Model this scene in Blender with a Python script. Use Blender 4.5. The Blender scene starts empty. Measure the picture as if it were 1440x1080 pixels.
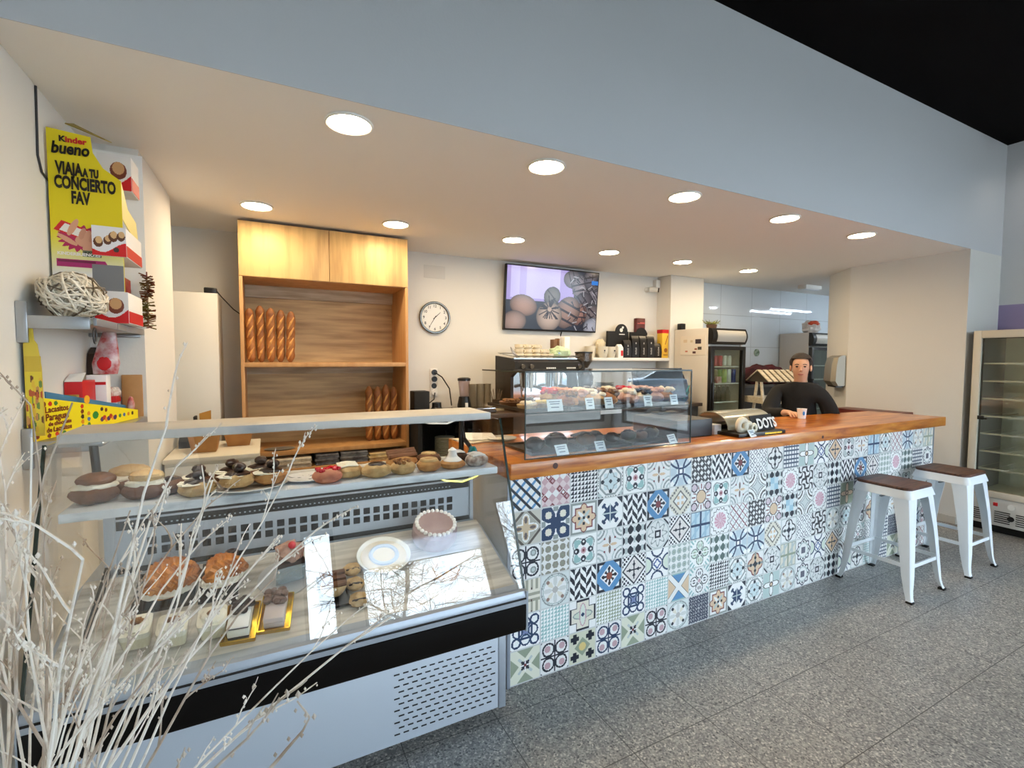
import bpy, bmesh, math, random
import numpy as np
from mathutils import Vector, Matrix, noise
random.seed(7)
PI = math.pi
sc = bpy.context.scene
COL = sc.collection

# ------------------------------------------------------------------ camera
F_PX, YAW, PITCH, ROLL = 675.44, 0.475515, 0.0512284, 0.0031729
cam_d = bpy.data.cameras.new('camera')
cam_d.sensor_width = 36.0
cam_d.lens = 36.0 * F_PX / 1440.0
cam_d.clip_start = 0.02
cam = bpy.data.objects.new('camera', cam_d)
COL.objects.link(cam)
_F = Vector((math.sin(YAW)*math.cos(PITCH), math.cos(YAW)*math.cos(PITCH), -math.sin(PITCH)))
_R = Vector((math.cos(YAW), -math.sin(YAW), 0)); _U = _R.cross(_F)
_R2 = _R*math.cos(ROLL) + _U*math.sin(ROLL); _U2 = -_R*math.sin(ROLL) + _U*math.cos(ROLL)
M4 = Matrix((_R2, _U2, -_F)).transposed().to_4x4(); M4.translation = (0, 0, 1.5)
cam.matrix_world = M4
sc.camera = cam

# ------------------------------------------------------------------ world, exposure
sc.view_settings.view_transform = 'Standard'
sc.view_settings.look = 'None'
sc.view_settings.gamma = 1.0
sc.view_settings.use_curve_mapping = False
sc.view_settings.exposure = 1.06
SKY_STRENGTH = 5.0
LAMP_STRENGTH = 62.0
wd = bpy.data.worlds.new('daylight'); sc.world = wd
wd.use_nodes = True
_bg = wd.node_tree.nodes['Background']
_bg.inputs[0].default_value = (0.72, 0.87, 1.0, 1)
_bg.inputs[1].default_value = SKY_STRENGTH

# ------------------------------------------------------------------ helpers
def lin(c):
    out = []
    for x in c[:3]:
        x = x/255.0
        out.append(x/12.92 if x <= 0.04045 else ((x+0.055)/1.055)**2.4)
    return (out[0], out[1], out[2], 1.0)

MATS = {}
def mat(name, col, rough=0.5, metal=0.0, var=None, scale=20.0, stretch=(1,1,1), bump=0.0, bscale=60.0, emit=None, estr=0.0, spec=0.5, detail=4.0, lo=0.35, hi=0.65, trans=0.0, coat=0.0, sss=0.0):
    if name in MATS: return MATS[name]
    m = bpy.data.materials.new(name); m.use_nodes = True
    nt = m.node_tree; b = nt.nodes['Principled BSDF']
    b.inputs['Base Color'].default_value = lin(col)
    b.inputs['Roughness'].default_value = rough
    b.inputs['Metallic'].default_value = metal
    b.inputs['Specular IOR Level'].default_value = spec
    if coat: b.inputs['Coat Weight'].default_value = coat; b.inputs['Coat Roughness'].default_value = 0.08
    if trans: b.inputs['Transmission Weight'].default_value = trans
    if sss:
        b.inputs['Subsurface Weight'].default_value = sss; b.inputs['Subsurface Radius'].default_value = (0.02, 0.01, 0.006)
    tc = None
    if var or bump:
        tc = nt.nodes.new('ShaderNodeTexCoord')
    if var:
        mp = nt.nodes.new('ShaderNodeMapping'); mp.inputs['Scale'].default_value = stretch
        nz = nt.nodes.new('ShaderNodeTexNoise'); nz.inputs['Scale'].default_value = scale; nz.inputs['Detail'].default_value = detail
        rp = nt.nodes.new('ShaderNodeValToRGB')
        rp.color_ramp.elements[0].position = lo; rp.color_ramp.elements[1].position = hi
        rp.color_ramp.elements[0].color = lin(col); rp.color_ramp.elements[1].color = lin(var)
        nt.links.new(tc.outputs['Object'], mp.inputs[0]); nt.links.new(mp.outputs[0], nz.inputs['Vector'])
        nt.links.new(nz.outputs['Fac'], rp.inputs[0]); nt.links.new(rp.outputs[0], b.inputs['Base Color'])
    if bump:
        n2 = nt.nodes.new('ShaderNodeTexNoise'); n2.inputs['Scale'].default_value = bscale; n2.inputs['Detail'].default_value = 5
        bp = nt.nodes.new('ShaderNodeBump'); bp.inputs['Strength'].default_value = bump; bp.inputs['Distance'].default_value = 0.01
        nt.links.new(tc.outputs['Object'], n2.inputs['Vector']); nt.links.new(n2.outputs['Fac'], bp.inputs['Height'])
        nt.links.new(bp.outputs[0], b.inputs['Normal'])
    if emit:
        b.inputs['Emission Color'].default_value = lin(emit); b.inputs['Emission Strength'].default_value = estr
    MATS[name] = m
    return m

def glass_mat(name, ior=1.5, tint=(1,1,1), rough=0.0):
    if name in MATS: return MATS[name]
    m = bpy.data.materials.new(name); m.use_nodes = True
    nt = m.node_tree; nt.nodes.clear()
    o = nt.nodes.new('ShaderNodeOutputMaterial'); mx = nt.nodes.new('ShaderNodeMixShader')
    t = nt.nodes.new('ShaderNodeBsdfTransparent'); t.inputs[0].default_value = (*tint, 1)
    g = nt.nodes.new('ShaderNodeBsdfGlossy'); g.inputs['Roughness'].default_value = rough
    # reflectance by angle, the same from both faces of the pane
    f0 = ((ior-1)/(ior+1))**2
    ge = nt.nodes.new('ShaderNodeNewGeometry'); dt = nt.nodes.new('ShaderNodeVectorMath'); dt.operation = 'DOT_PRODUCT'
    nt.links.new(ge.outputs['Normal'], dt.inputs[0]); nt.links.new(ge.outputs['Incoming'], dt.inputs[1])
    def mth(op, a, b):
        n = nt.nodes.new('ShaderNodeMath'); n.operation = op
        for i, q in enumerate((a, b)):
            if q is None: continue
            if isinstance(q, (int, float)): n.inputs[i].default_value = q
            else: nt.links.new(q, n.inputs[i])
        return n
    f = mth('ADD', mth('MULTIPLY', mth('POWER', mth('SUBTRACT', 1.0, mth('ABSOLUTE', dt.outputs['Value'], None).outputs[0]).outputs[0], 5.0).outputs[0], 1-f0).outputs[0], f0)
    nt.links.new(f.outputs[0], mx.inputs[0]); nt.links.new(t.outputs[0], mx.inputs[1]); nt.links.new(g.outputs[0], mx.inputs[2])
    nt.links.new(mx.outputs[0], o.inputs[0])
    MATS[name] = m
    return m

def painted(name, rough=0.4, emit=0.0, spec=0.5, coat=0.0):
    """material that shows the printed picture stored on the faces"""
    if name in MATS: return MATS[name]
    m = bpy.data.materials.new(name); m.use_nodes = True
    nt = m.node_tree; b = nt.nodes['Principled BSDF']
    a = nt.nodes.new('ShaderNodeAttribute'); a.attribute_name = 'print'
    b.inputs['Roughness'].default_value = rough; b.inputs['Specular IOR Level'].default_value = spec
    if coat: b.inputs['Coat Weight'].default_value = coat
    if emit:
        b.inputs['Base Color'].default_value = (0.01, 0.01, 0.012, 1)
        nt.links.new(a.outputs['Color'], b.inputs['Emission Color']); b.inputs['Emission Strength'].default_value = emit
    else:
        nt.links.new(a.outputs['Color'], b.inputs['Base Color'])
    MATS[name] = m
    return m

class MB:
    def __init__(s): s.v = []; s.f = []; s.mi = []; s.m = 0
    def add(s, vs, fs):
        o = len(s.v); s.v += [tuple(p) for p in vs]; s.f += [tuple(i+o for i in f) for f in fs]; s.mi += [s.m]*len(fs); return s
    def box(s, x0, x1, y0, y1, z0, z1, bv=0.0, seg=2):
        if bv <= 0:
            vs = [(x0,y0,z0),(x1,y0,z0),(x1,y1,z0),(x0,y1,z0),(x0,y0,z1),(x1,y0,z1),(x1,y1,z1),(x0,y1,z1)]
            return s.add(vs, [(0,3,2,1),(4,5,6,7),(0,1,5,4),(1,2,6,5),(2,3,7,6),(3,0,4,7)])
        bm = bmesh.new(); bmesh.ops.create_cube(bm, size=1)
        for v in bm.verts: v.co = ((x0+x1)/2+v.co.x*(x1-x0), (y0+y1)/2+v.co.y*(y1-y0), (z0+z1)/2+v.co.z*(z1-z0))
        bmesh.ops.bevel(bm, geom=list(bm.edges), offset=bv, segments=seg, affect='EDGES', profile=0.5)
        return s.bm(bm)
    def bm(s, bm):
        bm.verts.index_update()
        s.add([v.co[:] for v in bm.verts], [[v.index for v in f.verts] for f in bm.faces]); bm.free(); return s
    def prism(s, poly, axis, a0, a1):
        n = len(poly)
        def P(p, a):
            return (a, p[0], p[1]) if axis == 'x' else (p[0], a, p[1]) if axis == 'y' else (p[0], p[1], a)
        vs = [P(p, a0) for p in poly] + [P(p, a1) for p in poly]
        fs = [tuple(range(n)), tuple(range(2*n-1, n-1, -1))] + [(i, i+n, (i+1) % n+n, (i+1) % n) for i in range(n)]
        return s.add(vs, fs)
    def loft(s, secs, cap=True):
        n = len(secs[0]); vs = [p for q in secs for p in q]; fs = []
        for k in range(len(secs)-1):
            for i in range(n):
                j = (i+1) % n; fs.append((k*n+i, k*n+j, (k+1)*n+j, (k+1)*n+i))
        if cap: fs += [tuple(range(n-1, -1, -1)), tuple((len(secs)-1)*n+i for i in range(n))]
        return s.add(vs, fs)
    def tube(s, pts, r, n=8, cap=True):
        pts = [Vector(p) for p in pts]; secs = []
        rr = r if isinstance(r, (list, tuple)) else [r]*len(pts)
        up = Vector((0, 0, 1))
        t0 = (pts[1]-pts[0]).normalized()
        a = up.cross(t0)
        if a.length < 0.1: a = Vector((1, 0, 0)).cross(t0)
        a.normalize()
        for i, p in enumerate(pts):
            t = (pts[min(i+1, len(pts)-1)]-pts[max(i-1, 0)]).normalized()
            a = (a - t*a.dot(t))
            if a.length < 1e-5: a = t.orthogonal()
            a.normalize(); b = t.cross(a)
            secs.append([p + (a*math.cos(2*PI*k/n)+b*math.sin(2*PI*k/n))*rr[i] for k in range(n)])
        return s.loft(secs, cap)
    def lathe(s, prof, c=(0,0,0), n=24, sx=1.0, sy=1.0):
        secs = [[(c[0]+r*math.cos(2*PI*k/n)*sx, c[1]+r*math.sin(2*PI*k/n)*sy, c[2]+z) for k in range(n)] for r, z in prof]
        return s.loft(secs)
    def cyl(s, c, r, z0, z1, n=24): return s.lathe([(r, z0), (r, z1)], c, n)
    def disc_y(s, c, r, y0, y1, n=32):
        return s.loft([[(c[0]+r*math.cos(2*PI*k/n), y, c[2]+r*math.sin(2*PI*k/n)) for k in range(n)] for y in (y0, y1)])
    def blob(s, c, rad, seed=0, amp=0.12, fr=2.2, nu=18, nv=10, flat=-1.0):
        secs = []
        for j in range(nv+1):
            th = PI*(j+0.0)/nv
            th = min(max(th, 0.04), PI-0.04)
            ring = []
            for k in range(nu):
                ph = 2*PI*k/nu
                d = Vector((math.sin(th)*math.cos(ph), math.sin(th)*math.sin(ph), -math.cos(th)))
                q = 1+amp*noise.noise(d*fr+Vector((seed*3.17, seed*1.3, seed*0.7)))
                z = max(d.z*q, flat)
                ring.append((c[0]+d.x*q*rad[0], c[1]+d.y*q*rad[1], c[2]+z*rad[2]))
            secs.append(ring)
        return s.loft(secs)
    def torus(s, c, R, r, n=28, m=10, axis='z', sx=1.0, sy=1.0, sz=1.0, a0=0.0, a1=2*PI):
        full = abs(a1-a0-2*PI) < 1e-6; vs = []; fs = []; N = n if full else n+1
        for i in range(N):
            a = a0+(a1-a0)*i/n
            for j in range(m):
                b = 2*PI*j/m; x = (R+r*math.cos(b))*math.cos(a)*sx; y = (R+r*math.cos(b))*math.sin(a)*sy; z = r*math.sin(b)*sz
                vs.append((c[0]+x, c[1]+y, c[2]+z) if axis == 'z' else (c[0]+x, c[1]+z, c[2]+y) if axis == 'y' else (c[0]+z, c[1]+x, c[2]+y))
        for i in range(n):
            for j in range(m):
                k = (i+1) % N; l = (j+1) % m; fs.append((i*m+j, k*m+j, k*m+l, i*m+l))
        return s.add(vs, fs)
    def slab(s, p, th):
        """quad p (4 corners) given thickness th along its normal"""
        p = [Vector(q) for q in p]; nn = (p[1]-p[0]).cross(p[3]-p[0]).normalized()*th
        return s.add([*p, *[q+nn for q in p]], [(3,2,1,0),(4,5,6,7),(0,1,5,4),(1,2,6,5),(2,3,7,6),(3,0,4,7)])
    def text(s, t, size, o, ux=(1,0,0), uy=(0,0,1), depth=0.0012, align='LEFT', sx=1.0, bold=0.0):
        cu = bpy.data.curves.new('lettering', 'FONT'); cu.body = t; cu.size = size; cu.align_x = align; cu.resolution_u = 3; cu.offset = bold
        ob = bpy.data.objects.new('lettering', cu); COL.objects.link(ob)
        dg = bpy.context.evaluated_depsgraph_get(); me = bpy.data.meshes.new_from_object(ob.evaluated_get(dg))
        ux, uy, o = Vector(ux).normalized(), Vector(uy).normalized(), Vector(o); nn = ux.cross(uy)
        V = [o+ux*(v.co.x*sx)+uy*v.co.y+nn*depth for v in me.vertices]
        s.add(V, [list(p.vertices) for p in me.polygons])
        bpy.data.objects.remove(ob); bpy.data.curves.remove(cu); bpy.data.meshes.remove(me)
        return s
    def move(s, d):
        s.v = [(p[0]+d[0], p[1]+d[1], p[2]+d[2]) for p in s.v]; return s
    def xf(s, M):
        s.v = [tuple(M @ Vector(p)) for p in s.v]; return s

def build(name, mb, m, smooth=True, ang=28):
    me = bpy.data.meshes.new(name); me.from_pydata(mb.v, [], mb.f)
    ms = m if isinstance(m, (list, tuple)) else [m]
    for x in ms: me.materials.append(x)
    if len(ms) > 1: me.polygons.foreach_set('material_index', mb.mi)
    if smooth:
        me.shade_smooth()
        try: me.set_sharp_from_angle(angle=math.radians(ang))
        except Exception: pass
    me.validate(); me.update()
    o = bpy.data.objects.new(name, me); COL.objects.link(o)
    return o

def tag(o, label, cat, group=None, kind=None):
    if label: o['label'] = label
    if cat: o['category'] = cat
    if group: o['group'] = group
    if kind: o['kind'] = kind
    return o

def thing(name, label, cat, loc=(0,0,0), rot=(0,0,0), group=None):
    o = bpy.data.objects.new(name, None); o.empty_display_size = 0.05; COL.objects.link(o)
    o.location = loc; o.rotation_euler = rot
    return tag(o, label, cat, group)

def part(name, mb, m, parent, label=None, local=False, smooth=True, ang=28):
    """a part of `parent`; geometry in world coordinates unless local"""
    if not local:
        w = Vector((0, 0, 0)); p = parent
        while p: w += p.location; p = p.parent
        mb.move(-w)
    o = build(name, mb, m, smooth, ang); o.parent = parent
    if label: o['label'] = label
    return o

def single(name, mb, m, label, cat, loc, group=None, smooth=True, ang=28, kind=None):
    mb.move((-loc[0], -loc[1], -loc[2]))
    o = build(name, mb, m, smooth, ang); o.location = loc
    return tag(o, label, cat, group, kind)

def struct(name, mb, m, smooth=False):
    o = build(name, mb, m, smooth); o['kind'] = 'structure'
    return o

def dup(root, loc, rotz=None, label=None, group=None, rot=None):
    r = root.copy(); COL.objects.link(r); r.location = loc
    if rotz is not None: r.rotation_euler = (root.rotation_euler[0], root.rotation_euler[1], rotz)
    if rot is not None: r.rotation_euler = rot
    if label: r['label'] = label
    if group: r['group'] = group
    for ch in list(root.children):
        c = ch.copy(); COL.objects.link(c); c.parent = r
        for g in list(ch.children):
            d = g.copy(); COL.objects.link(d); d.parent = c
    return r

def picture(name, fn, nx, ny, o, ux, uy, m, parent=None, label=None):
    """flat printed surface: nx x ny coloured cells, fn(U,V)->sRGB array, U,V in 0..1"""
    U, V = np.meshgrid((np.arange(nx)+0.5)/nx, (np.arange(ny)+0.5)/ny)
    C = np.clip(np.asarray(fn(U, V), dtype=float), 0, 255)/255.0
    C = np.where(C <= 0.04045, C/12.92, ((C+0.055)/1.055)**2.4).reshape(-1, 3)
    gx, gy = np.meshgrid(np.arange(nx+1)/nx, np.arange(ny+1)/ny)
    O = np.array(o, float)
    if parent is not None:
        p = parent
        while p: O = O-np.array(p.location); p = p.parent
    P = O+gx.reshape(-1, 1)*np.array(ux, float)+gy.reshape(-1, 1)*np.array(uy, float)
    i = (np.arange(ny)[:, None]*(nx+1)+np.arange(nx)[None, :]).ravel()
    Fq = np.stack([i, i+1, i+nx+2, i+nx+1], 1)
    me = bpy.data.meshes.new(name)
    me.vertices.add(len(P)); me.vertices.foreach_set('co', P.astype(np.float32).ravel())
    me.loops.add(Fq.size); me.loops.foreach_set('vertex_index', Fq.astype(np.int32).ravel())
    me.polygons.add(len(Fq)); me.polygons.foreach_set('loop_start', (np.arange(len(Fq))*4).astype(np.int32))
    me.update(calc_edges=True)
    at = me.attributes.new('print', 'FLOAT_COLOR', 'FACE')
    at.data.foreach_set('color', np.concatenate([C, np.ones((len(C), 1))], 1).astype(np.float32).ravel())
    me.materials.append(m)
    ob = bpy.data.objects.new(name, me); COL.objects.link(ob)
    if parent is not None: ob.parent = parent
    if label: ob['label'] = label
    return ob

# ------------------------------------------------------------------ materials
WHITE_WALL = mat('wall_paint', (226, 224, 218), 0.85, bump=0.06, bscale=90)
FASCIA = mat('fascia_paint', (211, 212, 214), 0.85, bump=0.05, bscale=90)
BLACK_PAINT = mat('black_paint', (9, 9, 10), 0.95, spec=0.1)
PURPLE = mat('purple_paint', (160, 146, 184), 0.8)
STEEL = mat('brushed_steel', (176, 180, 184), 0.32, 0.85)
CHROME = mat('chrome', (200, 200, 198), 0.12, 1.0)
ALU = mat('grey_aluminium', (150, 158, 170), 0.4, 0.5)
BLACK = mat('black_plastic', (14, 14, 15), 0.35)
BLACKM = mat('matt_black', (16, 16, 17), 0.7)
DARKGREY = mat('dark_grey_plastic', (52, 54, 58), 0.45)
WHITE = mat('white_plastic', (232, 232, 228), 0.45)
WHITE_LAM = mat('white_laminate', (232, 226, 212), 0.4)
RUBBER = mat('black_rubber', (18, 18, 18), 0.8)
PAPER = mat('white_paper', (238, 238, 236), 0.8)
PORC = mat('porcelain', (236, 234, 226), 0.2)
RED = mat('red_card', (200, 22, 30), 0.5)
YELLOW = mat('yellow_card', (238, 214, 24), 0.5)
KRAFT = mat('kraft_paper', (176, 128, 72), 0.8, var=(160, 112, 60), scale=14)
GLASS = glass_mat('clear_glass', 1.45)
SHOWGLASS = glass_mat('display_glass', 1.8, (0.985, 0.995, 0.99))
FRIDGEGLASS = glass_mat('fridge_glass', 1.6, (0.86, 0.9, 0.86))
GREENEDGE = mat('glass_edge_green', (34, 48, 42), 0.25)
OAK_DOOR = mat('oak_door', (222, 186, 126), 0.5, var=(176, 138, 90), scale=3.0, stretch=(5, 5, 0.5), detail=8, lo=0.42, hi=0.75)
OAK_SIDE = mat('oak_edge', (200, 154, 102), 0.5, var=(184, 136, 84), scale=4, stretch=(4, 4, 0.5), detail=6)
OAK_BACK = mat('oak_back', (202, 170, 122), 0.55, var=(154, 124, 84), scale=3.2, stretch=(0.7, 4, 8), detail=9, lo=0.4, hi=0.72)
DECK_WOOD = mat('grey_wood_print', (214, 206, 192), 0.4, var=(150, 140, 126), scale=3.5, stretch=(0.8, 9, 9), detail=9, lo=0.38, hi=0.7)
MARBLE = mat('marble_print', (226, 230, 234), 0.25, var=(150, 158, 166), scale=5, stretch=(1.2, 4, 4), detail=8, lo=0.52, hi=0.74)
DAYWHITE = mat('window_frame', (70, 72, 74), 0.5)

def wood_mat():
    m = bpy.data.materials.new('varnished_wood'); m.use_nodes = True; nt = m.node_tree; b = nt.nodes['Principled BSDF']
    tc = nt.nodes.new('ShaderNodeTexCoord'); mp = nt.nodes.new('ShaderNodeMapping'); mp.inputs['Scale'].default_value = (1.1, 9.0, 9.0)
    n1 = nt.nodes.new('ShaderNodeTexNoise'); n1.inputs['Scale'].default_value = 2.6; n1.inputs['Detail'].default_value = 8; n1.inputs['Distortion'].default_value = 0.9
    r1 = nt.nodes.new('ShaderNodeValToRGB'); e = r1.color_ramp.elements
    e[0].position = 0.3; e[0].color = lin((166, 78, 22)); e[1].position = 0.72; e[1].color = lin((250, 172, 76))
    x = r1.color_ramp.elements.new(0.5); x.color = lin((222, 130, 44))
    # staves: every 9 cm across, a lengthwise board with its own tone
    sx = nt.nodes.new('ShaderNodeSeparateXYZ'); nt.links.new(tc.outputs['Object'], sx.inputs[0])
    dv = nt.nodes.new('ShaderNodeMath'); dv.operation = 'MULTIPLY'; dv.inputs[1].default_value = 9.5; nt.links.new(sx.outputs[1], dv.inputs[0])
    fl = nt.nodes.new('ShaderNodeMath'); fl.operation = 'FLOOR'; nt.links.new(dv.outputs[0], fl.inputs[0])
    wn = nt.nodes.new('ShaderNodeTexWhiteNoise'); wn.noise_dimensions = '1D'; nt.links.new(fl.outputs[0], wn.inputs['W'])
    hs = nt.nodes.new('ShaderNodeHueSaturation')
    mr = nt.nodes.new('ShaderNodeMapRange'); mr.inputs['To Min'].default_value = 0.82; mr.inputs['To Max'].default_value = 1.12
    nt.links.new(wn.outputs['Value'], mr.inputs['Value']); nt.links.new(mr.outputs[0], hs.inputs['Value'])
    nt.links.new(tc.outputs['Object'], mp.inputs[0]); nt.links.new(mp.outputs[0], n1.inputs['Vector']); nt.links.new(n1.outputs['Fac'], r1.inputs[0])
    nt.links.new(r1.outputs[0], hs.inputs['Color']); nt.links.new(hs.outputs[0], b.inputs['Base Color'])
    b.inputs['Roughness'].default_value = 0.3; b.inputs['Coat Weight'].default_value = 0.5; b.inputs['Coat Roughness'].default_value = 0.1
    return m
WOOD = wood_mat()
SEATWOOD = mat('dark_seat_wood', (104, 66, 48), 0.45, var=(60, 36, 28), scale=4, stretch=(2, 14, 2), detail=7)
REDWOOD = mat('red_wood_board', (112, 32, 20), 0.35, var=(84, 22, 14), scale=4, stretch=(8, 1, 8))

def floor_mat():
    m = bpy.data.materials.new('terrazzo_tiles'); m.use_nodes = True; nt = m.node_tree; b = nt.nodes['Principled BSDF']; L = nt.links.new
    tc = nt.nodes.new('ShaderNodeTexCoord'); sep = nt.nodes.new('ShaderNodeSeparateXYZ'); L(tc.outputs['Object'], sep.inputs[0])
    def M(op, a, c=None):
        n = nt.nodes.new('ShaderNodeMath'); n.operation = op
        for i, q in enumerate((a, c)):
            if q is None: continue
            if isinstance(q, (int, float)): n.inputs[i].default_value = q
            else: L(q, n.inputs[i])
        return n.outputs[0]
    def joint(s, off, pit):
        q = M('FRACT', M('DIVIDE', M('ADD', s, -off+pit*40+pit/2), pit)); return M('LESS_THAN', M('ABSOLUTE', M('SUBTRACT', q, 0.5)), 0.0042)
    j = M('MAXIMUM', joint(sep.outputs[0], 0.834, 0.391), joint(sep.outputs[1], 1.348, 0.396))
    v = nt.nodes.new('ShaderNodeTexVoronoi'); v.inputs['Scale'].default_value = 150; L(tc.outputs['Object'], v.inputs['Vector'])
    r = nt.nodes.new('ShaderNodeValToRGB'); r.color_ramp.interpolation = 'CONSTANT'
    e = r.color_ramp.elements; e[0].position = 0; e[0].color = lin((122, 122, 122)); e[1].position = 0.25; e[1].color = lin((154, 152, 148))
    for p, c in ((0.5, (170, 168, 163)), (0.72, (136, 135, 133)), (0.88, (204, 200, 192)), (0.95, (88, 88, 90))):
        x = e.new(p); x.color = lin(c)
    sp = nt.nodes.new('ShaderNodeSeparateColor'); L(v.outputs['Color'], sp.inputs[0]); L(sp.outputs[0], r.inputs[0])
    n = nt.nodes.new('ShaderNodeTexNoise'); n.inputs['Scale'].default_value = 1.6; n.inputs['Detail'].default_value = 6; L(tc.outputs['Object'], n.inputs['Vector'])
    mr = nt.nodes.new('ShaderNodeMapRange'); mr.inputs['To Min'].default_value = 0.72; mr.inputs['To Max'].default_value = 1.18; L(n.outputs['Fac'], mr.inputs['Value'])
    hs = nt.nodes.new('ShaderNodeHueSaturation'); L(r.outputs[0], hs.inputs['Color']); L(mr.outputs[0], hs.inputs['Value'])
    mx = nt.nodes.new('ShaderNodeMix'); mx.data_type = 'RGBA'; L(j, mx.inputs['Factor']); L(hs.outputs[0], mx.inputs[6]); mx.inputs[7].default_value = lin((70, 70, 70))
    L(mx.outputs[2], b.inputs['Base Color'])
    rr = nt.nodes.new('ShaderNodeMapRange'); rr.inputs['To Min'].default_value = 0.22; rr.inputs['To Max'].default_value = 0.46; L(n.outputs['Fac'], rr.inputs['Value']); L(rr.outputs[0], b.inputs['Roughness'])
    return m

def ktile_mat():
    m = bpy.data.materials.new('glossy_wall_tiles'); m.use_nodes = True; nt = m.node_tree; b = nt.nodes['Principled BSDF']
    tc = nt.nodes.new('ShaderNodeTexCoord'); mp = nt.nodes.new('ShaderNodeMapping'); mp.inputs['Rotation'].default_value = (PI/2, 0, 0); mp.inputs['Location'].default_value = (0.2, 0, 0.1)
    br = nt.nodes.new('ShaderNodeTexBrick'); br.offset = 0; br.inputs['Color1'].default_value = lin((222, 230, 236)); br.inputs['Color2'].default_value = lin((216, 226, 234)); br.inputs['Mortar'].default_value = lin((186, 194, 200))
    br.inputs['Scale'].default_value = 1; br.inputs['Brick Width'].default_value = 0.62; br.inputs['Row Height'].default_value = 0.42; br.inputs['Mortar Size'].default_value = 0.004
    nt.links.new(tc.outputs['Object'], mp.inputs[0]); nt.links.new(mp.outputs[0], br.inputs['Vector']); nt.links.new(br.outputs['Color'], b.inputs['Base Color'])
    b.inputs['Roughness'].default_value = 0.05
    return m

# ------------------------------------------------------------------ setting
CZ = 2.496; MZ = 3.526; FY = 1.985
struct('floor', MB().box(-1.4, 10.2, -4.1, 4.7, -0.12, 0), floor_mat())
struct('ceiling', MB().box(-1.4, 10.2, FY+0.004, 4.6, CZ, CZ+0.1), mat('soffit_paint', (247, 244, 239), 0.85, bump=0.05, bscale=90))
struct('ceiling_main', MB().box(-0.9, 6.4, -4.1, FY, MZ, MZ+0.1), BLACK_PAINT)
struct('wall_fascia', MB().box(-0.9, 6.4, FY, FY+0.004, CZ, MZ+0.1).box(-0.9, 6.4, FY+0.004, FY+0.14, CZ+0.1, MZ+0.1), FASCIA)
struct('wall_pillar', MB().prism([(5.612, FY), (6.4, FY), (6.4, 3.378), (5.956, 3.378), (5.609, 2.966)], 'z', 0, CZ), WHITE_WALL)
struct('wall_left', MB().box(-0.9, -0.725, -4.1, FY, 0, MZ).box(-0.9, -0.725, FY, 2.915, 0, CZ), WHITE_WALL)
struct('wall_left_step', MB().prism([(-1.4, 2.915), (-0.518, 2.915), (-0.500, 3.66), (-1.4, 3.66)], 'z', 0, CZ), WHITE_WALL)
struct('wall_left_recess', MB().box(-1.4, -1.25, 3.66, 4.44, 0, CZ), WHITE_WALL)
struct('wall_back', MB().box(-1.4, 4.81, 4.43, 4.6, 0, CZ), WHITE_WALL)
struct('wall_column', MB().box(4.262, 4.81, 4.207, 4.43, 0, CZ, 0.004), WHITE_WALL)
struct('wall_kitchen', MB().box(4.81, 10.2, 4.425, 4.6, 0, CZ), ktile_mat())
struct('wall_kitchen_end', MB().box(10.05, 10.2, 2.0, 4.43, 0, CZ).box(5.956, 10.2, 2.0, 2.12, 0, CZ), WHITE_WALL)
struct('wall_right', MB().box(6.263, 6.42, -0.3, FY, 2.03, MZ).box(6.263, 6.42, -3.7, -0.3, 2.95, MZ).box(6.263, 6.42, -4.1, -3.7, 0, MZ).box(6.263, 6.42, -3.7, -0.3, 0, 0.25), FASCIA)
struct('wall_right_dado', MB().box(6.261, 6.42, -0.3, FY, 0, 2.03), PURPLE)
fr = MB()
for q in (-3.7, -2.05, -0.35): fr.box(6.30, 6.36, q, q+0.05, 0.25, 2.95)
for q in (0.25, 2.90): fr.box(6.30, 6.36, -3.65, -0.35, q, q+0.05)
w = struct('window_4', fr, DAYWHITE)
part('window_pane', MB().box(6.326, 6.334, -3.65, -0.35, 0.30, 2.90), glass_mat('window_glass', 1.2), w)
struct('baseboard_pillar', MB().box(5.598, 5.612, 1.99, 2.96, 0, 0.07, 0.003), mat('skirting_paint', (196, 192, 184), 0.5))
# street front: piers, low wall and three glazed bays
fw = MB().box(-0.9, 6.4, -4.1, -4.0, 2.95, MZ).box(-0.9, 6.4, -4.1, -4.0, 0, 0.25)
bays = [(0.40, 0.84), (1.15, 3.1), (3.46, 6.1)]
tops = (2.85, 2.56, 2.95)
xs = [-0.9]+[q for b_ in bays for q in b_]+[6.4]
for i in range(0, len(xs), 2): fw.box(xs[i], xs[i+1], -4.1, -4.0, 0.25, 2.95)
for (a, b_), z_ in zip(bays, tops):
    if z_ < 2.95: fw.box(a, b_, -4.1, -4.0, z_, 2.95)
struct('wall_street', fw, WHITE_WALL)
for i, (a, b_) in enumerate(bays):
    fr = MB(); zt_ = tops[i]
    for q in (a, b_-0.05): fr.box(q, q+0.05, -4.08, -4.02, 0.25, zt_)
    for q in (0.25, zt_-0.05): fr.box(a+0.05, b_-0.05, -4.08, -4.02, q, q+0.05)
    w = struct('window_%d' % (i+1), fr, DAYWHITE)
    part('window_pane', MB().box(a+0.05, b_-0.05, -4.054, -4.046, 0.30, zt_-0.05), glass_mat('window_glass', 1.2), w)
t = thing('roller_blind', 'white fabric blind rolled part way down the middle street window', 'blind', (2.125, -3.98, 2.16))
bm2 = bpy.data.materials.new('blind_fabric'); bm2.use_nodes = True; _n = bm2.node_tree; _n.nodes.clear()
_o = _n.nodes.new('ShaderNodeOutputMaterial'); _t = _n.nodes.new('ShaderNodeBsdfTranslucent'); _t.inputs[0].default_value = (0.9, 0.92, 0.95, 1)
_p = _n.nodes.new('ShaderNodeBsdfTransparent'); _p.inputs[0].default_value = (0.85, 0.9, 1.0, 1); _x = _n.nodes.new('ShaderNodeMixShader'); _x.inputs[0].default_value = 0.45
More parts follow.
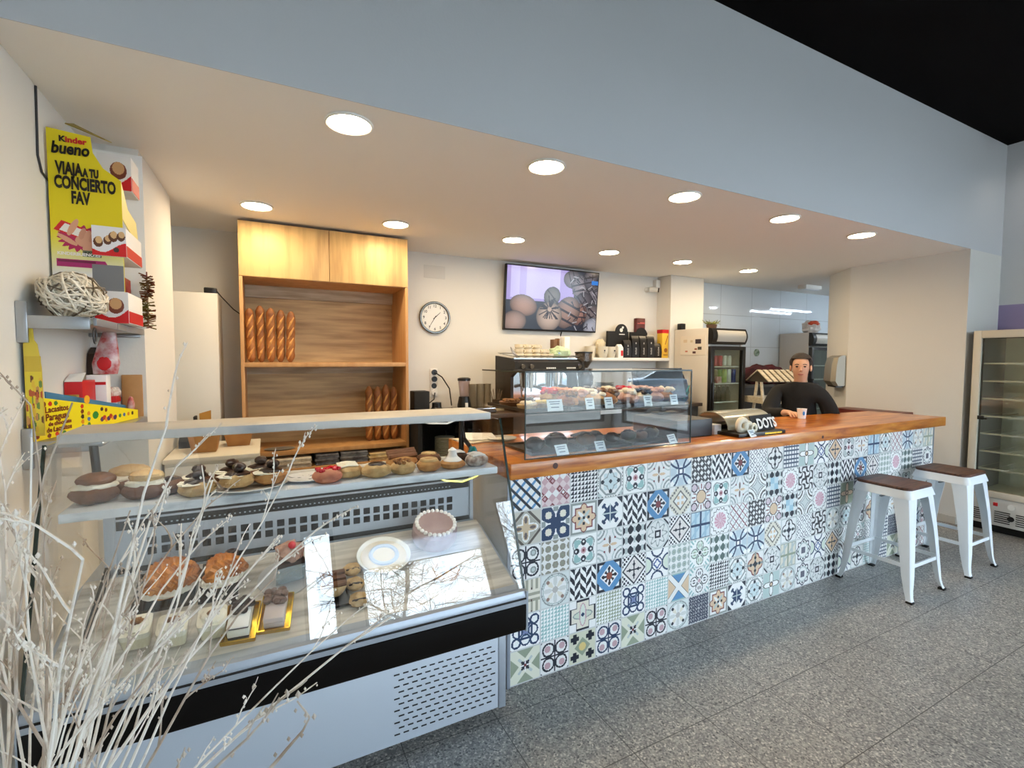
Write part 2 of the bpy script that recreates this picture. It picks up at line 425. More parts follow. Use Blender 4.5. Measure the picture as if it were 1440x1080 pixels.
_n.links.new(_t.outputs[0], _x.inputs[1]); _n.links.new(_p.outputs[0], _x.inputs[2]); _n.links.new(_x.outputs[0], _o.inputs[0])
part('fabric', MB().box(1.14, 3.11, -3.985, -3.983, 2.17, 2.56), bm2, t)
part('bottom_rail', MB().box(1.14, 3.11, -3.99, -3.978, 2.155, 2.17, 0.003), WHITE, t)
struct('pavement', MB().box(-40, 60, -45, -4.12, -0.2, -0.02).box(6.43, 60, -4.12, 1.9, -0.2, -0.02), mat('street_ground', (150, 148, 142), 0.9, var=(120, 118, 114), scale=2))

# ------------------------------------------------------------------ ceiling downlights
LAMPWARM = mat('lit_diffuser', (255, 240, 216), 0.5, emit=(255, 227, 184), estr=LAMP_STRENGTH)
def downlight(x, y, label):
    t = thing('downlight', label, 'ceiling light', (x, y, CZ-0.012), group='recessed downlights in the soffit')
    part('trim_ring', MB().torus((0, 0, 0.006), 0.092, 0.008, 36, 8, sz=0.8), WHITE, t, local=True)
    part('diffuser', MB().lathe([(0.0005, 0.003), (0.06, 0.002), (0.085, 0.006), (0.085, 0.011)], n=36), LAMPWARM, t, local=True)
ordn = ['first', 'second', 'third', 'fourth', 'fifth', 'sixth']
for i, x in enumerate((0.338, 1.311, 2.292, 3.261, 4.226)):
    downlight(x, 2.167, 'round downlight, %s from the sweets display in the front row of the soffit' % ordn[i])
for i, x in enumerate((-0.024, 0.881, 1.859, 2.854, 3.788, 4.798)):
    downlight(x, 3.59, 'small round downlight, %s from the bread unit side in the rear row' % ordn[i])
# kitchen fluorescent tubes, round the corner behind the pillar, and one lit fitting under the ceiling
TUBE = mat('lit_tube', (255, 255, 255), 0.5, emit=(226, 240, 255), estr=26)
for i, y in enumerate((2.72, 3.12)):
    t = thing('tube_light', 'white fluorescent batten on the kitchen ceiling, %s one' % ('front', 'rear')[i], 'ceiling light', (8.9, y, CZ-0.06), group='kitchen tube lights')
    part('batten', MB().box(-0.65, 0.65, -0.04, 0.04, 0.02, 0.058, 0.004), WHITE, t, local=True)
    part('tube', MB().tube([(-0.6, 0, 0), (0.6, 0, 0)], 0.012, 10), TUBE, t, local=True)
t = thing('tube_light', 'white fluorescent batten behind the kitchen pillar', 'ceiling light', (6.7, 2.75, CZ-0.06), group='kitchen tube lights')
part('batten', MB().box(-0.65, 0.65, -0.04, 0.04, 0.02, 0.058, 0.004), WHITE, t, local=True)
part('tube', MB().tube([(-0.6, 0, 0), (0.6, 0, 0)], 0.012, 10), TUBE, t, local=True)
t = thing('emergency_light', 'white emergency light box on the kitchen ceiling', 'light fitting', (6.5, 3.94, CZ-0.05))
part('housing', MB().box(-0.17, 0.17, -0.06, 0.06, 0.0, 0.05, 0.008), WHITE, t, local=True)
part('lens', MB().box(-0.15, 0.15, -0.045, 0.045, -0.008, 0.0, 0.003), mat('frosted_lens', (240, 244, 246), 0.3), t, local=True)
t = thing('track_spotlight', 'white spotlight on the black ceiling by the purple wall', 'spotlight', (5.78, 1.68, MZ))
part('stem', MB().cyl((0, 0, 0), 0.012, -0.10, 0, 10), WHITE, t, local=True)
sp_ = MB().tube([(0, 0, -0.08), (0.03, -0.06, -0.19)], [0.04, 0.05], 20); part('lamp_head', sp_, WHITE, t, local=True)
part('lens', MB().tube([(0.03, -0.06, -0.19), (0.0305, -0.061, -0.192)], 0.042, 20), mat('spot_lens', (255, 255, 250), 0.4, emit=(255, 250, 240), estr=40), t, local=True)

# ------------------------------------------------------------------ tiled counter
K = (26, 32, 46); W_ = (238, 238, 236); GR = (146, 154, 152); LG = (190, 200, 198); BL = (92, 144, 190); TE = (150, 186, 184)
PK = (200, 164, 170); MA = (126, 62, 66); OR = (222, 194, 162); NV = (34, 58, 92); SG = (150, 160, 138); CR = (228, 222, 206)
def tile_art(kind, n, v=0):
    q = (np.arange(n)+0.5)/n*2-1; u, w = np.meshgrid(q, q)
    r = np.hypot(u, w); th = np.arctan2(w, u); a, b = abs(u), abs(w); m = np.maximum(a, b); d = a+b
    C = np.empty((n, n, 3)); C[:] = W_
    def P(k, c): C[k] = c
    fr = lambda x: x-np.floor(x)
    def ring(x, y, R, t): return abs(np.hypot(u-x, w-y)-R) < t
    def disk(x, y, R): return np.hypot(u-x, w-y) < R
    def ell(x, y, A, B, rot=0.0):
        c, s = math.cos(rot), math.sin(rot); X = (u-x)*c+(w-y)*s; Y = -(u-x)*s+(w-y)*c; return (X/A)**2+(Y/B)**2
    def cor(R, t): return abs(np.hypot(a-1, b-1)-R) < t
    if kind == 0:
        P(fr((u-w)*1.5+.2) < .3, BL); P(fr((u+w)*1.5+.1) < .34, K)
    elif kind == 1:
        i = np.floor((u+w)*2)+np.floor((u-w)*2)*3; P(i % 2 == 0, PK); f = np.maximum(abs(fr((u+w)*2)-.5), abs(fr((u-w)*2)-.5)); P((f < .42) & (f > .22) & (i % 3 == 0), MA); P((i % 4 == 1), (224, 206, 206))
    elif kind in (2, 24):
        k = 8 if kind == 2 else 9; x = fr((u+1)*k/2); y = fr((w+1)*k/2); P(x > y, K if kind == 2 else (TE if v == 0 else SG)); P((kind == 24) & (x+y > 1.55), LG)
    elif kind == 3:
        P(d > 1.5, LG); P(abs(np.maximum(m, d*.72)-.82) < .06, GR); P(r < .62+.08*np.cos(8*th), (206, 220, 222)); P(abs(r-.5-.1*np.cos(4*th)) < .04, GR)
        for x, y in ((.62, 0), (-.62, 0), (0, .62), (0, -.62)): P(disk(x, y, .13), K)
        P(r < .12, K); P((m > .9) & (fr(th*5) < .5), K)
    elif kind == 4:
        P(abs(r-.82-.14*np.cos(4*th+PI)) < .05, GR); P(r < .72+.2*np.cos(4*th+PI), TE if v == 0 else LG); P(r < .5, W_)
        for x, y in ((.5, 0), (-.5, 0), (0, .5), (0, -.5)): P(disk(x, y, .2), K); P(disk(x*1.12, y*1.12, .07), W_)
        P(r < .2, PK); P(r < .11, MA); P(m > .94, GR)
    elif kind == 5:
        P(cor(.55, .06), GR); P(cor(.3, .06), LG); P(cor(.8, .04), LG)
        for k in range(4): P(ell(.3*math.cos(k*PI/2), .3*math.sin(k*PI/2), .26, .09, k*PI/2) < 1, (120, 104, 96) if k % 2 else OR)
        P((disk(.4, .4, .07)) | disk(-.4, .4, .07) | disk(.4, -.4, .07) | disk(-.4, -.4, .07), MA)
    elif kind == 6:
        P(cor(.95, .5) & (r > .3), (206, 218, 222)); P((np.minimum(a, b) < .28) & (m > .45), (186, 200, 208))
        for s1 in (1, -1): P(abs(np.hypot(u-s1*1.5, w)-1.3) < .07, NV); P(abs(np.hypot(u, w-s1*1.5)-1.3) < .07, NV)
    elif kind == 7:
        f = abs(fr((u+w)*1.5)-.5)+0; g = abs(fr((u-w)*1.5)-.5); P((np.maximum(f, g) > .28), (66, 66, 70)); P((f > .42) & (g > .3), W_)
    elif kind == 8:
        x = (u+1)*2.5; i = np.floor(x); s = np.where(i % 2 == 0, x-i, 1-(x-i)); P(fr((w+1)*1.5+s*.7+.5*(i % 2)) < .5, K)
    elif kind == 9:
        P(np.maximum(a*1.0, (a*.9+b*.62)) < 1.02, BL); P(d < .72, W_); P((m > .78) & (d > 1.25), K); P((d > 1.3) & (m < .8), W_); P((d < .62) & (fr(th*8/PI/2+.2) < .55), K); P(r < .24, MA if v == 0 else (150, 82, 60))
    elif kind == 10:
        f = np.maximum(abs(fr((u+w)*1.5)-.5), abs(fr((u-w)*1.5)-.5)); P(f < .36, GR if v else (60, 66, 92)); P(f < .24, W_)
    elif kind == 11:
        def quat(k): return np.minimum.reduce([np.hypot(u-.42, w), np.hypot(u+.42, w), np.hypot(u, w-.42), np.hypot(u, w+.42)]) < k
        P(m > .9, LG); P(quat(.48), K if v == 0 else MA); P(quat(.38), W_ if v == 0 else OR); P(np.minimum(a, b) < .07, GR); P((d < .3), K)
        for x, y in ((.5, 0), (-.5, 0), (0, .5), (0, -.5)): P(disk(x, y, .13), K)
        P(d > 1.75, LG)
    elif kind == 12:
        P(fr((w+1)*3) < .4, (74, 88, 108)); P(fr((u+1)*3) < .28, (74, 88, 108))
    elif kind == 13:
        rr = abs(np.sin(2*th)); P(r < 1.32*rr**.6, NV)
        for x in (.5, -.5):
            for y in (.5, -.5): P(disk(x, y, .22), CR)
        P((np.minimum(a, b) < .16) & (m > .7), GR)
    elif kind == 14:
        P(m > -1, (146, 152, 148)); P(m < .84, W_); st = np.minimum(np.maximum(m, 0)/.72, np.minimum(np.hypot(a-.72, b), np.hypot(a, b-.72))/.26+.0); P((m < .66) | (np.minimum(np.hypot(a-.66, b), np.hypot(a, b-.66)) < .24), MA); P((m < .58) | (np.minimum(np.hypot(a-.66, b), np.hypot(a, b-.66)) < .17), OR)
        for k in range(4): P(ell(.28*math.cos(k*PI/2+PI/4), .28*math.sin(k*PI/2+PI/4), .34, .1, k*PI/2+PI/4) < 1, W_ if k % 2 else LG)
        P(r < .1, K); P((np.minimum(a, b) < .07) & (r > .25) & (r < .45), K)
    elif kind == 15:
        P(d > 1.45, K); P((d > 1.36) & (d < 1.45), W_); P(r < .42, NV); P((abs(a-b) < .12) & (r < .78), NV); P(d < .6, NV)
        for x, y in ((.45, .45), (-.45, .45), (.45, -.45), (-.45, -.45)): P(disk(x*1.25, y, .1) | disk(x, y*1.25, .1), NV)
        P((np.minimum(a, b) < .04) & (r < .6), LG)
    elif kind == 16:
        s = np.floor(a*6)/6+np.floor(b*6)/6; P(m > -1, CR); P((s > .95) & (s < 1.16), (124, 122, 118)); P(s > 1.3, W_); P(abs(d-.66) < .07, (110, 108, 104)); P(d < .55, W_); P((abs(a-.2) < .1) & (abs(b-.2) < .1), OR)
    elif kind == 17:
        for x in (.68, -.68):
            for y in (.68, -.68): P(ring(x, y, .28, .05), (64, 44, 60)); P(disk(x, y, .22), (214, 196, 204))
        P((r > .55) & (r < .9) & (np.cos(16*th) > .5) & (np.minimum(a, b) < .3), MA); P(r < .5, (60, 40, 52)); P(r < .43, OR)
    elif kind == 18:
        x = fr((u+1)); y = fr((w+1)); P(m > -1, (196, 214, 222) if v == 0 else CR); P((abs(x-.5) < .12) | (abs(x-y) < .1), (160, 190, 206) if v == 0 else LG); P((np.minimum(x, 1-x) < .1) | (np.minimum(y, 1-y) < .1), NV if v == 0 else SG)
    elif kind == 19:
        x = fr((u+1)*1.5)-.5; y = fr((w+1)*1.5)-.5; P((abs(x) > abs(y)) & (abs(x) > .12), K if v != 1 else (84, 104, 100)); P((abs(x) < .16) & (abs(y) < .3), LG); P((abs(y) > .44), W_)
        if v == 2: P(m < .5, (170, 206, 220)); P((m < .5) & (u*w > 0), (208, 226, 232))
    elif kind == 20:
        c1 = K if v != 2 else NV
        for sx in (1, -1):
            for sy in (1, -1): P(ring(sx*.44, sy*.44, .38, .055), c1); P(ring(sx*.5, sy*.5, .16, .05), PK if v else GR); P(disk(sx*.5, sy*.5, .1), PK if v else LG)
        P((np.minimum(a, b) < .05), c1); P(d > 1.8, K)
    elif kind == 21:
        x = fr((u+1)*2)-.5; y = fr((w+1)*2)-.5; P(m > -1, (150, 146, 132) if v == 0 else (170, 184, 178)); P((np.hypot(abs(x)-.5, abs(y)-.5) > .42), W_); P(np.hypot(abs(x)-.5, abs(y)-.5) < .12, SG)
    elif kind == 22:
        c1 = (150, 120, 108) if v == 0 else K; P(m > -1, W_); P(abs(r-.84) < .05, LG)
        for k in range(8): P(ell(.52*math.cos(k*PI/4), .52*math.sin(k*PI/4), .3, .13, k*PI/4) < 1, CR if k % 2 else (214, 216, 212))
        for x in (.5, -.5):
            for y in (.5, -.5): P(disk(x, y, .12), c1)
        P(r < .2, (190, 186, 180)); P((r > .9), (222, 228, 226)); P(abs(r-.95) < .04, GR)
    elif kind == 23:
        cr_ = np.minimum(np.maximum(a*.62, b), np.maximum(a, b*.62)); cr_ = np.maximum(np.minimum(a, b)*2.0, m*1.02); P(cr_ < 1.0, K); P(cr_ < .86, CR); P(ell(0, 0, .74, .26) < 1, GR); P(ell(0, 0, .66, .19) < 1, (206, 214, 196)); P(ell(0, 0, .26, .74) < 1, PK); P(ell(0, 0, .19, .66) < 1, (220, 226, 214)); P(r < .12, NV)
    elif kind == 25:
        for x, y in ((.6, .6), (-.6, .6), (.6, -.6), (-.6, -.6)): P(ring(x, y, .26, .06), NV)
        P((abs(m-.42) < .06) & (np.minimum(a, b) < .5), NV); P(m < .3, (170, 188, 210)); P(m < .16, (120, 130, 170)); P(ring(0, .5, .3, .05) | ring(0, -.5, .3, .05) | ring(.5, 0, .3, .05) | ring(-.5, 0, .3, .05), NV); P(d > 1.84, MA)
    elif kind == 26:
        P(b > a, BL); P((b > a) & (b > .86), TE); P(a > b, OR); P(abs(a-b) < .3, K); P(abs(a-b) < .22, W_)
    elif kind == 27:
        P(fr((u+w)*1.5) < .14, MA if v == 0 else K); P(fr((u-w)*1.5) < .14, (150, 90, 110)); P((fr((u+w)*1.5+.4) < .12), LG)
    elif kind == 28:
        P(r < .9+.07*np.cos(16*th), K); P(r < .84+.06*np.cos(16*th), W_); P((r < .58), (222, 196, 204)); P((r < .6) & (np.cos(12*th+8*r) > .3), (206, 150, 164)); P((d > 1.7), GR)
    elif kind == 29:
        P(disk(1, 0, .55) | disk(-1, 0, .55), (214, 222, 208)); P(ring(1, 0, .55, .06) | ring(-1, 0, .55, .06) | ring(0, 1, .5, .06) | ring(0, -1, .5, .06), NV); P(r < .48, NV); P(r < .4, W_); P(abs(r-.24-.06*np.cos(4*th)) < .07, (80, 100, 150))
    elif kind == 30:
        P(abs(d-.92) < .07, K if v == 0 else (70, 62, 66)); P(d < .84, (226, 220, 216) if v == 0 else OR); P((np.minimum(a, b) < .05) & (r < .62), K)
        for x, y in ((.36, 0), (-.36, 0), (0, .36), (0, -.36)): P(disk(x, y, .11), K if v == 0 else NV)
        P((d > 1.15) & (np.cos(20*a)*np.cos(20*b) > .1), K)
    elif kind == 31:
        P(m > -1, (206, 202, 190)); P(abs(d-1.12) < .12, (92, 84, 76)); P(d < .98, (174, 172, 160)); P(abs(r-.55-.22*np.cos(4*th)) < .06, W_); P(r < .48+.22*np.cos(4*th), (206, 184, 152))
        for k in range(4): P(ell(.45*math.cos(k*PI/2), .45*math.sin(k*PI/2), .2, .11, k*PI/2) < 1, (104, 92, 92))
    elif kind == 32:
        q2 = a**.62+b**.62; P(abs(q2-1.05) < .05, (84, 82, 80)); P(q2 < .94, (206, 210, 208)); P(abs(q2-.8) < .05, GR); P(cor(.62, .08), (92, 88, 84)); P(cor(.35, .06), GR)
    elif kind == 33:
        x = fr((u+1)*1.0)-.5; y = fr((w+1)*1.0)-.5; t2 = np.arctan2(y, x); r2 = np.hypot(x, y); P(np.sin(4*t2+7*r2) > .2, (44, 44, 50))
    elif kind == 34:
        P(m > -1, (232, 232, 230)); P(abs(r-.62-.18*np.cos(8*th)) < .06, GR); P(abs(m-.2) < .06, K); P(d > 1.55, W_); P(abs(d-1.5) < .08, K); P(abs(r-.95) < .03, LG)
    elif kind == 35:
        P(m > -1, SG if v == 0 else (182, 200, 196)); P(r < .3+.62*abs(np.cos(2*th))**3, W_ if v else OR); P(abs(r-.3-.62*abs(np.cos(2*th))**3) < .05, (70, 62, 52)); P(r < .22, (70, 60, 56)); P(r < .12, OR)
    elif kind == 36:
        x = fr((u+1)*1.5); y = np.floor((w+1)*1.5); P(m > -1, CR); P(np.where(y % 2 == 0, fr((u+1)*3) < .5, fr((w+1)*3) < .5), (162, 160, 142)); P((fr((u+1)*1.5) < .16) & (fr((w+1)*1.5) < .2), (90, 70, 62))
    elif kind == 37:
        for x, y in ((.52, 0), (-.52, 0), (0, .52), (0, -.52)): P(disk(x, y, .36), K if v else (90, 104, 100)); P(disk(x, y, .29), W_ if v else (204, 218, 206)); P(disk(x, y, .15), K if v else SG)
        P(np.minimum(a, b) < .05, W_); P(r < .14, PK if v else K); P((d > 1.3) & (fr(th*4) < .5), TE)
    elif kind == 38:
        P(r < .9+.08*np.cos(8*th), (64, 68, 84)); P(r < .8+.06*np.cos(8*th), W_); P(abs(r-.6) < .05, LG); P((r > .66) & (r < .78) & (np.cos(12*th) > .4), K); P(m < .24, (96, 96, 110))
    elif kind == 40:
        P(m > -1, SG); P(abs(a-b) < .42, (226, 226, 208)); P((abs(a-b) < .1) & (r < .62), LG); P((r < .3+.05*np.cos(8*th)), K); P((np.minimum(a, b) < .05) & (r < .34), W_); P(r < .07, MA); P(b > .94, TE)
    elif kind == 41:
        P(m > -1, (214, 214, 192)); P(d < .6, SG); P(r < .26, (222, 198, 130))
        for x in (.55, -.55):
            for y in (.55, -.55): P(np.minimum(np.maximum(abs(u-x), abs(w-y)*2.2), np.maximum(abs(u-x)*2.2, abs(w-y))) < .3, K); P(disk(x, y, .16), K)
    elif kind == 42:
        x = fr((u+1)*4)-.5; y = fr((w+1)*4)-.5; P(abs(np.hypot(abs(x)-.3, abs(y)-.3)-.25) < .12, (64, 70, 88)); P(abs(x-y) < .1, (64, 70, 88))
    C = C*(0.97+0.06*np.random.RandomState(kind+v).rand())
    g = m > 0.975; C[g] = (206, 208, 206)
    return C[::-1]

ROWS = [
 [(0,0),(1,0),(2,0),(3,0),(4,0),(5,0),(6,0),(7,0),(8,0),(9,0),(10,0),(11,0),(12,0),(35,1),(29,0),(30,1),(4,1),(5,0),(18,0),(3,0),(27,0),(6,0),(22,0),(18,1)],
 [(31,0),(13,0),(14,0),(15,0),(8,0),(9,0),(16,0),(17,0),(4,0),(5,0),(32,0),(19,2),(28,0),(33,0),(34,0),(19,0),(8,0),(9,0),(30,0),(21,1),(28,0),(19,1),(12,0),(38,0)],
 [(20,0),(21,0),(4,0),(5,0),(19,0),(34,0),(30,0),(18,0),(28,0),(27,0),(7,0),(17,0),(19,2),(32,0),(28,0),(12,0),(35,0),(42,0),(37,0),(6,0),(34,0),(4,1),(10,1),(20,1)],
 [(36,0),(22,0),(8,0),(9,1),(30,0),(29,0),(21,1),(37,0),(19,1),(6,0),(6,0),(16,0),(11,0),(10,0),(33,0),(22,1),(3,0),(20,0),(11,1),(42,0),(5,0),(22,0),(35,1),(29,0)],
 [(25,0),(24,0),(23,0),(24,1),(25,0),(24,0),(26,0),(37,1),(2,0),(3,0),(11,1),(34,0),(18,1),(38,0),(29,0),(30,1),(32,0),(37,1),(10,0),(12,0),(42,0),(21,0),(6,0),(20,1)],
 [(40,0),(20,1),(41,0),(20,2),(40,0),(20,1),(22,1),(42,0),(14,0),(15,0),(3,0),(35,1),(22,0),(38,0),(34,0),(19,0),(29,0),(11,0),(24,0),(12,0),(40,0),(36,0),(20,1),(27,0)],
]
CN = 46
def counter_art(U, V):
    rows = []
    for rw in ROWS[::-1]: rows.append(np.concatenate([tile_art(k, CN, v)[::-1] for k, v in rw], 1))
    return np.concatenate(rows, 0)
TS = 0.1614; CX0 = 0.965; CY = 1.888
cn = thing('tiled_counter', 'long serving counter faced with mixed patterned cement tiles', 'counter', (2.9, 2.1, 0))
picture('tile_facing', counter_art, CN*24, CN*6, (CX0, CY, 0.004), (TS*24, 0, 0), (0, 0, TS*6), painted('tile_print', 0.32), cn)
part('body', MB().box(0.952, 4.845, CY+0.0015, 2.30, 0.0, 0.976), mat('counter_body_paint', (188, 190, 190), 0.6), cn)
part('corner_trim', MB().box(0.950, CX0, CY-0.004, CY+0.002, 0, 0.976), ALU, cn)
part('corner_trim', MB().box(CX0+24*TS, 4.848, CY-0.004, CY+0.002, 0, 0.976), ALU, cn)
wt = thing('worktop', 'thick varnished orange brown wooden counter top', 'worktop', (2.9, 2.1, 0.977))
bm_ = bmesh.new(); q_ = ((0.934, 1.822), (4.872, 1.822), (4.80, 2.345), (0.922, 2.58))
lo_ = [bm_.verts.new((x, y, 0.977)) for x, y in q_]; hi_ = [bm_.verts.new((x, y, 1.049)) for x, y in q_]
bm_.faces.new(lo_[::-1]); bm_.faces.new(hi_)
for k in range(4): bm_.faces.new((lo_[k], lo_[(k+1) % 4], hi_[(k+1) % 4], hi_[k]))
bmesh.ops.bevel(bm_, geom=list(bm_.edges), offset=0.004, segments=2, affect='EDGES', profile=0.5)
part('slab', MB().bm(bm_), WOOD, wt)
for x, z, r_ in ((1.16, 1.02, 0.014), (3.2, 1.005, 0.010)): part('knot', MB().disc_y((x, 0, z), r_, 1.8205, 1.823, 12), mat('dark_knot', (74, 34, 18), 0.4), wt, 'dark wood knot')
single('wall_board', MB().box(5.32, 5.605, 2.35, 2.955, 0.905, 0.998, 0.005), REDWOOD, 'dark red wooden ledge fixed against the pillar beyond the counter', 'shelf', (5.46, 2.65, 0.905))

# ------------------------------------------------------------------ small glass case on the counter
gx0, gx1, gy0, gy1, gz0, gzm, gz1 = 1.027, 2.058, 1.867, 2.34, 1.0495, 1.258, 1.441
gc = thing('glass_case', 'clear glass pastry case with one shelf standing on the wooden counter', 'display case', (1.54, 2.1, gz0))
th = 0.005
part('front_pane', MB().box(gx0, gx1, gy0, gy0+th, gz0, gz1), SHOWGLASS, gc)
part('side_pane', MB().box(gx0, gx0+th, gy0+th, gy1, gz0, gz1), GLASS, gc)
part('side_pane', MB().box(gx1-th, gx1, gy0+th, gy1, gz0, gz1), GLASS, gc)
part('top_pane', MB().box(gx0, gx1, gy0, gy1, gz1, gz1+0.005), GLASS, gc)
part('shelf', MB().box(gx0+th, gx1-th, gy0+th, gy1, gzm-0.004, gzm+0.002), GLASS, gc)
e = MB()
for x in (gx0-0.001, gx1-0.004): e.box(x, x+0.005, gy0-0.0015, gy0+0.004, gz0, gz1)
e.box(gx0, gx1, gy0-0.0015, gy0+0.005, gz1-0.001, gz1+0.007)
for x in (gx0-0.001, gx1-0.004): e.box(x, x+0.005, gy0, gy1, gz1+0.0, gz1+0.006)
e.box(gx0, gx1, gy0-0.001, gy0+0.003, gz0, gz0+0.004).box(gx0, gx1, gy0-0.001, gy0+0.002, gzm-0.003, gzm+0.001)
part('edge_joint', e, GREENEDGE, gc, 'dark green polished glass edges')

# ------------------------------------------------------------------ refrigerated pastry display
X0, X1 = -0.56, 0.872
PANEL = mat('blue_grey_panel', (190, 198, 208), 0.42, 0.15)
STEELB = mat('grey_steel_sheet', (168, 176, 186), 0.36, 0.45)
fc = thing('display_fridge', 'large refrigerated pastry display with slanted glass front and black bumper', 'display case', (0.16, 1.9, 0))
part('base', MB().box(X0+0.01, X1-0.012, 1.75, 2.36, 0.045, 0.40, 0.003), PANEL, fc)
part('front_panel', MB().box(X0+0.02, X1-0.035, 1.742, 1.7505, 0.05, 0.375, 0.002), PANEL, fc)
part('corner_post', MB().box(X1-0.033, X1, 1.741, 1.76, 0.045, 0.385, 0.002), STEELB, fc)
sl = MB()
for r_ in range(11):
    z = 0.085+r_*0.0232
    for k in range(12):
        x = 0.405+k*0.0345+(0.017 if r_ % 2 else 0)
        sl.box(x, x+0.021, 1.7405, 1.7425, z, z+0.0048)
part('vent_slots', sl, BLACKM, fc)
for x in (X0+0.1, X1-0.09):
    for y in (1.82, 2.28): part('foot', MB().cyl((x, y, 0), 0.022, 0, 0.046, 14), BLACK, fc)
# tub, bumper and ledge
part('tub', MB().prism([(1.75, 0.385), (1.60, 0.462), (1.60, 0.60), (2.0, 0.74), (2.36, 0.74), (2.36, 0.385)], 'x', X0+0.004, X1-0.002), STEELB, fc)
part('bumper', MB().prism([(1.60, 0.458), (1.566, 0.466), (1.562, 0.48), (1.562, 0.566), (1.60, 0.572)], 'x', X0, X1-0.004), mat('gloss_black', (4, 4, 5), 0.3, spec=0.25), fc)
part('bumper_end', MB().prism([(1.745, 0.375), (1.60, 0.452), (1.560, 0.462), (1.560, 0.618), (1.60, 0.618)], 'x', X1-0.004, X1+0.004), STEELB, fc)
part('bumper_end', MB().prism([(1.745, 0.375), (1.60, 0.452), (1.560, 0.462), (1.560, 0.618), (1.60, 0.618)], 'x', X0-0.004, X0), STEELB, fc)
part('ledge', MB().prism([(1.56, 0.571), (1.56, 0.588), (1.565, 0.592), (1.565, 0.600), (1.572, 0.616), (1.625, 0.622), (1.625, 0.571)], 'x', X0+0.002, X1-0.004), STEELB, fc)
part('ledge_seam', MB().box(X0+0.002, X1-0.004, 1.5595, 1.5655, 0.588, 0.5925), BLACKM, fc)
ang_ = math.atan(0.4)
dz = lambda y: 0.612+0.37*(y-1.6)
DT = math.atan(0.37)
part('deck', MB().prism([(1.615, dz(1.615)-0.012), (1.615, dz(1.615)), (2.01, dz(2.01)), (2.01, dz(2.01)-0.012)], 'x', X0+0.02, X1-0.02), DECK_WOOD, fc)
FILL_LED = mat('added_fill_led', (255, 255, 255), 0.5, emit=(255, 246, 230), estr=16)  # added fill tubes, sunk into the shelves to brighten the case interior
part('fill_led_tube', MB().tube([(X0+0.1, 1.822, 1.022), (X1-0.08, 1.822, 1.022)], 0.004, 8), FILL_LED, fc)
part('fill_led_tube', MB().tube([(X0+0.1, 1.872, 1.2475), (X1-0.10, 1.872, 1.2475)], 0.004, 8), FILL_LED, fc)
# rear air grille
yb = 2.035
part('grille_back', MB().box(X0+0.10, X1-0.04, yb+0.004, yb+0.02, 0.745, 1.0), BLACKM, fc)
part('grille_panel', MB().box(X0+0.10, X1-0.045, yb, yb+0.004, 0.782, 0.912), STEELB, fc)
part('grille_kick', MB().box(X0+0.10, X1-0.045, yb-0.015, yb-0.01, 0.752, 0.766), STEELB, fc)
hl = MB()
for k in range(28):
    x = -0.375+k*0.0405
    for z in (0.818, 0.853): hl.box(x, x+0.026, yb-0.0015, yb+0.002, z, z+0.026)
part('grille_holes', hl, BLACKM, fc)
ds = MB()
for k in range(72):
    x = -0.42+k*0.0162; ds.box(x, x+0.006, yb+0.0025, yb+0.0045, 0.922, 0.9265)
part('light_strip', ds, STEELB, fc, 'row of small bright dots on the dark air strip')
part('upper_sheet', MB().prism([(yb, 0.945), (yb+0.03, 0.995), (yb+0.034, 0.995), (yb+0.004, 0.945)], 'x', X0+0.10, X1-0.045).box(X0+0.10, X1-0.045, yb+0.03, yb+0.05, 0.99, 1.012), STEELB, fc)
part('inner_post', MB().box(X1-0.045, X1-0.03, yb-0.01, yb+0.03, 0.74, 1.01), STEELB, fc)
part('inner_post', MB().box(X0+0.07, X0+0.10, yb-0.01, yb+0.03, 0.70, 1.01), STEELB, fc)
part('inner_cheek', MB().prism([(1.63, dz(1.63)-0.01), (2.03, dz(2.03)), (2.03, 0.80), (1.96, 0.765)], 'x', X0+0.07, X0+0.085), BLACKM, fc)
# shelves
part('middle_shelf', MB().box(-0.535, 0.858, 1.795, 2.10, 1.024, 1.052, 0.003), MARBLE, fc, 'marble print pastry shelf')
part('top_shelf', MB().box(-0.54, 0.842, 1.828, 2.07, 1.248, 1.277, 0.003), mat('scuffed_white_board', (196, 194, 188), 0.4, var=(158, 160, 164), scale=6, lo=0.5, hi=0.75), fc, 'worn white shelf along the top')
part('shelf_bracket', MB().tube([(0.79, 2.04, 1.05), (0.79, 2.03, 1.25)], 0.012, 10).tube([(0.845, 1.93, 1.045), (0.80, 2.03, 1.14), (0.79, 2.03, 1.2)], 0.010, 10), BLACK, fc)
part('shelf_bracket', MB().tube([(-0.5, 2.04, 1.05), (-0.51, 2.03, 1.25)], 0.012, 10), BLACK, fc)
part('side_clip', MB().box(-0.545, -0.44, 1.85, 1.90, 1.236, 1.249, 0.004), STEEL, fc)
part('lamp_cable', MB().tube([(0.55, 2.0, 1.246), (0.62, 1.98, 1.226), (0.70, 1.97, 1.222), (0.78, 1.98, 1.246)], 0.004, 8), WHITE, fc)
part('lamp_cable', MB().tube([(0.60, 1.90, 1.022), (0.66, 1.88, 0.995), (0.73, 1.87, 0.985), (0.79, 1.87, 1.0), (0.82, 1.86, 1.02)], 0.004, 8), mat('yellow_cable', (226, 228, 120), 0.5), fc)
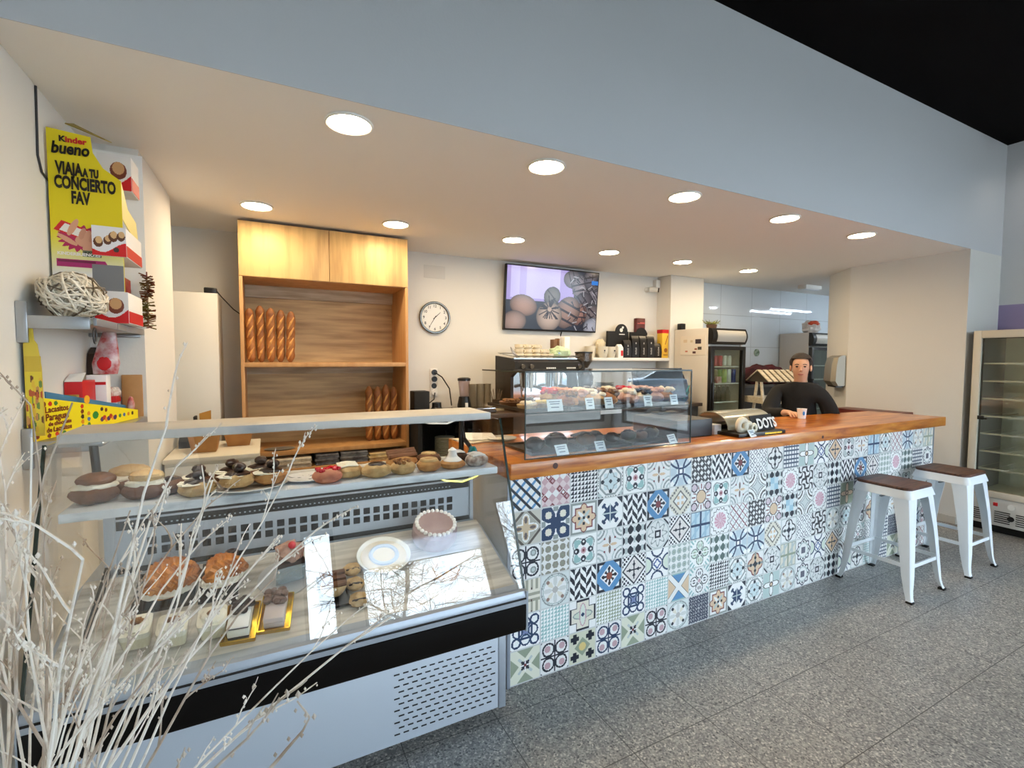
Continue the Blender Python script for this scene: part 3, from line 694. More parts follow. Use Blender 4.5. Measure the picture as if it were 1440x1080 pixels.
# glass
g0 = (1.592, 0.618); g1 = (1.806, 1.252)
part('front_glass', MB().slab([(X0, g0[0], g0[1]), (X1, g0[0], g0[1]), (X1, g1[0], g1[1]), (X0, g1[0], g1[1])], 0.006), SHOWGLASS, fc)
for x in (X0, X1-0.006):
    part('side_glass', MB().prism([(1.60, 0.62), (1.815, 1.25), (2.09, 1.25), (2.09, 1.0), (2.03, 0.76)], 'x', x, x+0.006), GLASS, fc)
for x in (X0-0.002, X1-0.005): part('glass_edge', MB().slab([(x, g0[0]-0.002, g0[1]), (x+0.008, g0[0]-0.002, g0[1]), (x+0.008, g1[0]-0.002, g1[1]), (x, g1[0]-0.002, g1[1])], 0.006), GREENEDGE, fc, 'dark green edge of the slanted glass')

# ------------------------------------------------------------------ pastries
DOUGH = mat('golden_dough', (196, 148, 88), 0.7, var=(160, 104, 54), scale=18, bump=0.3, bscale=70)
PALE = mat('pale_dough', (206, 174, 122), 0.75, var=(172, 134, 84), scale=22, bump=0.3, bscale=80)
BROWN = mat('brown_crust', (124, 78, 44), 0.6, var=(90, 52, 28), scale=14, bump=0.3, bscale=60)
CHOC = mat('dark_chocolate', (42, 26, 20), 0.32, var=(62, 38, 28), scale=22, bump=0.2)
CREAM = mat('cream', (240, 232, 212), 0.55, bump=0.25, bscale=50)
PINKI = mat('pink_dough', (206, 138, 106), 0.7, var=(184, 108, 84), scale=24, bump=0.3)
WHITEI = mat('white_icing', (240, 236, 230), 0.45)
NUT = mat('nut_crumbs', (170, 118, 66), 0.8, var=(96, 60, 34), scale=60, bump=0.6, bscale=120)
CROIS = mat('croissant_crust', (206, 134, 50), 0.45, var=(146, 76, 22), scale=9, stretch=(1, 4, 1), bump=0.4, bscale=40)
ORANGEI = mat('orange_glaze', (228, 150, 70), 0.35, var=(196, 104, 40), scale=12)
PINKW = mat('pale_pink_sugar', (224, 190, 178), 0.6, var=(190, 140, 124), scale=20, bump=0.3)
GOLD = mat('gold_card', (214, 170, 52), 0.22, 0.9)
CHERRY = mat('red_cherry', (206, 24, 40), 0.2)
SMZ = 1.0525
def cookie(name, x, y, z, r, dough, top, label, cat='pastry', style='dome', seed=0, h=0.034, group=None, rot=(0, 0, 0), rz=0.0):
    r *= 1.08; h *= 1.3
    t = thing(name, label, cat, (x, y, z), (rot[0], rot[1], rz), group)
    part('dough', MB().blob((0, 0, h*0.5), (r, r, h*0.62), seed, 0.10, 2.4, 22, 10, -0.8), dough, t, local=True)
    if style == 'balls':
        b = MB().blob((0, 0, h*0.95), (r*0.72, r*0.66, 0.013), seed+2, 0.2).blob((r*0.12, 0, h+0.022), (0.021, 0.021, 0.016), seed+3, 0.12); part('topping', b, top, t, local=True)
        part('cream_drip', MB().blob((-0.01, 0.0, h*0.88), (r*0.86, r*0.8, 0.007), seed+4, 0.35, 3), CREAM, t, local=True)
    elif style == 'dome':
        part('topping', MB().blob((0, 0, h*0.98), (r*0.6, r*0.55, 0.012), seed+2, 0.25), top, t, local=True)
    elif style == 'ring':
        part('topping', MB().torus((0, 0, h*0.95), r*0.5, r*0.26, 24, 8, sz=0.7), top, t, local=True)
    elif style == 'stripes':
        s = MB()
        for k in range(4): s.tube([(-r*0.6, -r*0.6+k*r*0.4, h*1.02), (0, -r*0.55+k*r*0.38, h*1.12), (r*0.6, -r*0.45+k*r*0.36, h*1.02)], 0.004, 6)
        part('icing', s, top, t, local=True)
    elif style == 'peak':
        part('topping', MB().lathe([(r*0.75, h*0.7), (r*0.7, h*1.0), (r*0.4, h*1.4), (r*0.28, h*1.9), (r*0.3, h*2.2), (0.004, h*2.5)], n=20), top, t, local=True)
    elif style == 'crumbs':
        s = MB(); rnd = random.Random(seed)
        for k in range(16):
            a = rnd.random()*2*PI; q = r*0.75*math.sqrt(rnd.random()); s.blob((q*math.cos(a), q*math.sin(a), h*1.0+0.003), (0.009, 0.008, 0.007), k, 0.3, 3, 7, 5)
        part('crumbs', s, top, t, local=True)
    elif style == 'sticks':
        s = MB()
        for k in range(3): s.tube([(-r*0.9, -0.02+k*0.02, h*1.05+0.006*k), (r*0.9, -0.02+k*0.018, h*1.1+0.008*k)], 0.011, 8)
        part('wafer', s, top, t, local=True)
    return t
def long_bun(x, y, z, L, label, seed=0, rz=0.0, top=CREAM, dough=BROWN, cat='pastry'):
    t = thing('filled_bun', label, cat, (x, y, z), (0, 0, rz))
    part('crust', MB().blob((0, 0, 0.026), (L/2, 0.050, 0.032), seed, 0.10, 2.2, 24, 10, -0.85), dough, t, local=True)
    part('cream_filling', MB().blob((0, 0, 0.050), (L*0.46, 0.042, 0.016), seed+1, 0.25, 3.5, 24, 8), CREAM, t, local=True)
    part('lid', MB().blob((0.005, 0, 0.070), (L*0.40, 0.038, 0.022), seed+2, 0.14, 2.5, 22, 8), top, t, local=True)
    return t
def plate(x, y, z, r, label, m=PORC, cat='plate', sq=1.0):
    return single('plate', MB().lathe([(0.01, 0.0), (r*0.6, 0.0), (r*0.7, 0.004), (r, 0.010), (r, 0.0125), (r*0.68, 0.007), (0.01, 0.005)], (x, y, z), 36, 1.0, sq), m, label, cat, (x, y, z))

long_bun(-0.478, 1.905, SMZ, 0.125, 'brown cream filled bun at the wall end of the marble shelf', 1, 0.15, top=BROWN)
long_bun(-0.415, 2.005, SMZ, 0.14, 'cream filled brown bun with pale slices on top, behind the end bun', 2, 0.1, top=PALE)
long_bun(-0.35, 1.895, SMZ, 0.12, 'second cream topped brown bun from the wall on the marble shelf', 3, -0.1, top=PALE)
cookie('chocolate_cookie', -0.285, 1.93, SMZ, 0.042, BROWN, CHOC, 'dark brown cookie with a low chocolate cap beside the cream buns', style='dome', seed=4)
cookie('chocolate_cookie', -0.215, 1.955, SMZ, 0.044, BROWN, CHOC, 'dark cookie with chocolate ball standing behind the first pale cookie', style='balls', seed=5)
plate(-0.055, 1.905, SMZ, 0.125, 'white plate under the pale cookies with chocolate balls')
cookie('chocolate_cookie', -0.205, 1.86, SMZ, 0.050, PALE, CHOC, 'pale cookie heaped with chocolate, just off the cookie plate', style='balls', seed=6)
cookie('chocolate_cookie', -0.115, 1.945, SMZ+0.0125, 0.046, BROWN, CHOC, 'dark cookie topped with a ball at the back of the plate', style='balls', seed=7)
cookie('chocolate_cookie', -0.090, 1.865, SMZ+0.0125, 0.050, PALE, CHOC, 'pale cookie with cream and chocolate ball at the front of the plate', style='balls', seed=8)
cookie('chocolate_cookie', -0.025, 1.955, SMZ+0.0125, 0.046, BROWN, CHOC, 'tall dark cookie with white flecked ball at the back of the plate', style='balls', seed=9)
cookie('chocolate_cookie', 0.012, 1.872, SMZ+0.0125, 0.050, DOUGH, CHOC, 'golden cookie with flat chocolate swirl at the plate rim', style='balls', seed=10)
plate(0.135, 1.915, SMZ, 0.085, 'empty white plate with a faint pattern between cookies and pink bun', mat('patterned_china', (228, 230, 230), 0.25, var=(150, 154, 158), scale=30, lo=0.58, hi=0.62), sq=0.9)
cookie('pink_bun', 0.195, 1.845, SMZ, 0.048, PINKI, CHERRY, 'pinkish orange bun sprinkled with red berries', style='crumbs', seed=11)
cookie('cream_bun', 0.272, 1.895, SMZ, 0.055, PALE, CREAM, 'beige bun with green and cream icing stripes behind the pink bun', style='stripes', seed=12)
cookie('filled_cookie', 0.372, 1.855, SMZ, 0.052, PALE, CHOC, 'round speckled cookie with a dark chocolate dot in the middle', style='dome', seed=13)
plate(0.415, 1.99, SMZ, 0.07, 'small white saucer behind the speckled cookie')
cookie('nut_cookie', 0.475, 1.855, SMZ, 0.045, PALE, NUT, 'flat cookie covered in chopped nuts', style='crumbs', seed=14)
cookie('wafer_bun', 0.50, 1.975, SMZ, 0.060, DOUGH, BROWN, 'golden bun with brown wafer rolls laid across it', style='sticks', seed=15)
cookie('glazed_bun', 0.580, 1.855, SMZ, 0.046, DOUGH, PALE, 'plain glazed ring bun in front of the wafer bun', style='ring', seed=16)
cookie('layered_bun', 0.615, 1.97, SMZ, 0.050, BROWN, PALE, 'brown bun capped with a pale round lid beside the wafer bun', style='dome', seed=17)
cookie('meringue_tart', 0.682, 1.86, SMZ, 0.050, DOUGH, WHITEI, 'flat tart with a tall white meringue peak', style='peak', seed=18, h=0.026)
cookie('chocolate_donut', 0.735, 1.95, SMZ, 0.044, CHOC, WHITEI, 'chocolate ring bun with white icing border at the back of the shelf', style='stripes', seed=19)
tq = cookie('marbled_bun', 0.790, 1.862, SMZ, 0.046, mat('marbled_icing', (206, 196, 186), 0.4, var=(110, 80, 66), scale=34), WHITEI, 'grey and white marbled bun at the counter end of the marble shelf', style='stripes', seed=20)
single('candy', MB().blob((0.80, 1.925, SMZ+0.035), (0.022, 0.018, 0.034), 3, 0.25), mat('blue_green_wrapper', (28, 120, 116), 0.25, var=(30, 70, 150), scale=25), 'blue and green wrapped sweet at the shelf end', 'candy', (0.80, 1.925, SMZ))

# things lying on the sloped deck
def dk(x, y): return (x, y, dz(y)+0.001)
DR = (DT, 0, 0)
def crois_thing(x, y, label, seed, L=0.125, wide=0.05):
    t = thing('filled_croissant', label, 'croissant', (x, y, dz(y)+0.014), (DT, 0, 0.5))
    b = MB(); secs = []; rnd = random.Random(seed)
    N = 22
    for i in range(N+1):
        s_ = i/N*2-1; rr = wide*(1-abs(s_)**2.2)**0.5+0.006; rr *= 1+0.13*math.cos(i*PI*0.82)
        cx, cy = s_*L/2, -0.03*(s_*s_)
        secs.append([(cx+0.010*math.sin(3*k), cy+rr*math.cos(2*PI*k/14), 0.058+rr*0.72*math.sin(2*PI*k/14)*(1+0.1*noise.noise(Vector((i*0.4, k*0.7, seed))))) for k in range(14)])
    part('crust', b.loft(secs), CROIS, t, local=True)
    part('cream_filling', MB().blob((0, -0.012, 0.022), (L*0.55, wide*1.0, 0.018), seed, 0.28, 3.2, 26, 8), CREAM, t, local=True)
    part('base', MB().blob((0, -0.004, 0.008), (L*0.5, wide*0.95, 0.012), seed+5, 0.15), CROIS, t, local=True)
    return t
def deck_tray(x0, x1, y0, y1, m, label, name='tray', cat='tray', h=0.012):
    xc, yc = (x0+x1)/2, (y0+y1)/2; t = thing(name, label, cat, (xc, yc, dz(yc)+0.0008), DR)
    w, d = (x1-x0)/2, (y1-y0)/2/math.cos(DT)
    part('floor', MB().box(-w, w, -d, d, 0, 0.004, 0.0015), m, t, local=True)
    part('rim', MB().box(-w, w, -d-0.004, -d, 0, h).box(-w, w, d, d+0.004, 0, h).box(-w-0.004, -w, -d-0.004, d+0.004, 0, h).box(w, w+0.004, -d-0.004, d+0.004, 0, h), m, t, local=True)
    return t
deck_tray(-0.385, -0.225, 1.835, 1.99, BLACK, 'black tray holding the large croissant')
crois_thing(-0.302, 1.905, 'large golden croissant with cream lying on the black tray', 2, 0.155, 0.056)
deck_tray(-0.205, -0.10, 1.83, 1.99, BLACKM, 'dark tray under the cream and chocolate croissant')
crois_thing(-0.152, 1.90, 'smaller croissant bursting with white cream and chocolate', 9, 0.125, 0.044)
single('chocolate_crumb', MB().blob((-0.118, 1.94, dz(1.94)+0.075), (0.022, 0.02, 0.014), 8, 0.35, 3).blob((-0.195, 1.87, dz(1.87)+0.062), (0.018, 0.014, 0.01), 3, 0.35, 3), CHOC, 'dark chocolate pieces tucked into the smaller croissant', 'chocolate', (-0.15, 1.9, dz(1.9)))
TUB = glass_mat('tub_plastic', 1.35, (0.97, 0.97, 0.95), 0.15)
def dessert_cup(x, y, label, seed):
    t = thing('dessert_tub', label, 'dessert', dk(x, y), DR)
    def sq(r, z, rr=0.3):
        return [(r*(abs(math.cos(a))**rr)*(1 if math.cos(a) > 0 else -1), r*(abs(math.sin(a))**rr)*(1 if math.sin(a) > 0 else -1), z) for a in [2*PI*(k+0.5)/24 for k in range(24)]]
    part('tub', MB().loft([sq(0.033, 0.0), sq(0.041, 0.075)], False), TUB, t, local=True)
    part('pudding', MB().loft([sq(0.031, 0.002), sq(0.036, 0.042)]), mat('vanilla_pudding', (222, 210, 176), 0.5), t, local=True)
    part('whipped_cream', MB().loft([sq(0.036, 0.042), sq(0.039, 0.064)]).blob((0, 0, 0.066), (0.033, 0.033, 0.012), seed, 0.3, 3), CREAM, t, local=True)
    part('crumb_topping', MB().blob((0.004, 0, 0.078), (0.016, 0.013, 0.005), seed+1, 0.4, 4), NUT, t, local=True)
dessert_cup(-0.35, 1.735, 'cream dessert tub nearest the wall, half behind the twigs', 1)
dessert_cup(-0.258, 1.715, 'middle one of three cream dessert tubs on the sloped deck', 2)
dessert_cup(-0.158, 1.712, 'cream dessert tub with nut crumbs beside the chocolate slice', 3)
def cake_slice(x, y, label, rz, layers, top, seed, w=0.03, L=0.058, h=0.05, trayc=GOLD):
    t = thing('cake_slice', label, 'cake slice', dk(x, y), (DT, 0, rz))
    part('gold_tray', MB().box(-w-0.014, w+0.014, -L-0.012, L+0.012, 0, 0.003, 0.001).box(-w-0.018, -w-0.014, -L-0.014, L+0.014, 0, 0.014).box(w+0.014, w+0.018, -L-0.014, L+0.014, 0, 0.014).box(-w-0.016, w+0.016, -L-0.016, -L-0.012, 0, 0.014).box(-w-0.016, w+0.016, L+0.012, L+0.016, 0, 0.014), trayc, t, local=True)
    z = 0.003
    for nm, m, hh in layers:
        part(nm, MB().box(-w, w, -L, L, z, z+hh, 0.003), m, t, local=True); z += hh
    s = MB(); rnd = random.Random(seed)
    for k in range(14): s.blob((rnd.uniform(-w, w)*0.9, rnd.uniform(0.0, L)*0.95, z+0.006), (0.013, 0.012, 0.011), k+seed, 0.3, 3, 9, 6)
    part('topping', s, top, t, local=True)
    return t
SPONGE = mat('pale_cake', (204, 186, 176), 0.8, bump=0.3)
cake_slice(-0.082, 1.715, 'black and white chocolate cake slice on a gold tray', -0.12, [('base', CHOC, 0.008), ('cream_layer', CREAM, 0.030), ('glaze', CHOC, 0.006), ('icing', WHITEI, 0.004)], CHOC, 3)
cake_slice(0.018, 1.725, 'pale mousse cake slice with brown curls on a gold tray', -0.15, [('base', SPONGE, 0.022), ('mousse', mat('beige_mousse', (206, 188, 180), 0.5), 0.02)], mat('milk_chocolate_curls', (120, 92, 78), 0.5), 5)
GREYB = mat('grey_cake_board', (188, 186, 184), 0.5)
single('cake_board', MB().lathe([(0.004, 0), (0.088, 0), (0.088, 0.004), (0.004, 0.004)], n=40).xf(Matrix.Translation((0.05, 1.87, dz(1.87)+0.002)) @ Matrix.Rotation(DT, 4, 'X')), GREYB, 'round grey cake board under the cherry cake slice', 'cake board', (0.05, 1.87, dz(1.87)))
t = thing('cherry_cake_slice', 'tall foil wrapped cake slice with brown cream and a cherry', 'cake slice', (0.062, 1.88, dz(1.88)+0.008), (DT, 0, 0.1))
part('sponge', MB().prism([(-0.045, -0.045), (0.045, -0.038), (0.038, 0.05), (-0.03, 0.05)], 'z', 0.002, 0.085), CHOC, t, local=True)
part('foil_band', MB().prism([(-0.047, -0.047), (0.047, -0.040), (0.047, -0.036), (-0.047, -0.043)], 'z', 0.0, 0.07), mat('crumpled_foil', (204, 220, 228), 0.2, 0.9, bump=1.0, bscale=60), t, local=True)
part('cream_top', MB().blob((0, 0, 0.10), (0.046, 0.044, 0.028), 4, 0.35, 3, 24, 10), mat('mocha_cream', (186, 146, 124), 0.6, var=(130, 86, 68), scale=24), t, local=True)
part('cherry', MB().blob((0.005, -0.01, 0.135), (0.013, 0.013, 0.012), 1, 0.05), CHERRY, t, local=True)
# far end of the deck
deck_tray(0.155, 0.245, 1.70, 1.83, BLACK, 'small dark tray beyond the gold trays')
t = cookie('layered_pastry', 0.20, 1.765, dz(1.765)+0.006, 0.04, PALE, BROWN, 'folded pale pastry on the small dark tray', style='sticks', seed=31, rot=DR)
for i, (yy, lb) in enumerate(((1.70, 'lowest'), (1.77, 'second'), (1.84, 'third'))):
    t = thing('puff_pastry', 'flaky chocolate puff pastry, %s up the sloped deck in its row' % lb, 'pastry', dk(0.275, yy), DR, 'row of puff pastries on the deck')
    part('puff', MB().blob((0, 0, 0.014), (0.032, 0.030, 0.018), i+40, 0.16, 2.5), PALE, t, local=True)
    part('chocolate_line', MB().blob((0, -0.012, 0.024), (0.024, 0.006, 0.007), i+44, 0.3), CHOC, t, local=True)
single('reflection_board', MB().lathe([(0.004, 0), (0.105, 0), (0.105, 0.008), (0.004, 0.008)], n=44).xf(Matrix.Translation((0.60, 1.70, dz(1.70)+0.004)) @ Matrix.Rotation(DT, 4, 'X')), DECK_WOOD, 'round board standing for a silhouette mirrored in the slanted glass', 'board', (0.60, 1.70, dz(1.7)))  # disc shaped after a silhouette reflected in the front glass
cookie('golden_turnover', 0.60, 1.72, dz(1.72)+0.013, 0.05, DOUGH, NUT, 'golden turnover with crumbs on the round board', style='crumbs', seed=33, rot=DR)
t = thing('white_flan', 'shallow white flan dish with pale filling', 'tart', dk(0.40, 1.875), DR)
part('dish', MB().lathe([(0.01, 0), (0.07, 0), (0.10, 0.025), (0.103, 0.025), (0.075, 0.004), (0.01, 0.004)], n=40), PORC, t, local=True)
part('filling', MB().lathe([(0.004, 0.016), (0.088, 0.016), (0.07, 0.02), (0.004, 0.022)], n=36), mat('custard', (230, 216, 190), 0.4), t, local=True)
part('icing_swirl', MB().torus((0, 0, 0.022), 0.05, 0.008, 30, 8), mat('blue_white_icing', (190, 200, 214), 0.4), t, local=True)
t = thing('iced_cake', 'tall round cake with a ring of white icing dots', 'cake', (0.622, 1.925, dz(1.925)+0.012), DR)
part('cake_body', MB().lathe([(0.004, 0), (0.088, 0), (0.094, 0.02), (0.092, 0.06), (0.078, 0.078), (0.004, 0.08)], n=44), mat('lilac_cake', (176, 150, 146), 0.5, var=(150, 120, 116), scale=10), t, local=True)
s = MB()
for k in range(26): s.blob((0.079*math.cos(k*2*PI/26), 0.079*math.sin(k*2*PI/26), 0.08), (0.009, 0.009, 0.008), k, 0.1, 2, 8, 6)
part('icing_dots', s, WHITEI, t, local=True)

# ------------------------------------------------------------------ goods in the glass case
GZ = gzm+0.0025
def tray(x0, x1, y0, y1, z, m, label, h=0.014):
    t = thing('tray', label, 'tray', ((x0+x1)/2, (y0+y1)/2, z))
    part('floor', MB().box(x0, x1, y0, y1, z, z+0.004), m, t)
    part('rim', MB().box(x0, x1, y0, y0+0.005, z+0.004, z+h).box(x0, x1, y1-0.005, y1, z+0.004, z+h).box(x0, x0+0.005, y0+0.005, y1-0.005, z+0.004, z+h).box(x1-0.005, x1, y0+0.005, y1-0.005, z+0.004, z+h), m, t)
    return t
tray(1.04, 1.27, 1.895, 2.30, GZ, BLACKM, 'black tray with pies at the display fridge end of the glass shelf')
tray(1.29, 1.66, 1.895, 2.30, GZ, BLACK, 'black tray of filled croissants in the middle of the glass shelf')
tray(1.68, 2.04, 1.895, 2.30, GZ, BLACK, 'black tray of pink cakes at the register end of the glass shelf')
def pie(x, y, r, m, top, label, seed):
    t = thing('pie', label, 'pie', (x, y, GZ+0.005))
    part('shell', MB().lathe([(0.004, 0), (r*0.85, 0), (r, 0.022), (r*0.92, 0.024), (0.004, 0.02)], n=28), m, t, local=True)
    s = MB(); rnd = random.Random(seed)
    for k in range(12):
        a = rnd.random()*2*PI; q = r*0.7*math.sqrt(rnd.random()); s.blob((q*math.cos(a), q*math.sin(a), 0.028), (0.016, 0.014, 0.010), k+seed, 0.3, 3, 9, 6)
    part('filling', s, top, t, local=True)
pie(1.10, 2.16, 0.055, BROWN, NUT, 'nut covered pie in the near corner of the glass shelf', 2)
pie(1.21, 2.19, 0.05, CHOC, CHOC, 'dark chocolate tart behind the first price card', 3)
pie(1.10, 1.98, 0.05, PALE, CREAM, 'pale cream tart low at the glass corner', 4)
pie(1.205, 2.02, 0.045, PALE, mat('lemon_cream', (226, 206, 120), 0.4), 'yellow lemon tart behind the first price card', 5)
def roll(x, y, label, seed, m, topm, rz=1.2, L=0.165, w=0.037):
    t = thing('filled_roll', label, 'pastry', (x, y, GZ+0.006), (0, 0, rz))
    part('roll', MB().blob((0, 0, w*0.8), (L/2, w, w*0.9), seed, 0.16, 2.6, 22, 12, -0.85), m, t, local=True)
    s = MB(); rnd = random.Random(seed+9)
    for k in range(13): s.blob((rnd.uniform(-L/2, L/2)*0.75, rnd.uniform(-w, w)*0.5, w*1.55+rnd.uniform(0, 0.016)), (0.021, 0.018, 0.013), k+seed, 0.3, 3, 9, 6)
    part('topping', s, topm, t, local=True)
rl = [(1.335, 1.99, CROIS, NUT, 'brown glazed roll with nuts beside the first price card'), (1.345, 2.17, PALE, CHERRY, 'pale roll with red jam at the back of the croissant tray'), (1.415, 2.02, DOUGH, PINKW, 'golden roll dusted with pink sugar, between two cards'), (1.44, 2.20, BROWN, ORANGEI, 'dark roll with orange glaze at the back of the tray'), (1.50, 2.00, PALE, CREAM, 'long pale roll with cream, second card beside it'), (1.535, 2.17, ORANGEI, CREAM, 'orange glazed roll at the back of the middle tray'), (1.60, 2.02, CROIS, NUT, 'flaky brown roll at the end of the middle tray'), (1.62, 2.19, PINKW, CHOC, 'pink roll with dark chocolate bits at the rear'),
      (1.73, 2.00, PINKW, CREAM, 'pale pink cake first in the register end tray'), (1.75, 2.18, BROWN, CREAM, 'dark cake with cream at the back of the last tray'), (1.82, 2.01, CREAM, CHOC, 'cream roll flecked with chocolate by the fourth card'), (1.85, 2.19, PINKW, CHERRY, 'pink cake with red pieces at the back of the last tray'), (1.91, 2.01, PINKW, PINKW, 'thick pink sugared roll before the fifth card'), (1.95, 2.18, ORANGEI, PINKW, 'tall orange and pink pastry by the dark screen'), (2.00, 2.02, DOUGH, CREAM, 'golden roll with cream closest to the cash drawer')]
for i, (x, y, m, tm, lb) in enumerate(rl): roll(x, y, lb, i*3+5, m, tm, 1.57+0.12*math.sin(i*2.1))
# lower level
def shell(x, y, r, label, seed, m=CHOC):
    t = thing('chocolate_pastry', label, 'pastry', (x, y, gz0+0.012))
    part('cake', MB().blob((0, 0, r*0.5), (r, r*0.9, r*0.66), seed, 0.14, 2.6, 20, 10, -0.8), m, t, local=True)
    part('glaze', MB().blob((0, 0, r*0.85), (r*0.7, r*0.6, r*0.36), seed+1, 0.22, 3), mat('dark_glaze', (58, 38, 30), 0.2), t, local=True)
tray(1.10, 1.40, 1.93, 2.22, gz0+0.0005, BLACKM, 'dark tray of chocolate cakes on the counter inside the case')
tray(1.42, 1.70, 1.93, 2.22, gz0+0.0005, BLACKM, 'middle dark tray on the counter inside the case')
tray(1.72, 2.03, 1.93, 2.22, gz0+0.0005, DARKGREY, 'grey tray on the counter at the register end of the case')
for i, (x, y, r, lb, m) in enumerate([(1.17, 2.03, 0.05, 'dome of dark chocolate cake, first inside the lower case', CHOC), (1.29, 2.02, 0.062, 'largest dark chocolate dome behind the lower price card', CHOC), (1.36, 2.13, 0.045, 'dark chocolate dome at the back of its tray', CHOC), (1.47, 2.02, 0.052, 'brown chocolate bun second tray front', BROWN), (1.56, 2.06, 0.05, 'grey brown chocolate bun behind the lower middle card', CHOC), (1.65, 2.03, 0.042, 'small dark bun at the end of the second tray', CHOC), (1.78, 2.05, 0.045, 'dark olive glazed bun in the grey tray', mat('olive_glaze', (70, 62, 44), 0.3)), (1.86, 2.04, 0.04, 'pale topped bun in the middle of the grey tray', BROWN), (1.95, 2.06, 0.05, 'dark bun with nuts by the lower end card', CHOC)]):
    shell(x, y, r, lb, i+60, m)
single('black_tongs', MB().tube([(1.56, 2.27, gz0+0.012), (1.62, 2.24, gz0+0.03), (1.72, 2.26, gz0+0.018)], 0.007, 8).tube([(1.56, 2.29, gz0+0.012), (1.63, 2.27, gz0+0.03), (1.72, 2.28, gz0+0.018)], 0.007, 8), BLACK, 'black serving tongs lying behind the lower trays', 'tongs', (1.62, 2.26, gz0))
# price cards
INK = mat('grey_ink', (92, 112, 132), 0.6)
CARD = mat('price_card', (232, 242, 246), 0.4)
def price_card(x, y, z, w, h, label, tilt=0.25, rz=0.0):
    t = thing('price_card', label, 'price card', (x, y, z), (-tilt, 0, rz))
    part('card', MB().box(-w/2, w/2, 0, 0.002, 0, h), CARD, t, local=True)
    s = MB()
    for k, q in enumerate((0.78, 0.6, 0.3)): s.box(-w*0.36+0.004*k, w*(0.34-0.05*k), -0.0008, 0, h*q-0.0015, h*q+0.0025)
    part('print_lines', s, INK, t, local=True)
for x, w, lb in ((1.20, 0.085, 'wide white price card first on the glass shelf'), (1.40, 0.05, 'small price card second along the glass shelf'), (1.515, 0.05, 'small price card third along the glass shelf'), (1.77, 0.052, 'small price card fourth along the glass shelf'), (1.955, 0.052, 'price card on the glass shelf next to the dark screen')):
    price_card(x, 1.885, GZ+0.0005, w, 0.055, lb)
for x, w, lb, rz in ((1.245, 0.075, 'white price card by the chocolate dome low in the case', 0.15), (1.47, 0.06, 'white price card low in the middle of the case', 0.0), (1.955, 0.075, 'tilted white price card low at the register end', 0.25)):
    price_card(x, 1.885, gz0+0.0006, w, 0.052, lb, 0.45, rz)
single('notice_sheet', MB().box(1.80, 1.96, 2.322, 2.325, 1.17, 1.235), PAPER, 'white printed sheet hanging inside the back of the case', 'paper', (1.88, 2.323, 1.17))

# ------------------------------------------------------------------ on the counter
single('cash_drawer', MB().box(2.085, 2.375, 1.99, 2.36, gz0, 1.152, 0.006), DARKGREY, 'dark grey cash drawer box beside the glass case', 'cash drawer', (2.23, 2.17, gz0))
t = thing('register_screen', 'black touch screen of the till behind the glass case', 'screen', (2.30, 2.30, 1.153))
part('stand', MB().box(2.22, 2.40, 2.27, 2.35, 1.153, 1.165, 0.003).box(2.29, 2.33, 2.32, 2.345, 1.16, 1.30, 0.004), BLACK, t)
part('housing', MB().slab([(2.10, 2.325, 1.25), (2.52, 2.325, 1.25), (2.52, 2.375, 1.445), (2.10, 2.375, 1.445)], -0.03), BLACK, t)
part('display', MB().slab([(2.115, 2.3225, 1.262), (2.505, 2.3225, 1.262), (2.505, 2.369, 1.437), (2.115, 2.369, 1.437)], 0.002), mat('dark_screen', (24, 34, 42), 0.22), t)
t = thing('donut_stand', 'counter stand with curved clear lid, white doughnut letters and black tray', 'display stand', (2.68, 2.02, gz0))
part('base_tray', MB().box(2.43, 2.86, 1.85, 2.16, gz0, gz0+0.022, 0.005).box(2.43, 2.86, 2.05, 2.16, gz0+0.022, gz0+0.05, 0.005), BLACK, t)
lid = MB(); secs = []
for x in (2.44, 2.86): secs.append([(x, 2.06+0.13*math.cos(a), gz0+0.035+0.10*math.sin(a)) for a in [PI*k/16 for k in range(17)]]+[(x, 2.06+0.125*math.cos(a), gz0+0.035+0.095*math.sin(a)) for a in [PI*k/16 for k in range(16, -1, -1)]])
part('lid', lid.loft(secs), mat('frosted_plastic', (196, 198, 184), 0.18, trans=0.5), t)
part('sign_plate', MB().slab([(2.60, 1.885, gz0+0.022), (2.85, 1.92, gz0+0.022), (2.85, 1.955, gz0+0.11), (2.60, 1.92, gz0+0.11)], 0.006), BLACKM, t)
part('lettering', MB().text('DOTS', 0.085, (2.645, 1.885, gz0+0.036), (0.25, 0.035, 0), (0, 0.035, 0.088), 0.004, bold=0.003), WHITEI, t, 'white capital letters')
dn = MB().torus((2.52, 1.90, gz0+0.062), 0.034, 0.018, 26, 10, axis='y').torus((2.565, 1.895, gz0+0.05), 0.026, 0.014, 24, 10, axis='y').torus((2.605, 1.885, gz0+0.045), 0.020, 0.010, 20, 8, axis='y')
part('doughnut_emblem', dn, mat('cream_icing', (232, 222, 200), 0.4), t)
part('base_label', MB().box(2.66, 2.82, 1.8485, 1.8505, gz0+0.006, gz0+0.016), GOLD, t)
single('white_box', MB().box(2.405, 2.465, 2.0, 2.07, gz0, gz0+0.06, 0.003), PAPER, 'small white carton between cash drawer and doughnut stand', 'box', (2.43, 2.03, gz0))
price_card(2.545, 1.838, gz0+0.0006, 0.075, 0.045, 'white price card leaning on the doughnut stand', 0.5, 0.2)
t = thing('paper_cup', 'small white paper cup with a blue print on the counter', 'cup', (3.70, 2.27, gz0))
part('cup', MB().lathe([(0.003, 0), (0.026, 0), (0.034, 0.075), (0.036, 0.076), (0.033, 0.075), (0.025, 0.004), (0.003, 0.004)], n=24), PAPER, t, local=True)
part('blue_print', MB().blob((-0.018, -0.027, 0.042), (0.013, 0.004, 0.016), 1, 0.1), mat('blue_ink', (36, 124, 190), 0.5), t, local=True)
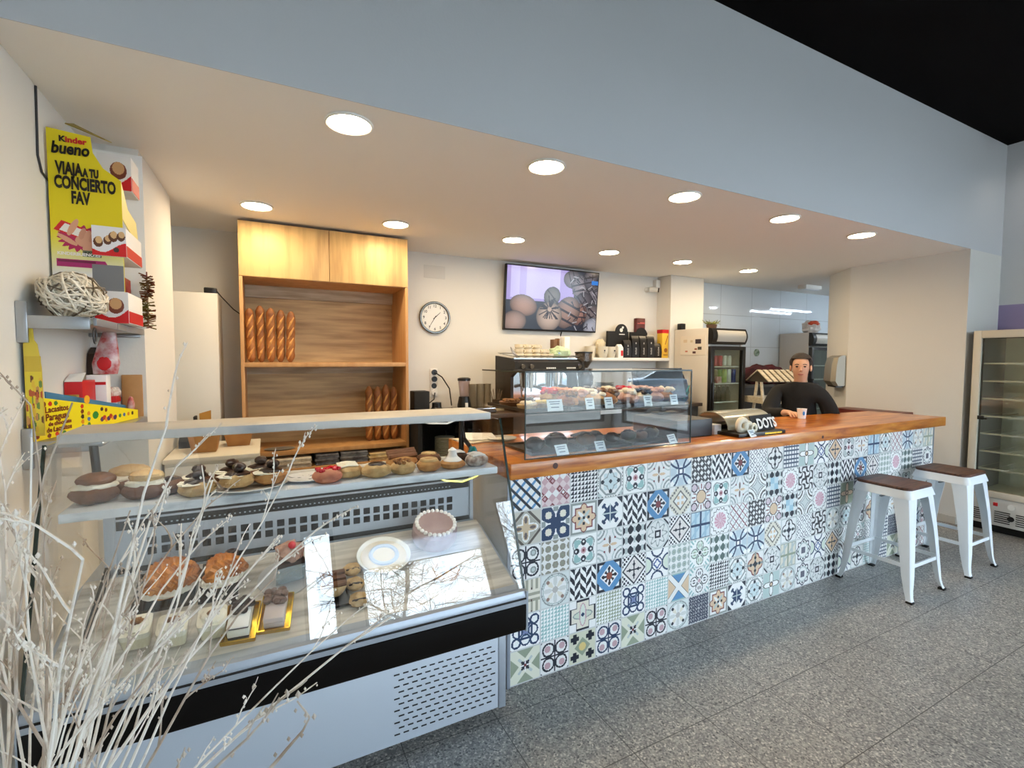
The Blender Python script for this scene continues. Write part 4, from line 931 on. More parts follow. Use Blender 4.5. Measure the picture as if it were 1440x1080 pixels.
# papers and ladle on the counter corner behind the display fridge
t = thing('paper_stack', 'loose white sheets of wrapping paper on the counter corner', 'papers', (1.06, 2.46, gz0))
part('sheet', MB().box(-0.13, 0.10, -0.10, 0.08, 0, 0.004), PAPER, t, local=True)
part('sheet', MB().box(-0.12, 0.12, -0.09, 0.09, 0.004, 0.007).xf(Matrix.Rotation(0.3, 4, 'Z')), mat('cream_paper', (236, 228, 206), 0.8), t, local=True)
part('sheet', MB().slab([(-0.10, -0.06, 0.012), (0.08, -0.08, 0.008), (0.11, 0.07, 0.02), (-0.06, 0.09, 0.03)], 0.002), PAPER, t, local=True)
single('grey_plate', MB().lathe([(0.004, 0), (0.05, 0), (0.085, 0.012), (0.086, 0.014), (0.05, 0.005), (0.004, 0.005)], (1.17, 2.40, gz0+0.0), 32), mat('grey_china', (150, 152, 150), 0.25), 'grey side plate beside the wrapping paper', 'plate', (1.17, 2.40, gz0))

# ------------------------------------------------------------------ wall shelves with sweets
WX = -0.725
SHELFM = mat('shelf_metal', (172, 168, 158), 0.35, 0.6)
def wall_shelf(z, y0, y1, label, hook=True):
    t = thing('wall_shelf', label, 'shelf', (WX, (y0+y1)/2, z))
    part('board', MB().box(WX+0.002, -0.522, y0+0.012, y1, z-0.022, z, 0.002), SHELFM, t)
    part('front_rail', MB().box(-0.526, -0.516, y0, y1, z-0.026, z+0.001, 0.002), ALU, t)
    part('bracket', MB().box(WX, -0.535, y0, y0+0.012, z-0.040, z+0.004, 0.003).box(WX, WX+0.03, y0-0.002, y0+0.010, z-0.088, z+0.05, 0.004), STEEL, t)
    part('bracket', MB().box(WX, -0.53, y1-0.012, y1, z-0.040, z-0.022, 0.003), STEEL, t)
    if hook: part('hook', MB().torus((-0.53, y0+0.03, z-0.06), 0.016, 0.003, 16, 6, axis='x', sy=1.6), DARKGREY, t)
wall_shelf(1.638, 2.156, 2.905, 'upper metal wall shelf carrying the yellow sweets display')
wall_shelf(1.214, 2.156, 2.905, 'lower metal wall shelf carrying the yellow sweets box', False)
single('price_label', MB().box(-0.5155, -0.514, 2.42, 2.55, 1.614, 1.636), mat('grey_label', (150, 150, 150), 0.6), 'grey label strip on the edge of the upper shelf', 'label', (-0.515, 2.48, 1.614))
single('wall_cable', MB().tube([(WX+0.004, 2.40, 2.49), (WX+0.004, 2.39, 2.24), (WX+0.004, 2.42, 2.19), (WX+0.004, 2.52, 2.17)], 0.004, 8), DARKGREY, 'thin dark cable running down the white wall behind the sweets display', 'cable', (WX, 2.4, 2.17))

SH1 = 1.6395; SH2 = 1.2155
# cardboard display stand
dx0, dx1, dy0, dy1, dz0, dz1 = -0.716, -0.496, 2.46, 2.84, SH1+0.0005, 2.372
t = thing('sweets_display', 'tall yellow cardboard sweets display with chocolate bar boxes on the upper shelf', 'display stand', ((dx0+dx1)/2, 2.65, dz0))
DW, DH = dx1-dx0, dz1-dz0
def poster_art(U, V):
    C = np.empty(U.shape+(3,)); y = np.clip((V-0.34)/0.34, 0, 1)[..., None]; V = V-0.20; C[:] = np.array((228, 228, 226))*(1-y)+np.array((226, 206, 14))*y
    def disk(cx, cy, R, c, ax=1.0, rot=0):
        X = (U-cx)*DW; Y = (V-cy)*DH; k = math.cos(rot); s = math.sin(rot); P = X*k+Y*s; Q = -X*s+Y*k
        C[np.hypot(P/ax, Q) < R] = c
    # starburst, ticket, hand, wristband
    X = (U-0.40)*DW; Y = (V-0.40)*DH; r = np.hypot(X, Y); th = np.arctan2(Y, X)
    C[r < 0.055+0.018*(np.abs((th*9/PI) % 1-0.5)*2)] = (176, 30, 84)
    for cx, cy, L, H, a, c in ((0.40, 0.44, 0.075, 0.028, -0.45, (204, 28, 36)), (0.36, 0.445, 0.05, 0.02, -0.45, (236, 232, 226)), (0.66, 0.375, 0.022, 0.026, -0.3, (232, 228, 224))):
        P = (U-cx)*DW*math.cos(a)+(V-cy)*DH*math.sin(a); Q = -(U-cx)*DW*math.sin(a)+(V-cy)*DH*math.cos(a); C[(abs(P) < L) & (abs(Q) < H)] = c
    SK = (216, 158, 128)
    disk(0.48, 0.385, 0.034, SK, 1.0); disk(0.30, 0.475, 0.011, SK, 4.2, 1.25)
    for k in range(4): disk(0.43+0.07*k, 0.435-0.012*k, 0.010, SK if k % 2 else (206, 146, 118), 3.0, 1.35)
    disk(0.22, 0.385, 0.011, SK, 3.6, -0.75); disk(0.53, 0.325, 0.024, SK, 1.6, 1.5)
    C[(abs(U-0.555) < 0.13) & (abs(V-0.295) < 0.022)] = (96, 104, 78); C[(abs(U-0.555) < 0.13) & (abs(V-0.302) < 0.008) & ((U*40 % 2) < 1)] = (40, 46, 36)
    b = (V > 0.195) & (V < 0.25) & (U > 0.06) & (U < 0.80-(V-0.195)*1.2); C[b] = (166, 34, 104)
    b = (V > 0.228) & (V < 0.243) & (U > 0.08) & (U < 0.6); C[b] = (110, 16, 66)
    return C
part('front_board', MB().prism([(dx0, dz0), (dx1+0.0, dz0), (dx1, dz1-0.165), (dx1-0.055, dz1-0.125), (dx1-0.085, dz1-0.07), (dx1-0.09, dz1-0.012), (dx0, dz1)], 'y', dy0, dy0+0.004), mat('display_yellow', (224, 204, 16), 0.5), t)
picture('poster_print', poster_art, 130, 330, (dx0+0.001, dy0-0.0012, dz0), (DW-0.002, 0, 0), (0, 0, DH*0.74), painted('poster_print_mat', 0.45), t)
part('side_board', MB().prism([(dy0+0.004, dz0), (dy1, dz0), (dy1, dz1+0.06), (dy0+0.25, dz1+0.03), (dy0+0.15, dz1-0.05), (dy0+0.004, dz1-0.165)], 'x', dx0, dx0+0.004), PAPER, t)
part('back_board', MB().box(dx0+0.004, dx1+0.006, dy1-0.004, dy1, dz0, dz1+0.07), PAPER, t)
sd = MB()
sd.prism([(dy0+0.004, 2.06), (dy0+0.004, 2.205), (dy0+0.10, 2.12), (dy0+0.24, 2.10), (dy0+0.28, 2.0)], 'x', dx1-0.003, dx1)
part('side_flap', sd, mat('pale_yellow_card', (236, 222, 140), 0.5), t)
part('top_flap', MB().slab([(dx0+0.05, dy0+0.02, dz1+0.03), (dx0+0.17, dy0+0.02, dz1-0.008), (dx0+0.17, dy0+0.12, dz1+0.02), (dx0+0.05, dy0+0.12, dz1+0.07)], 0.003), mat('khaki_card', (150, 132, 44), 0.6), t)
LT = MB().text('bueno', 0.062, (dx0+0.012, dy0-0.0014, dz1-0.092), (1, 0, 0.03), (0.12, 0, 1), 0.002, bold=0.0022, sx=0.72)
part('lettering', LT, BLACK, t, 'black italic word')
part('lettering', MB().text('K', 0.030, (dx0+0.036, dy0-0.0016, dz1-0.046), (1, 0, 0.0), (0, 0, 1), 0.002, bold=0.0012), BLACK, t)
part('lettering', MB().text('inder', 0.030, (dx0+0.055, dy0-0.0016, dz1-0.046), (1, 0, 0.0), (0, 0, 1), 0.002, bold=0.0012), RED, t, 'red small word')
lt = MB()
for s_, sz, x, z in (('VIAJA', 0.064, 0.024, 2.205), ('A TU', 0.042, 0.104, 2.205), ('CONCIERTO', 0.064, 0.018, 2.152), ('FAV', 0.064, 0.066, 2.098)): lt.text(s_, sz, (dx0+x, dy0-0.0016, z), depth=0.002, sx=0.50, bold=0.0030)
part('slogan', lt, mat('slogan_black', (26, 18, 10), 0.5), t, 'bold black slogan')
part('slogan', MB().text('KINDERBUENO.ES', 0.016, (dx0+0.018, dy0-0.0018, dz0+0.258), depth=0.002, bold=0.0006), WHITEI, t, 'small white web address')
# chocolate bar boxes sitting in the display
def bar_box(x0, x1, y0, y1, z0, z1, label, art):
    b = thing('chocolate_bar_box', label, 'box', ((x0+x1)/2, (y0+y1)/2, z0))
    part('carton', MB().box(x0, x1, y0, y1, z0, z1, 0.002), PAPER, b)
    picture('print', art, 60, 50, (x0, y0-0.0012, z0), (x1-x0, 0, 0), (0, 0, z1-z0), painted('carton_print', 0.4), b)
    part('end_print', MB().box(x1, x1+0.0015, y0+0.004, y1-0.004, z0+0.003, z0+(z1-z0)*0.4), RED, b)
def art_bar(U, V):
    C = np.empty(U.shape+(3,)); C[:] = (226, 226, 230)
    C[V < 0.22+0.25*np.maximum(0, U-0.4)-0.1*np.sin(U*5)] = (204, 24, 30)
    for cx, cy, R in ((0.18, 0.45, 0.2), (0.45, 0.52, 0.17), (0.62, 0.66, 0.2), (0.85, 0.68, 0.18)):
        k = np.hypot(U-cx, (V-cy)*0.8) < R*0.7; C[k] = (92, 52, 32); k = np.hypot(U-cx-0.02, (V-cy-0.07)*0.8) < R*0.5; C[k] = (214, 176, 128)
    C[np.hypot(U-0.7, V-0.22) < 0.09] = (60, 50, 50); return C
def art_bar2(U, V):
    C = np.empty(U.shape+(3,)); C[:] = (230, 228, 228); C[V < 0.45-0.35*np.sin(U*PI)*0.8] = (206, 24, 30); C[np.hypot((U-0.62), (V-0.55)) < 0.25] = (120, 60, 44); C[np.hypot((U-0.62), (V-0.62)) < 0.18] = (206, 160, 112); return C
bar_box(dx1-0.095, dx1+0.012, dy0-0.012, dy0+0.26, 1.905, 2.02, 'white and red chocolate bar box jutting from the middle of the sweets display', art_bar)
bar_box(dx1-0.11, dx1+0.004, dy0+0.16, dy0+0.30, 2.215, 2.36, 'chocolate bar box at the top of the sweets display', art_bar2)
bar_box(dx1-0.095, dx1+0.012, dy0-0.012, dy0+0.24, SH1+0.0008, 1.765, 'white carton with red base at the foot of the sweets display', art_bar2)
part('window_frame', MB().box(dx1-0.100, dx1-0.002, dy0-0.002, dy0-0.0005, 1.768, 1.87), mat('grey_card_inside', (120, 122, 126), 0.7), t, 'grey open window of the display')
single('snack_box', MB().box(-0.575, -0.515, 2.56, 2.66, 1.7665, 1.84, 0.003), mat('dark_red_card', (150, 14, 26), 0.45, var=(90, 10, 20), scale=20), 'dark red snack packets stacked over the white and red carton', 'box', (-0.545, 2.61, 1.7665))
g = MB(); rnd = random.Random(3)
for k in range(150):
    z = 1.645+0.24*rnd.random(); a = rnd.random()*2*PI; x, y = -0.478, 2.78; g.tube([(x, y, z), (x+0.03*math.cos(a), y+0.03*math.sin(a), z+0.012*rnd.uniform(-1, 1))], 0.0028, 4)
g.tube([(-0.478, 2.78, 1.64), (-0.478, 2.78, 1.9)], 0.003, 6)
single('tinsel_garland', g, mat('olive_tinsel', (104, 100, 40), 0.35, 0.3, var=(120, 30, 30), scale=14), 'olive green tinsel garland hanging at the edge of the sweets display', 'garland', (-0.478, 2.78, 1.64), smooth=False)
# white wicker bundle
w = MB(); rnd = random.Random(11); cx, cy, cz = -0.625, 2.30, SH1+0.085
for k in range(130):
    n_ = Vector((rnd.gauss(0, 1), rnd.gauss(0, 1), rnd.gauss(0, 1))).normalized(); a_ = n_.orthogonal().normalized(); b_ = n_.cross(a_)
    f = rnd.uniform(0.62, 1.12); ph = rnd.random()*6; pts = []
    for i in range(13):
        a = ph+i*2*PI/12*rnd.uniform(0.97, 1.0); d = (a_*math.cos(a)+b_*math.sin(a))*f
        pts.append((cx+d.x*0.088+0.012*(1-d.z), cy+d.y*0.12, cz+max(d.z*0.075+0.012*math.sin(d.x*4), -0.079)))
    w.tube(pts, rnd.uniform(0.0026, 0.0056), 5)
t = thing('wicker_bundle', 'ball of tangled white wicker strips and wire on the upper shelf', 'wicker ball', (cx, cy, SH1))
part('wicker', w, mat('white_wicker', (240, 232, 216), 0.7, var=(216, 206, 186), scale=30), t, smooth=False)
w = MB()
for k in range(6):
    n_ = Vector((rnd.gauss(0, 1), rnd.gauss(0, 1), rnd.gauss(0, 1))).normalized(); a_ = n_.orthogonal().normalized(); b_ = n_.cross(a_); pts = []
    for i in range(11):
        a = i*2*PI/12; d = (a_*math.cos(a)+b_*math.sin(a))*1.06; pts.append((cx+d.x*0.09+0.012, cy+d.y*0.122, cz+max(d.z*0.08, -0.079)))
    w.tube(pts, 0.0024, 5)
part('wire', w, mat('dark_wire', (92, 80, 62), 0.5), t, smooth=False)

# ---- lower shelf
BL_, BRZ = 0.69, math.atan2(0.973, 0.229)
t = thing('umbrella_sweets_box', 'long yellow wedge shaped box of chocolate umbrellas on the lower shelf', 'sweets box', (-0.700, 2.168, SH2), (0, 0, BRZ))
HL_, HR_ = 0.155, 0.040
def laca(U, V):
    C = np.empty(U.shape+(3,)); C[:] = (240, 222, 30); cols = ((120, 50, 30), (200, 40, 30), (60, 130, 60), (70, 110, 170), (220, 140, 40), (60, 40, 40))
    Z = V*(HL_+(HR_-HL_)*U); X = U*BL_
    pts = [(0.020, 0.014+0.022*k) for k in range(6)]+[(0.060+0.03*k, 0.122) for k in range(3)]+[(0.27, 0.016+0.02*k) for k in range(5)]+[(0.31, 0.02+0.022*k) for k in range(3)]+[(0.40, 0.072), (0.43, 0.066)]+[(0.50+0.035*k, 0.030) for k in range(5)]+[(0.08, 0.010), (0.12, 0.010), (0.16, 0.010)]
    for i, (x, y) in enumerate(pts): C[np.hypot((X-x)*0.85, Z-y) < 0.0085] = cols[i % 6]
    C[np.hypot((X-0.355)*0.8, Z-0.052) < 0.016] = (40, 140, 60)
    for i in range(7): C[np.hypot((X-0.40-0.016*i)*0.8, Z-0.030-0.006*math.sin(i*2)) < 0.010] = ((70, 50, 110), (190, 60, 40), (230, 150, 40))[i % 3]
    return C
part('front_card', MB().prism([(0, 0), (BL_, 0), (BL_, HR_), (0, HL_)], 'y', 0, 0.003), YELLOW, t, local=True)
pr = picture('front_print', laca, 200, 44, (0, -0.0012, 0), (BL_, 0, 0), (0, 0, 1.0), painted('sweets_print', 0.4)); pr.parent = t
for v in pr.data.vertices: v.co.z *= HL_+(HR_-HL_)*v.co.x/BL_     # the print follows the sloping top edge
part('tray_wall', MB().slab([(0.004, 0.004, 0.001), (BL_, 0.004, 0.001), (BL_, 0.05, 0.001), (0.004, 0.016, 0.001)], 0.003).slab([(BL_, 0.003, 0.0), (BL_, 0.05, 0.0), (BL_, 0.05, HR_), (BL_, 0.003, HR_)], 0.003), YELLOW, t, local=True)
part('blue_inside', MB().slab([(0.10, 0.016, 0.05), (BL_-0.004, 0.046, 0.02), (BL_-0.004, 0.048, 0.062), (0.10, 0.020, 0.165)], 0.003), mat('blue_card', (62, 122, 160), 0.5), t, local=True)
lt = MB()
for s_, sz, x, z, sx in (('Lacasitos', 0.030, 0.060, 0.092, 1.15), ('Paraguas', 0.034, 0.062, 0.064, 1.05), ('de chocolate', 0.020, 0.075, 0.044, 1.2), ('de Lacasitos', 0.024, 0.065, 0.022, 1.15)): lt.text(s_, sz, (x, -0.0016, z), depth=0.0012, sx=sx, bold=0.0009)
part('lettering', lt, mat('brown_print', (120, 44, 20), 0.5), t, 'brown lettering', local=True)
part('sun_cutout', MB().disc_y((0.30, 0, 0.120), 0.017, -0.003, -0.001, 18), mat('orange_print', (240, 178, 40), 0.5), t, local=True)
hx = -0.715
hd = MB().prism([(hx, SH2+0.02), (hx+0.046, SH2+0.02), (hx+0.044, SH2+0.25), (hx+0.036, SH2+0.33), (hx+0.028, SH2+0.345), (hx+0.026, SH2+0.385), (hx+0.017, SH2+0.405), (hx+0.006, SH2+0.385), (hx+0.004, SH2+0.345), (hx+0.001, SH2+0.33)], 'y', 2.172, 2.177)
def header_art(U, V):
    C = np.empty(U.shape+(3,)); C[:] = (232, 206, 60); rn = np.random.RandomState(3)
    for k in range(40):
        cx, cy = rn.rand(), rn.rand()*0.75; C[np.hypot((U-cx)*0.5, V-cy) < 0.05] = ((190, 90, 50), (110, 140, 70), (232, 190, 60), (200, 140, 80), (120, 70, 40))[k % 5]
    C[(V > 0.8)] = (214, 180, 60); return C
hb_ = part('header_board', hd.move((0.700, -2.168, -SH2)).xf(Matrix.Rotation(-BRZ, 4, 'Z')), mat('header_yellow', (226, 198, 70), 0.5), t, 'tall narrow pictured header', local=True)
ha = picture('header_print', header_art, 16, 80, (hx+0.002, 2.1708, SH2+0.03), (0.042, 0, 0), (0, 0, 0.26), painted('header_print_mat', 0.5))
for v in ha.data.vertices: v.co = Matrix.Rotation(-BRZ, 4, 'Z') @ (v.co-Vector((-0.700, 2.168, SH2)))
ha.parent = t
part('header_side', MB().prism([(2.178, SH2+0.14), (2.30, SH2+0.14), (2.27, SH2+0.26), (2.21, SH2+0.34), (2.178, SH2+0.34)], 'x', hx+0.002, hx+0.006).move((0.700, -2.168, -SH2)).xf(Matrix.Rotation(-BRZ, 4, 'Z')), mat('picture_card_blue', (120, 140, 180), 0.5, var=(96, 130, 70), scale=14), t, local=True)
def carton(name, x0, x1, y0, y1, z0, z1, m, label, cat='box', rz=0.0):
    t = thing(name, label, cat, ((x0+x1)/2, (y0+y1)/2, z0), (0, 0, rz)); w_, d_ = (x1-x0)/2, (y1-y0)/2
    part('carton', MB().box(-w_, w_, -d_, d_, 0, z1-z0, 0.002), m, t, local=True)
    return t
t = carton('red_box', -0.722, -0.665, 2.55, 2.72, SH2+0.0005, 1.405, RED, 'open red sweets box with torn edge behind the yellow box')
part('torn_lid', MB().slab([(-0.028, -0.086, 0.187), (0.028, -0.086, 0.187), (0.028, -0.03, 0.222), (-0.025, -0.03, 0.215)], 0.002), PAPER, t, local=True)
t = carton('brown_carton', -0.722, -0.672, 2.50, 2.535, SH2+0.0005, 1.352, mat('olive_carton', (160, 132, 60), 0.6), 'brown cardboard tray standing right behind the yellow box edge')
t = carton('white_box', -0.70, -0.63, 2.735, 2.80, SH2+0.0005, 1.425, PAPER, 'white and red flat sweets box at the back of the lower shelf')
part('red_stripe', MB().box(-0.018, 0.033, -0.0345, -0.0325, 0.165, 0.178), RED, t, local=True)
part('barcode', MB().box(-0.033, -0.021, -0.0345, -0.0325, 0.16, 0.18), DARKGREY, t, local=True)
t = thing('cone_bag', 'pointed clear bag of red and white sweets leaning on the wall', 'sweets bag', (-0.64, 2.77, 1.4255))
part('bag', MB().loft([[(-0.64+r*math.cos(2*PI*k/14)*1.1+ox, 2.77+r*0.6*math.sin(2*PI*k/14), 1.4255+z) for k in range(14)] for r, z, ox in ((0.040, 0.002, 0), (0.046, 0.05, 0.004), (0.034, 0.13, 0.012), (0.022, 0.19, 0.02), (0.026, 0.205, 0.022))]), mat('sweets_wrap', (214, 196, 196), 0.25, var=(176, 60, 60), scale=22, detail=6), t)
part('red_print', MB().blob((-0.636, 2.742, 1.475), (0.026, 0.004, 0.03), 3, 0.2), RED, t)
single('dark_wedge', MB().prism([(2.805, 1.216), (2.90, 1.216), (2.90, 1.55), (2.85, 1.52)], 'x', -0.72, -0.69), mat('dark_brown_card', (56, 38, 30), 0.6), 'dark brown flap of card leaning in the shelf corner', 'card', (-0.7, 2.85, 1.216))
single('wooden_easel', MB().box(-0.612, -0.53, 2.898, 2.906, SH2+0.0005, 1.42, 0.004), mat('light_wood_panel', (196, 150, 96), 0.5, var=(176, 126, 74), scale=6), 'light wooden board standing against the wall step', 'board', (-0.56, 2.902, SH2))
t = thing('snack_box', 'red and white box of wrapped snacks at the open end of the lower shelf', 'snack box', (-0.648, 2.85, SH2+0.0005))
part('carton', MB().box(-0.68, -0.615, 2.81, 2.89, SH2+0.0005, 1.32, 0.002), mat('blue_white_card', (208, 212, 220), 0.5, var=(110, 140, 176), scale=18), t)
part('red_band', MB().box(-0.6805, -0.6145, 2.8095, 2.8905, 1.295, 1.323), RED, t)
for k in range(5): part('packet', MB().blob((-0.66+0.008*k, 2.825+0.012*k, 1.335), (0.02, 0.012, 0.03), k+3, 0.2), mat('packet_wrap', (226, 222, 216), 0.3, var=(160, 90, 60), scale=30), t)
single('sweets_packet', MB().blob((-0.567, 2.845, SH2+0.055), (0.014, 0.018, 0.050), 7, 0.15), mat('clear_red_packet', (206, 170, 160), 0.25, var=(180, 60, 60), scale=26), 'small see-through packet of red sweets at the shelf end', 'sweets bag', (-0.567, 2.845, SH2))

# ------------------------------------------------------------------ tall cupboard, low cabinet
single('white_cupboard', MB().box(-0.80, -0.290, 4.05, 4.425, 0.0, 1.965, 0.004), WHITE_LAM, 'tall plain white cupboard between wall and bread unit', 'cupboard', (-0.55, 4.2, 0))
t = thing('black_adapter', 'small black device with a cable on top of the white cupboard', 'device', (-0.30, 4.10, 1.9655))
part('housing', MB().box(-0.375, -0.295, 4.07, 4.13, 1.9655, 2.008, 0.008), BLACK, t)
part('cable', MB().tube([(-0.296, 4.10, 1.985), (-0.27, 4.12, 1.95), (-0.20, 4.2, 1.87), (-0.155, 4.3, 1.84)], 0.004, 8), BLACK, t)
t = thing('low_cabinet', 'low white cabinet with a drawer front behind the pastry display', 'cabinet', (-0.27, 3.45, 0))
part('top', MB().box(-0.50, -0.035, 3.14, 3.72, 0.925, 0.95, 0.003), WHITE_LAM, t)
part('carcass', MB().box(-0.495, -0.04, 3.16, 3.72, 0, 0.925), WHITE_LAM, t)
part('door', MB().box(-0.49, -0.085, 3.142, 3.159, 0.05, 0.905, 0.002), WHITE, t)
single('black_card_reader', MB().prism([(3.50, 0.9505), (3.62, 0.9505), (3.62, 1.035), (3.58, 1.045), (3.50, 0.99)], 'x', -0.475, -0.395), BLACK, 'black till device against the wall on the low cabinet', 'device', (-0.43, 3.56, 0.9505))
single('black_stand', MB().box(-0.41, -0.395, 3.62, 3.70, 0.9505, 1.13, 0.003).box(-0.41, -0.36, 3.62, 3.635, 1.04, 1.06), BLACKM, 'thin black holder standing behind the till device', 'stand', (-0.40, 3.66, 0.9505))
t = thing('kraft_sign', 'upright amber cardboard sign behind the paper trays', 'sign', (-0.345, 3.66, 0.9505))
part('card', MB().slab([(-0.375, 3.655, 0.955), (-0.315, 3.64, 0.955), (-0.315, 3.65, 1.165), (-0.38, 3.665, 1.145)], 0.004), mat('amber_card', (186, 132, 48), 0.5), t)
def paper_tray(x0, x1, y0, y1, z0, z1, label):
    t = thing('paper_tray', label, 'tray', ((x0+x1)/2, (y0+y1)/2, z0)); d = 0.02
    part('tray', MB().loft([[(x0+d, y0+d, z0), (x1-d, y0+d, z0), (x1-d, y1-d, z0), (x0+d, y1-d, z0)], [(x0, y0, z1), (x1, y0, z1), (x1, y1, z1), (x0, y1, z1)], [(x0+0.006, y0+0.006, z1), (x1-0.006, y0+0.006, z1), (x1-0.006, y1-0.006, z1), (x0+0.006, y1-0.006, z1)], [(x0+d, y0+d, z0+0.01), (x1-d, y0+d, z0+0.01), (x1-d, y1-d, z0+0.01), (x0+d, y1-d, z0+0.01)]]), KRAFT, t)
paper_tray(-0.405, -0.245, 3.28, 3.46, 0.9505, 1.07, 'large brown kraft tray at the front of the low cabinet')
paper_tray(-0.235, -0.075, 3.44, 3.60, 0.9505, 1.035, 'smaller pale brown basket behind the large kraft tray')

# ------------------------------------------------------------------ bread unit
ux0, ux1, uy0, uy1 = -0.150, 1.060, 3.93, 4.425
bu = thing('bread_unit', 'tall oak bread unit with two open shelves and two upper doors', 'shelving unit', (0.455, 4.18, 0))
part('side_panel', MB().box(ux0, ux0+0.022, uy0+0.002, uy1, 0, 2.085, 0.001), OAK_SIDE, bu)
part('side_panel', MB().box(ux1-0.022, ux1, uy0+0.002, uy1, 0, 2.085, 0.001), OAK_SIDE, bu)
part('upper_carcass', MB().box(ux0, ux1, uy0+0.020, uy1, 2.085, 2.478), OAK_SIDE, bu)
part('door', MB().box(ux0+0.001, 0.453, uy0, uy0+0.019, 2.088, 2.474, 0.001), OAK_DOOR, bu)
part('door', MB().box(0.457, ux1-0.001, uy0, uy0+0.019, 2.088, 2.474, 0.001), OAK_DOOR, bu)
part('back_panel', MB().box(ux0+0.022, ux1-0.022, uy1-0.02, uy1-0.001, 0.5, 2.085), OAK_BACK, bu)
for z0, z1 in ((1.438, 1.472), (0.778, 0.812)): part('shelf', MB().box(ux0+0.022, ux1-0.022, uy0+0.006, uy1-0.02, z0, z1, 0.001), OAK_SIDE, bu)
part('lower_board', MB().box(ux0+0.022, ux1-0.022, uy0-0.05, uy1-0.02, 0.655, 0.68), OAK_SIDE, bu)
part('base_cupboard', MB().box(ux0+0.024, ux1-0.024, uy0+0.02, uy1-0.02, 0, 0.655), OAK_DOOR, bu)
part('valance', MB().box(ux0+0.022, ux1-0.022, uy1-0.05, uy1-0.02, 1.99, 2.085).box(ux0+0.022, ux1-0.022, uy1-0.05, uy1-0.02, 1.375, 1.438), mat('pale_oak', (196, 176, 146), 0.5, var=(160, 138, 106), scale=4, stretch=(0.8, 4, 8)), bu)
BREAD = mat('baguette_crust', (172, 112, 54), 0.55, var=(112, 62, 26), scale=7, stretch=(1, 1, 1.4), bump=0.25, bscale=30, detail=6)
SLASH = mat('baguette_slash', (200, 146, 80), 0.7, bump=0.2, bscale=60)
def baguette(x, y, z, L, r, label, seed, lean, group, rz=0.0):
    t = thing('baguette', label, 'baguette', (x, y, z), (lean[0], lean[1], rz), group)
    secs = []; N = 26
    for i in range(N+1):
        s_ = i/N; e = min(1, (min(s_, 1-s_)*9+0.12)); rr = r*math.sqrt(e)*(1+0.06*math.sin(s_*PI*9+seed))
        secs.append([(rr*math.cos(2*PI*k/16), rr*0.9*math.sin(2*PI*k/16), s_*L) for k in range(16)])
    part('crust', MB().loft(secs), BREAD, t, local=True)
    s = MB()
    for k in range(4):
        zc = L*(0.17+0.2*k); s.tube([(-r*0.62, -r*0.62, zc-0.045), (-r*0.05, -r*0.93, zc), (r*0.62, -r*0.62, zc+0.045)], [0.004, 0.010, 0.004], 8)
    part('slash', s, SLASH, t, local=True)
for i in range(5):
    h = (0.40, 0.425, 0.41, 0.40, 0.39)[i]
    baguette(-0.086+i*0.066, 4.10+0.02*(i % 2), 1.4725, h, 0.031, 'golden baguette standing on the upper shelf, %s from the cupboard side' % ordn[i], i, (0.03, -0.02+0.012*i), 'baguettes on the upper shelf')
for i in range(4):
    baguette(0.772+i*0.069, 4.12, 0.8125, (0.46, 0.455, 0.47, 0.45)[i], 0.031, 'baguette on the lower shelf, %s from the empty side' % ordn[i], i+7, (0.02, 0.0), 'baguettes on the lower shelf')
WRAP = mat('printed_paper_bags', (222, 214, 200), 0.7, var=(170, 160, 150), scale=20)
DKB = mat('dark_paper_bags', (70, 72, 80), 0.6, var=(120, 120, 130), scale=24)
for nm, x0, x1, y0, y1, z0, z1, m, lb in (('paper_bag_stack', -0.10, 0.30, 3.90, 4.25, 0.6805, 0.755, WRAP, 'stack of white paper bags at the bottom of the bread unit'), ('paper_bag_stack', 0.335, 0.50, 3.92, 4.25, 0.6805, 0.765, DKB, 'dark folded bags beside the white paper stack'), ('paper_bag_stack', 0.515, 0.72, 3.92, 4.25, 0.6805, 0.768, mat('grey_paper_bags', (128, 130, 138), 0.6, var=(80, 82, 92), scale=20), 'grey printed bags in the middle of the bottom board'), ('paper_bag_stack', 0.735, 1.02, 3.91, 4.2, 0.6805, 0.742, mat('cream_paper_bags', (226, 208, 168), 0.7, var=(190, 160, 110), scale=22), 'cream printed bags under the lower baguettes')):
    t = thing(nm, lb, 'paper bags', ((x0+x1)/2, (y0+y1)/2, z0)); n = 5
    for k in range(n):
        zz = z0+(z1-z0)*k/n; j = 0.006*math.sin(k*2.3); part('bag', MB().box(x0+j, x1+j, y0+j, y1, zz, zz+(z1-z0)/n*0.9, 0.002), m, t)
single('metal_plate', MB().lathe([(0.01, 0), (0.09, 0), (0.11, 0.008), (0.01, 0.006)], (0.09, 4.02, 0.8125), 30, 1, 0.7), STEEL, 'shallow metal dish at the empty end of the lower bread shelf', 'dish', (0.09, 4.02, 0.8125))

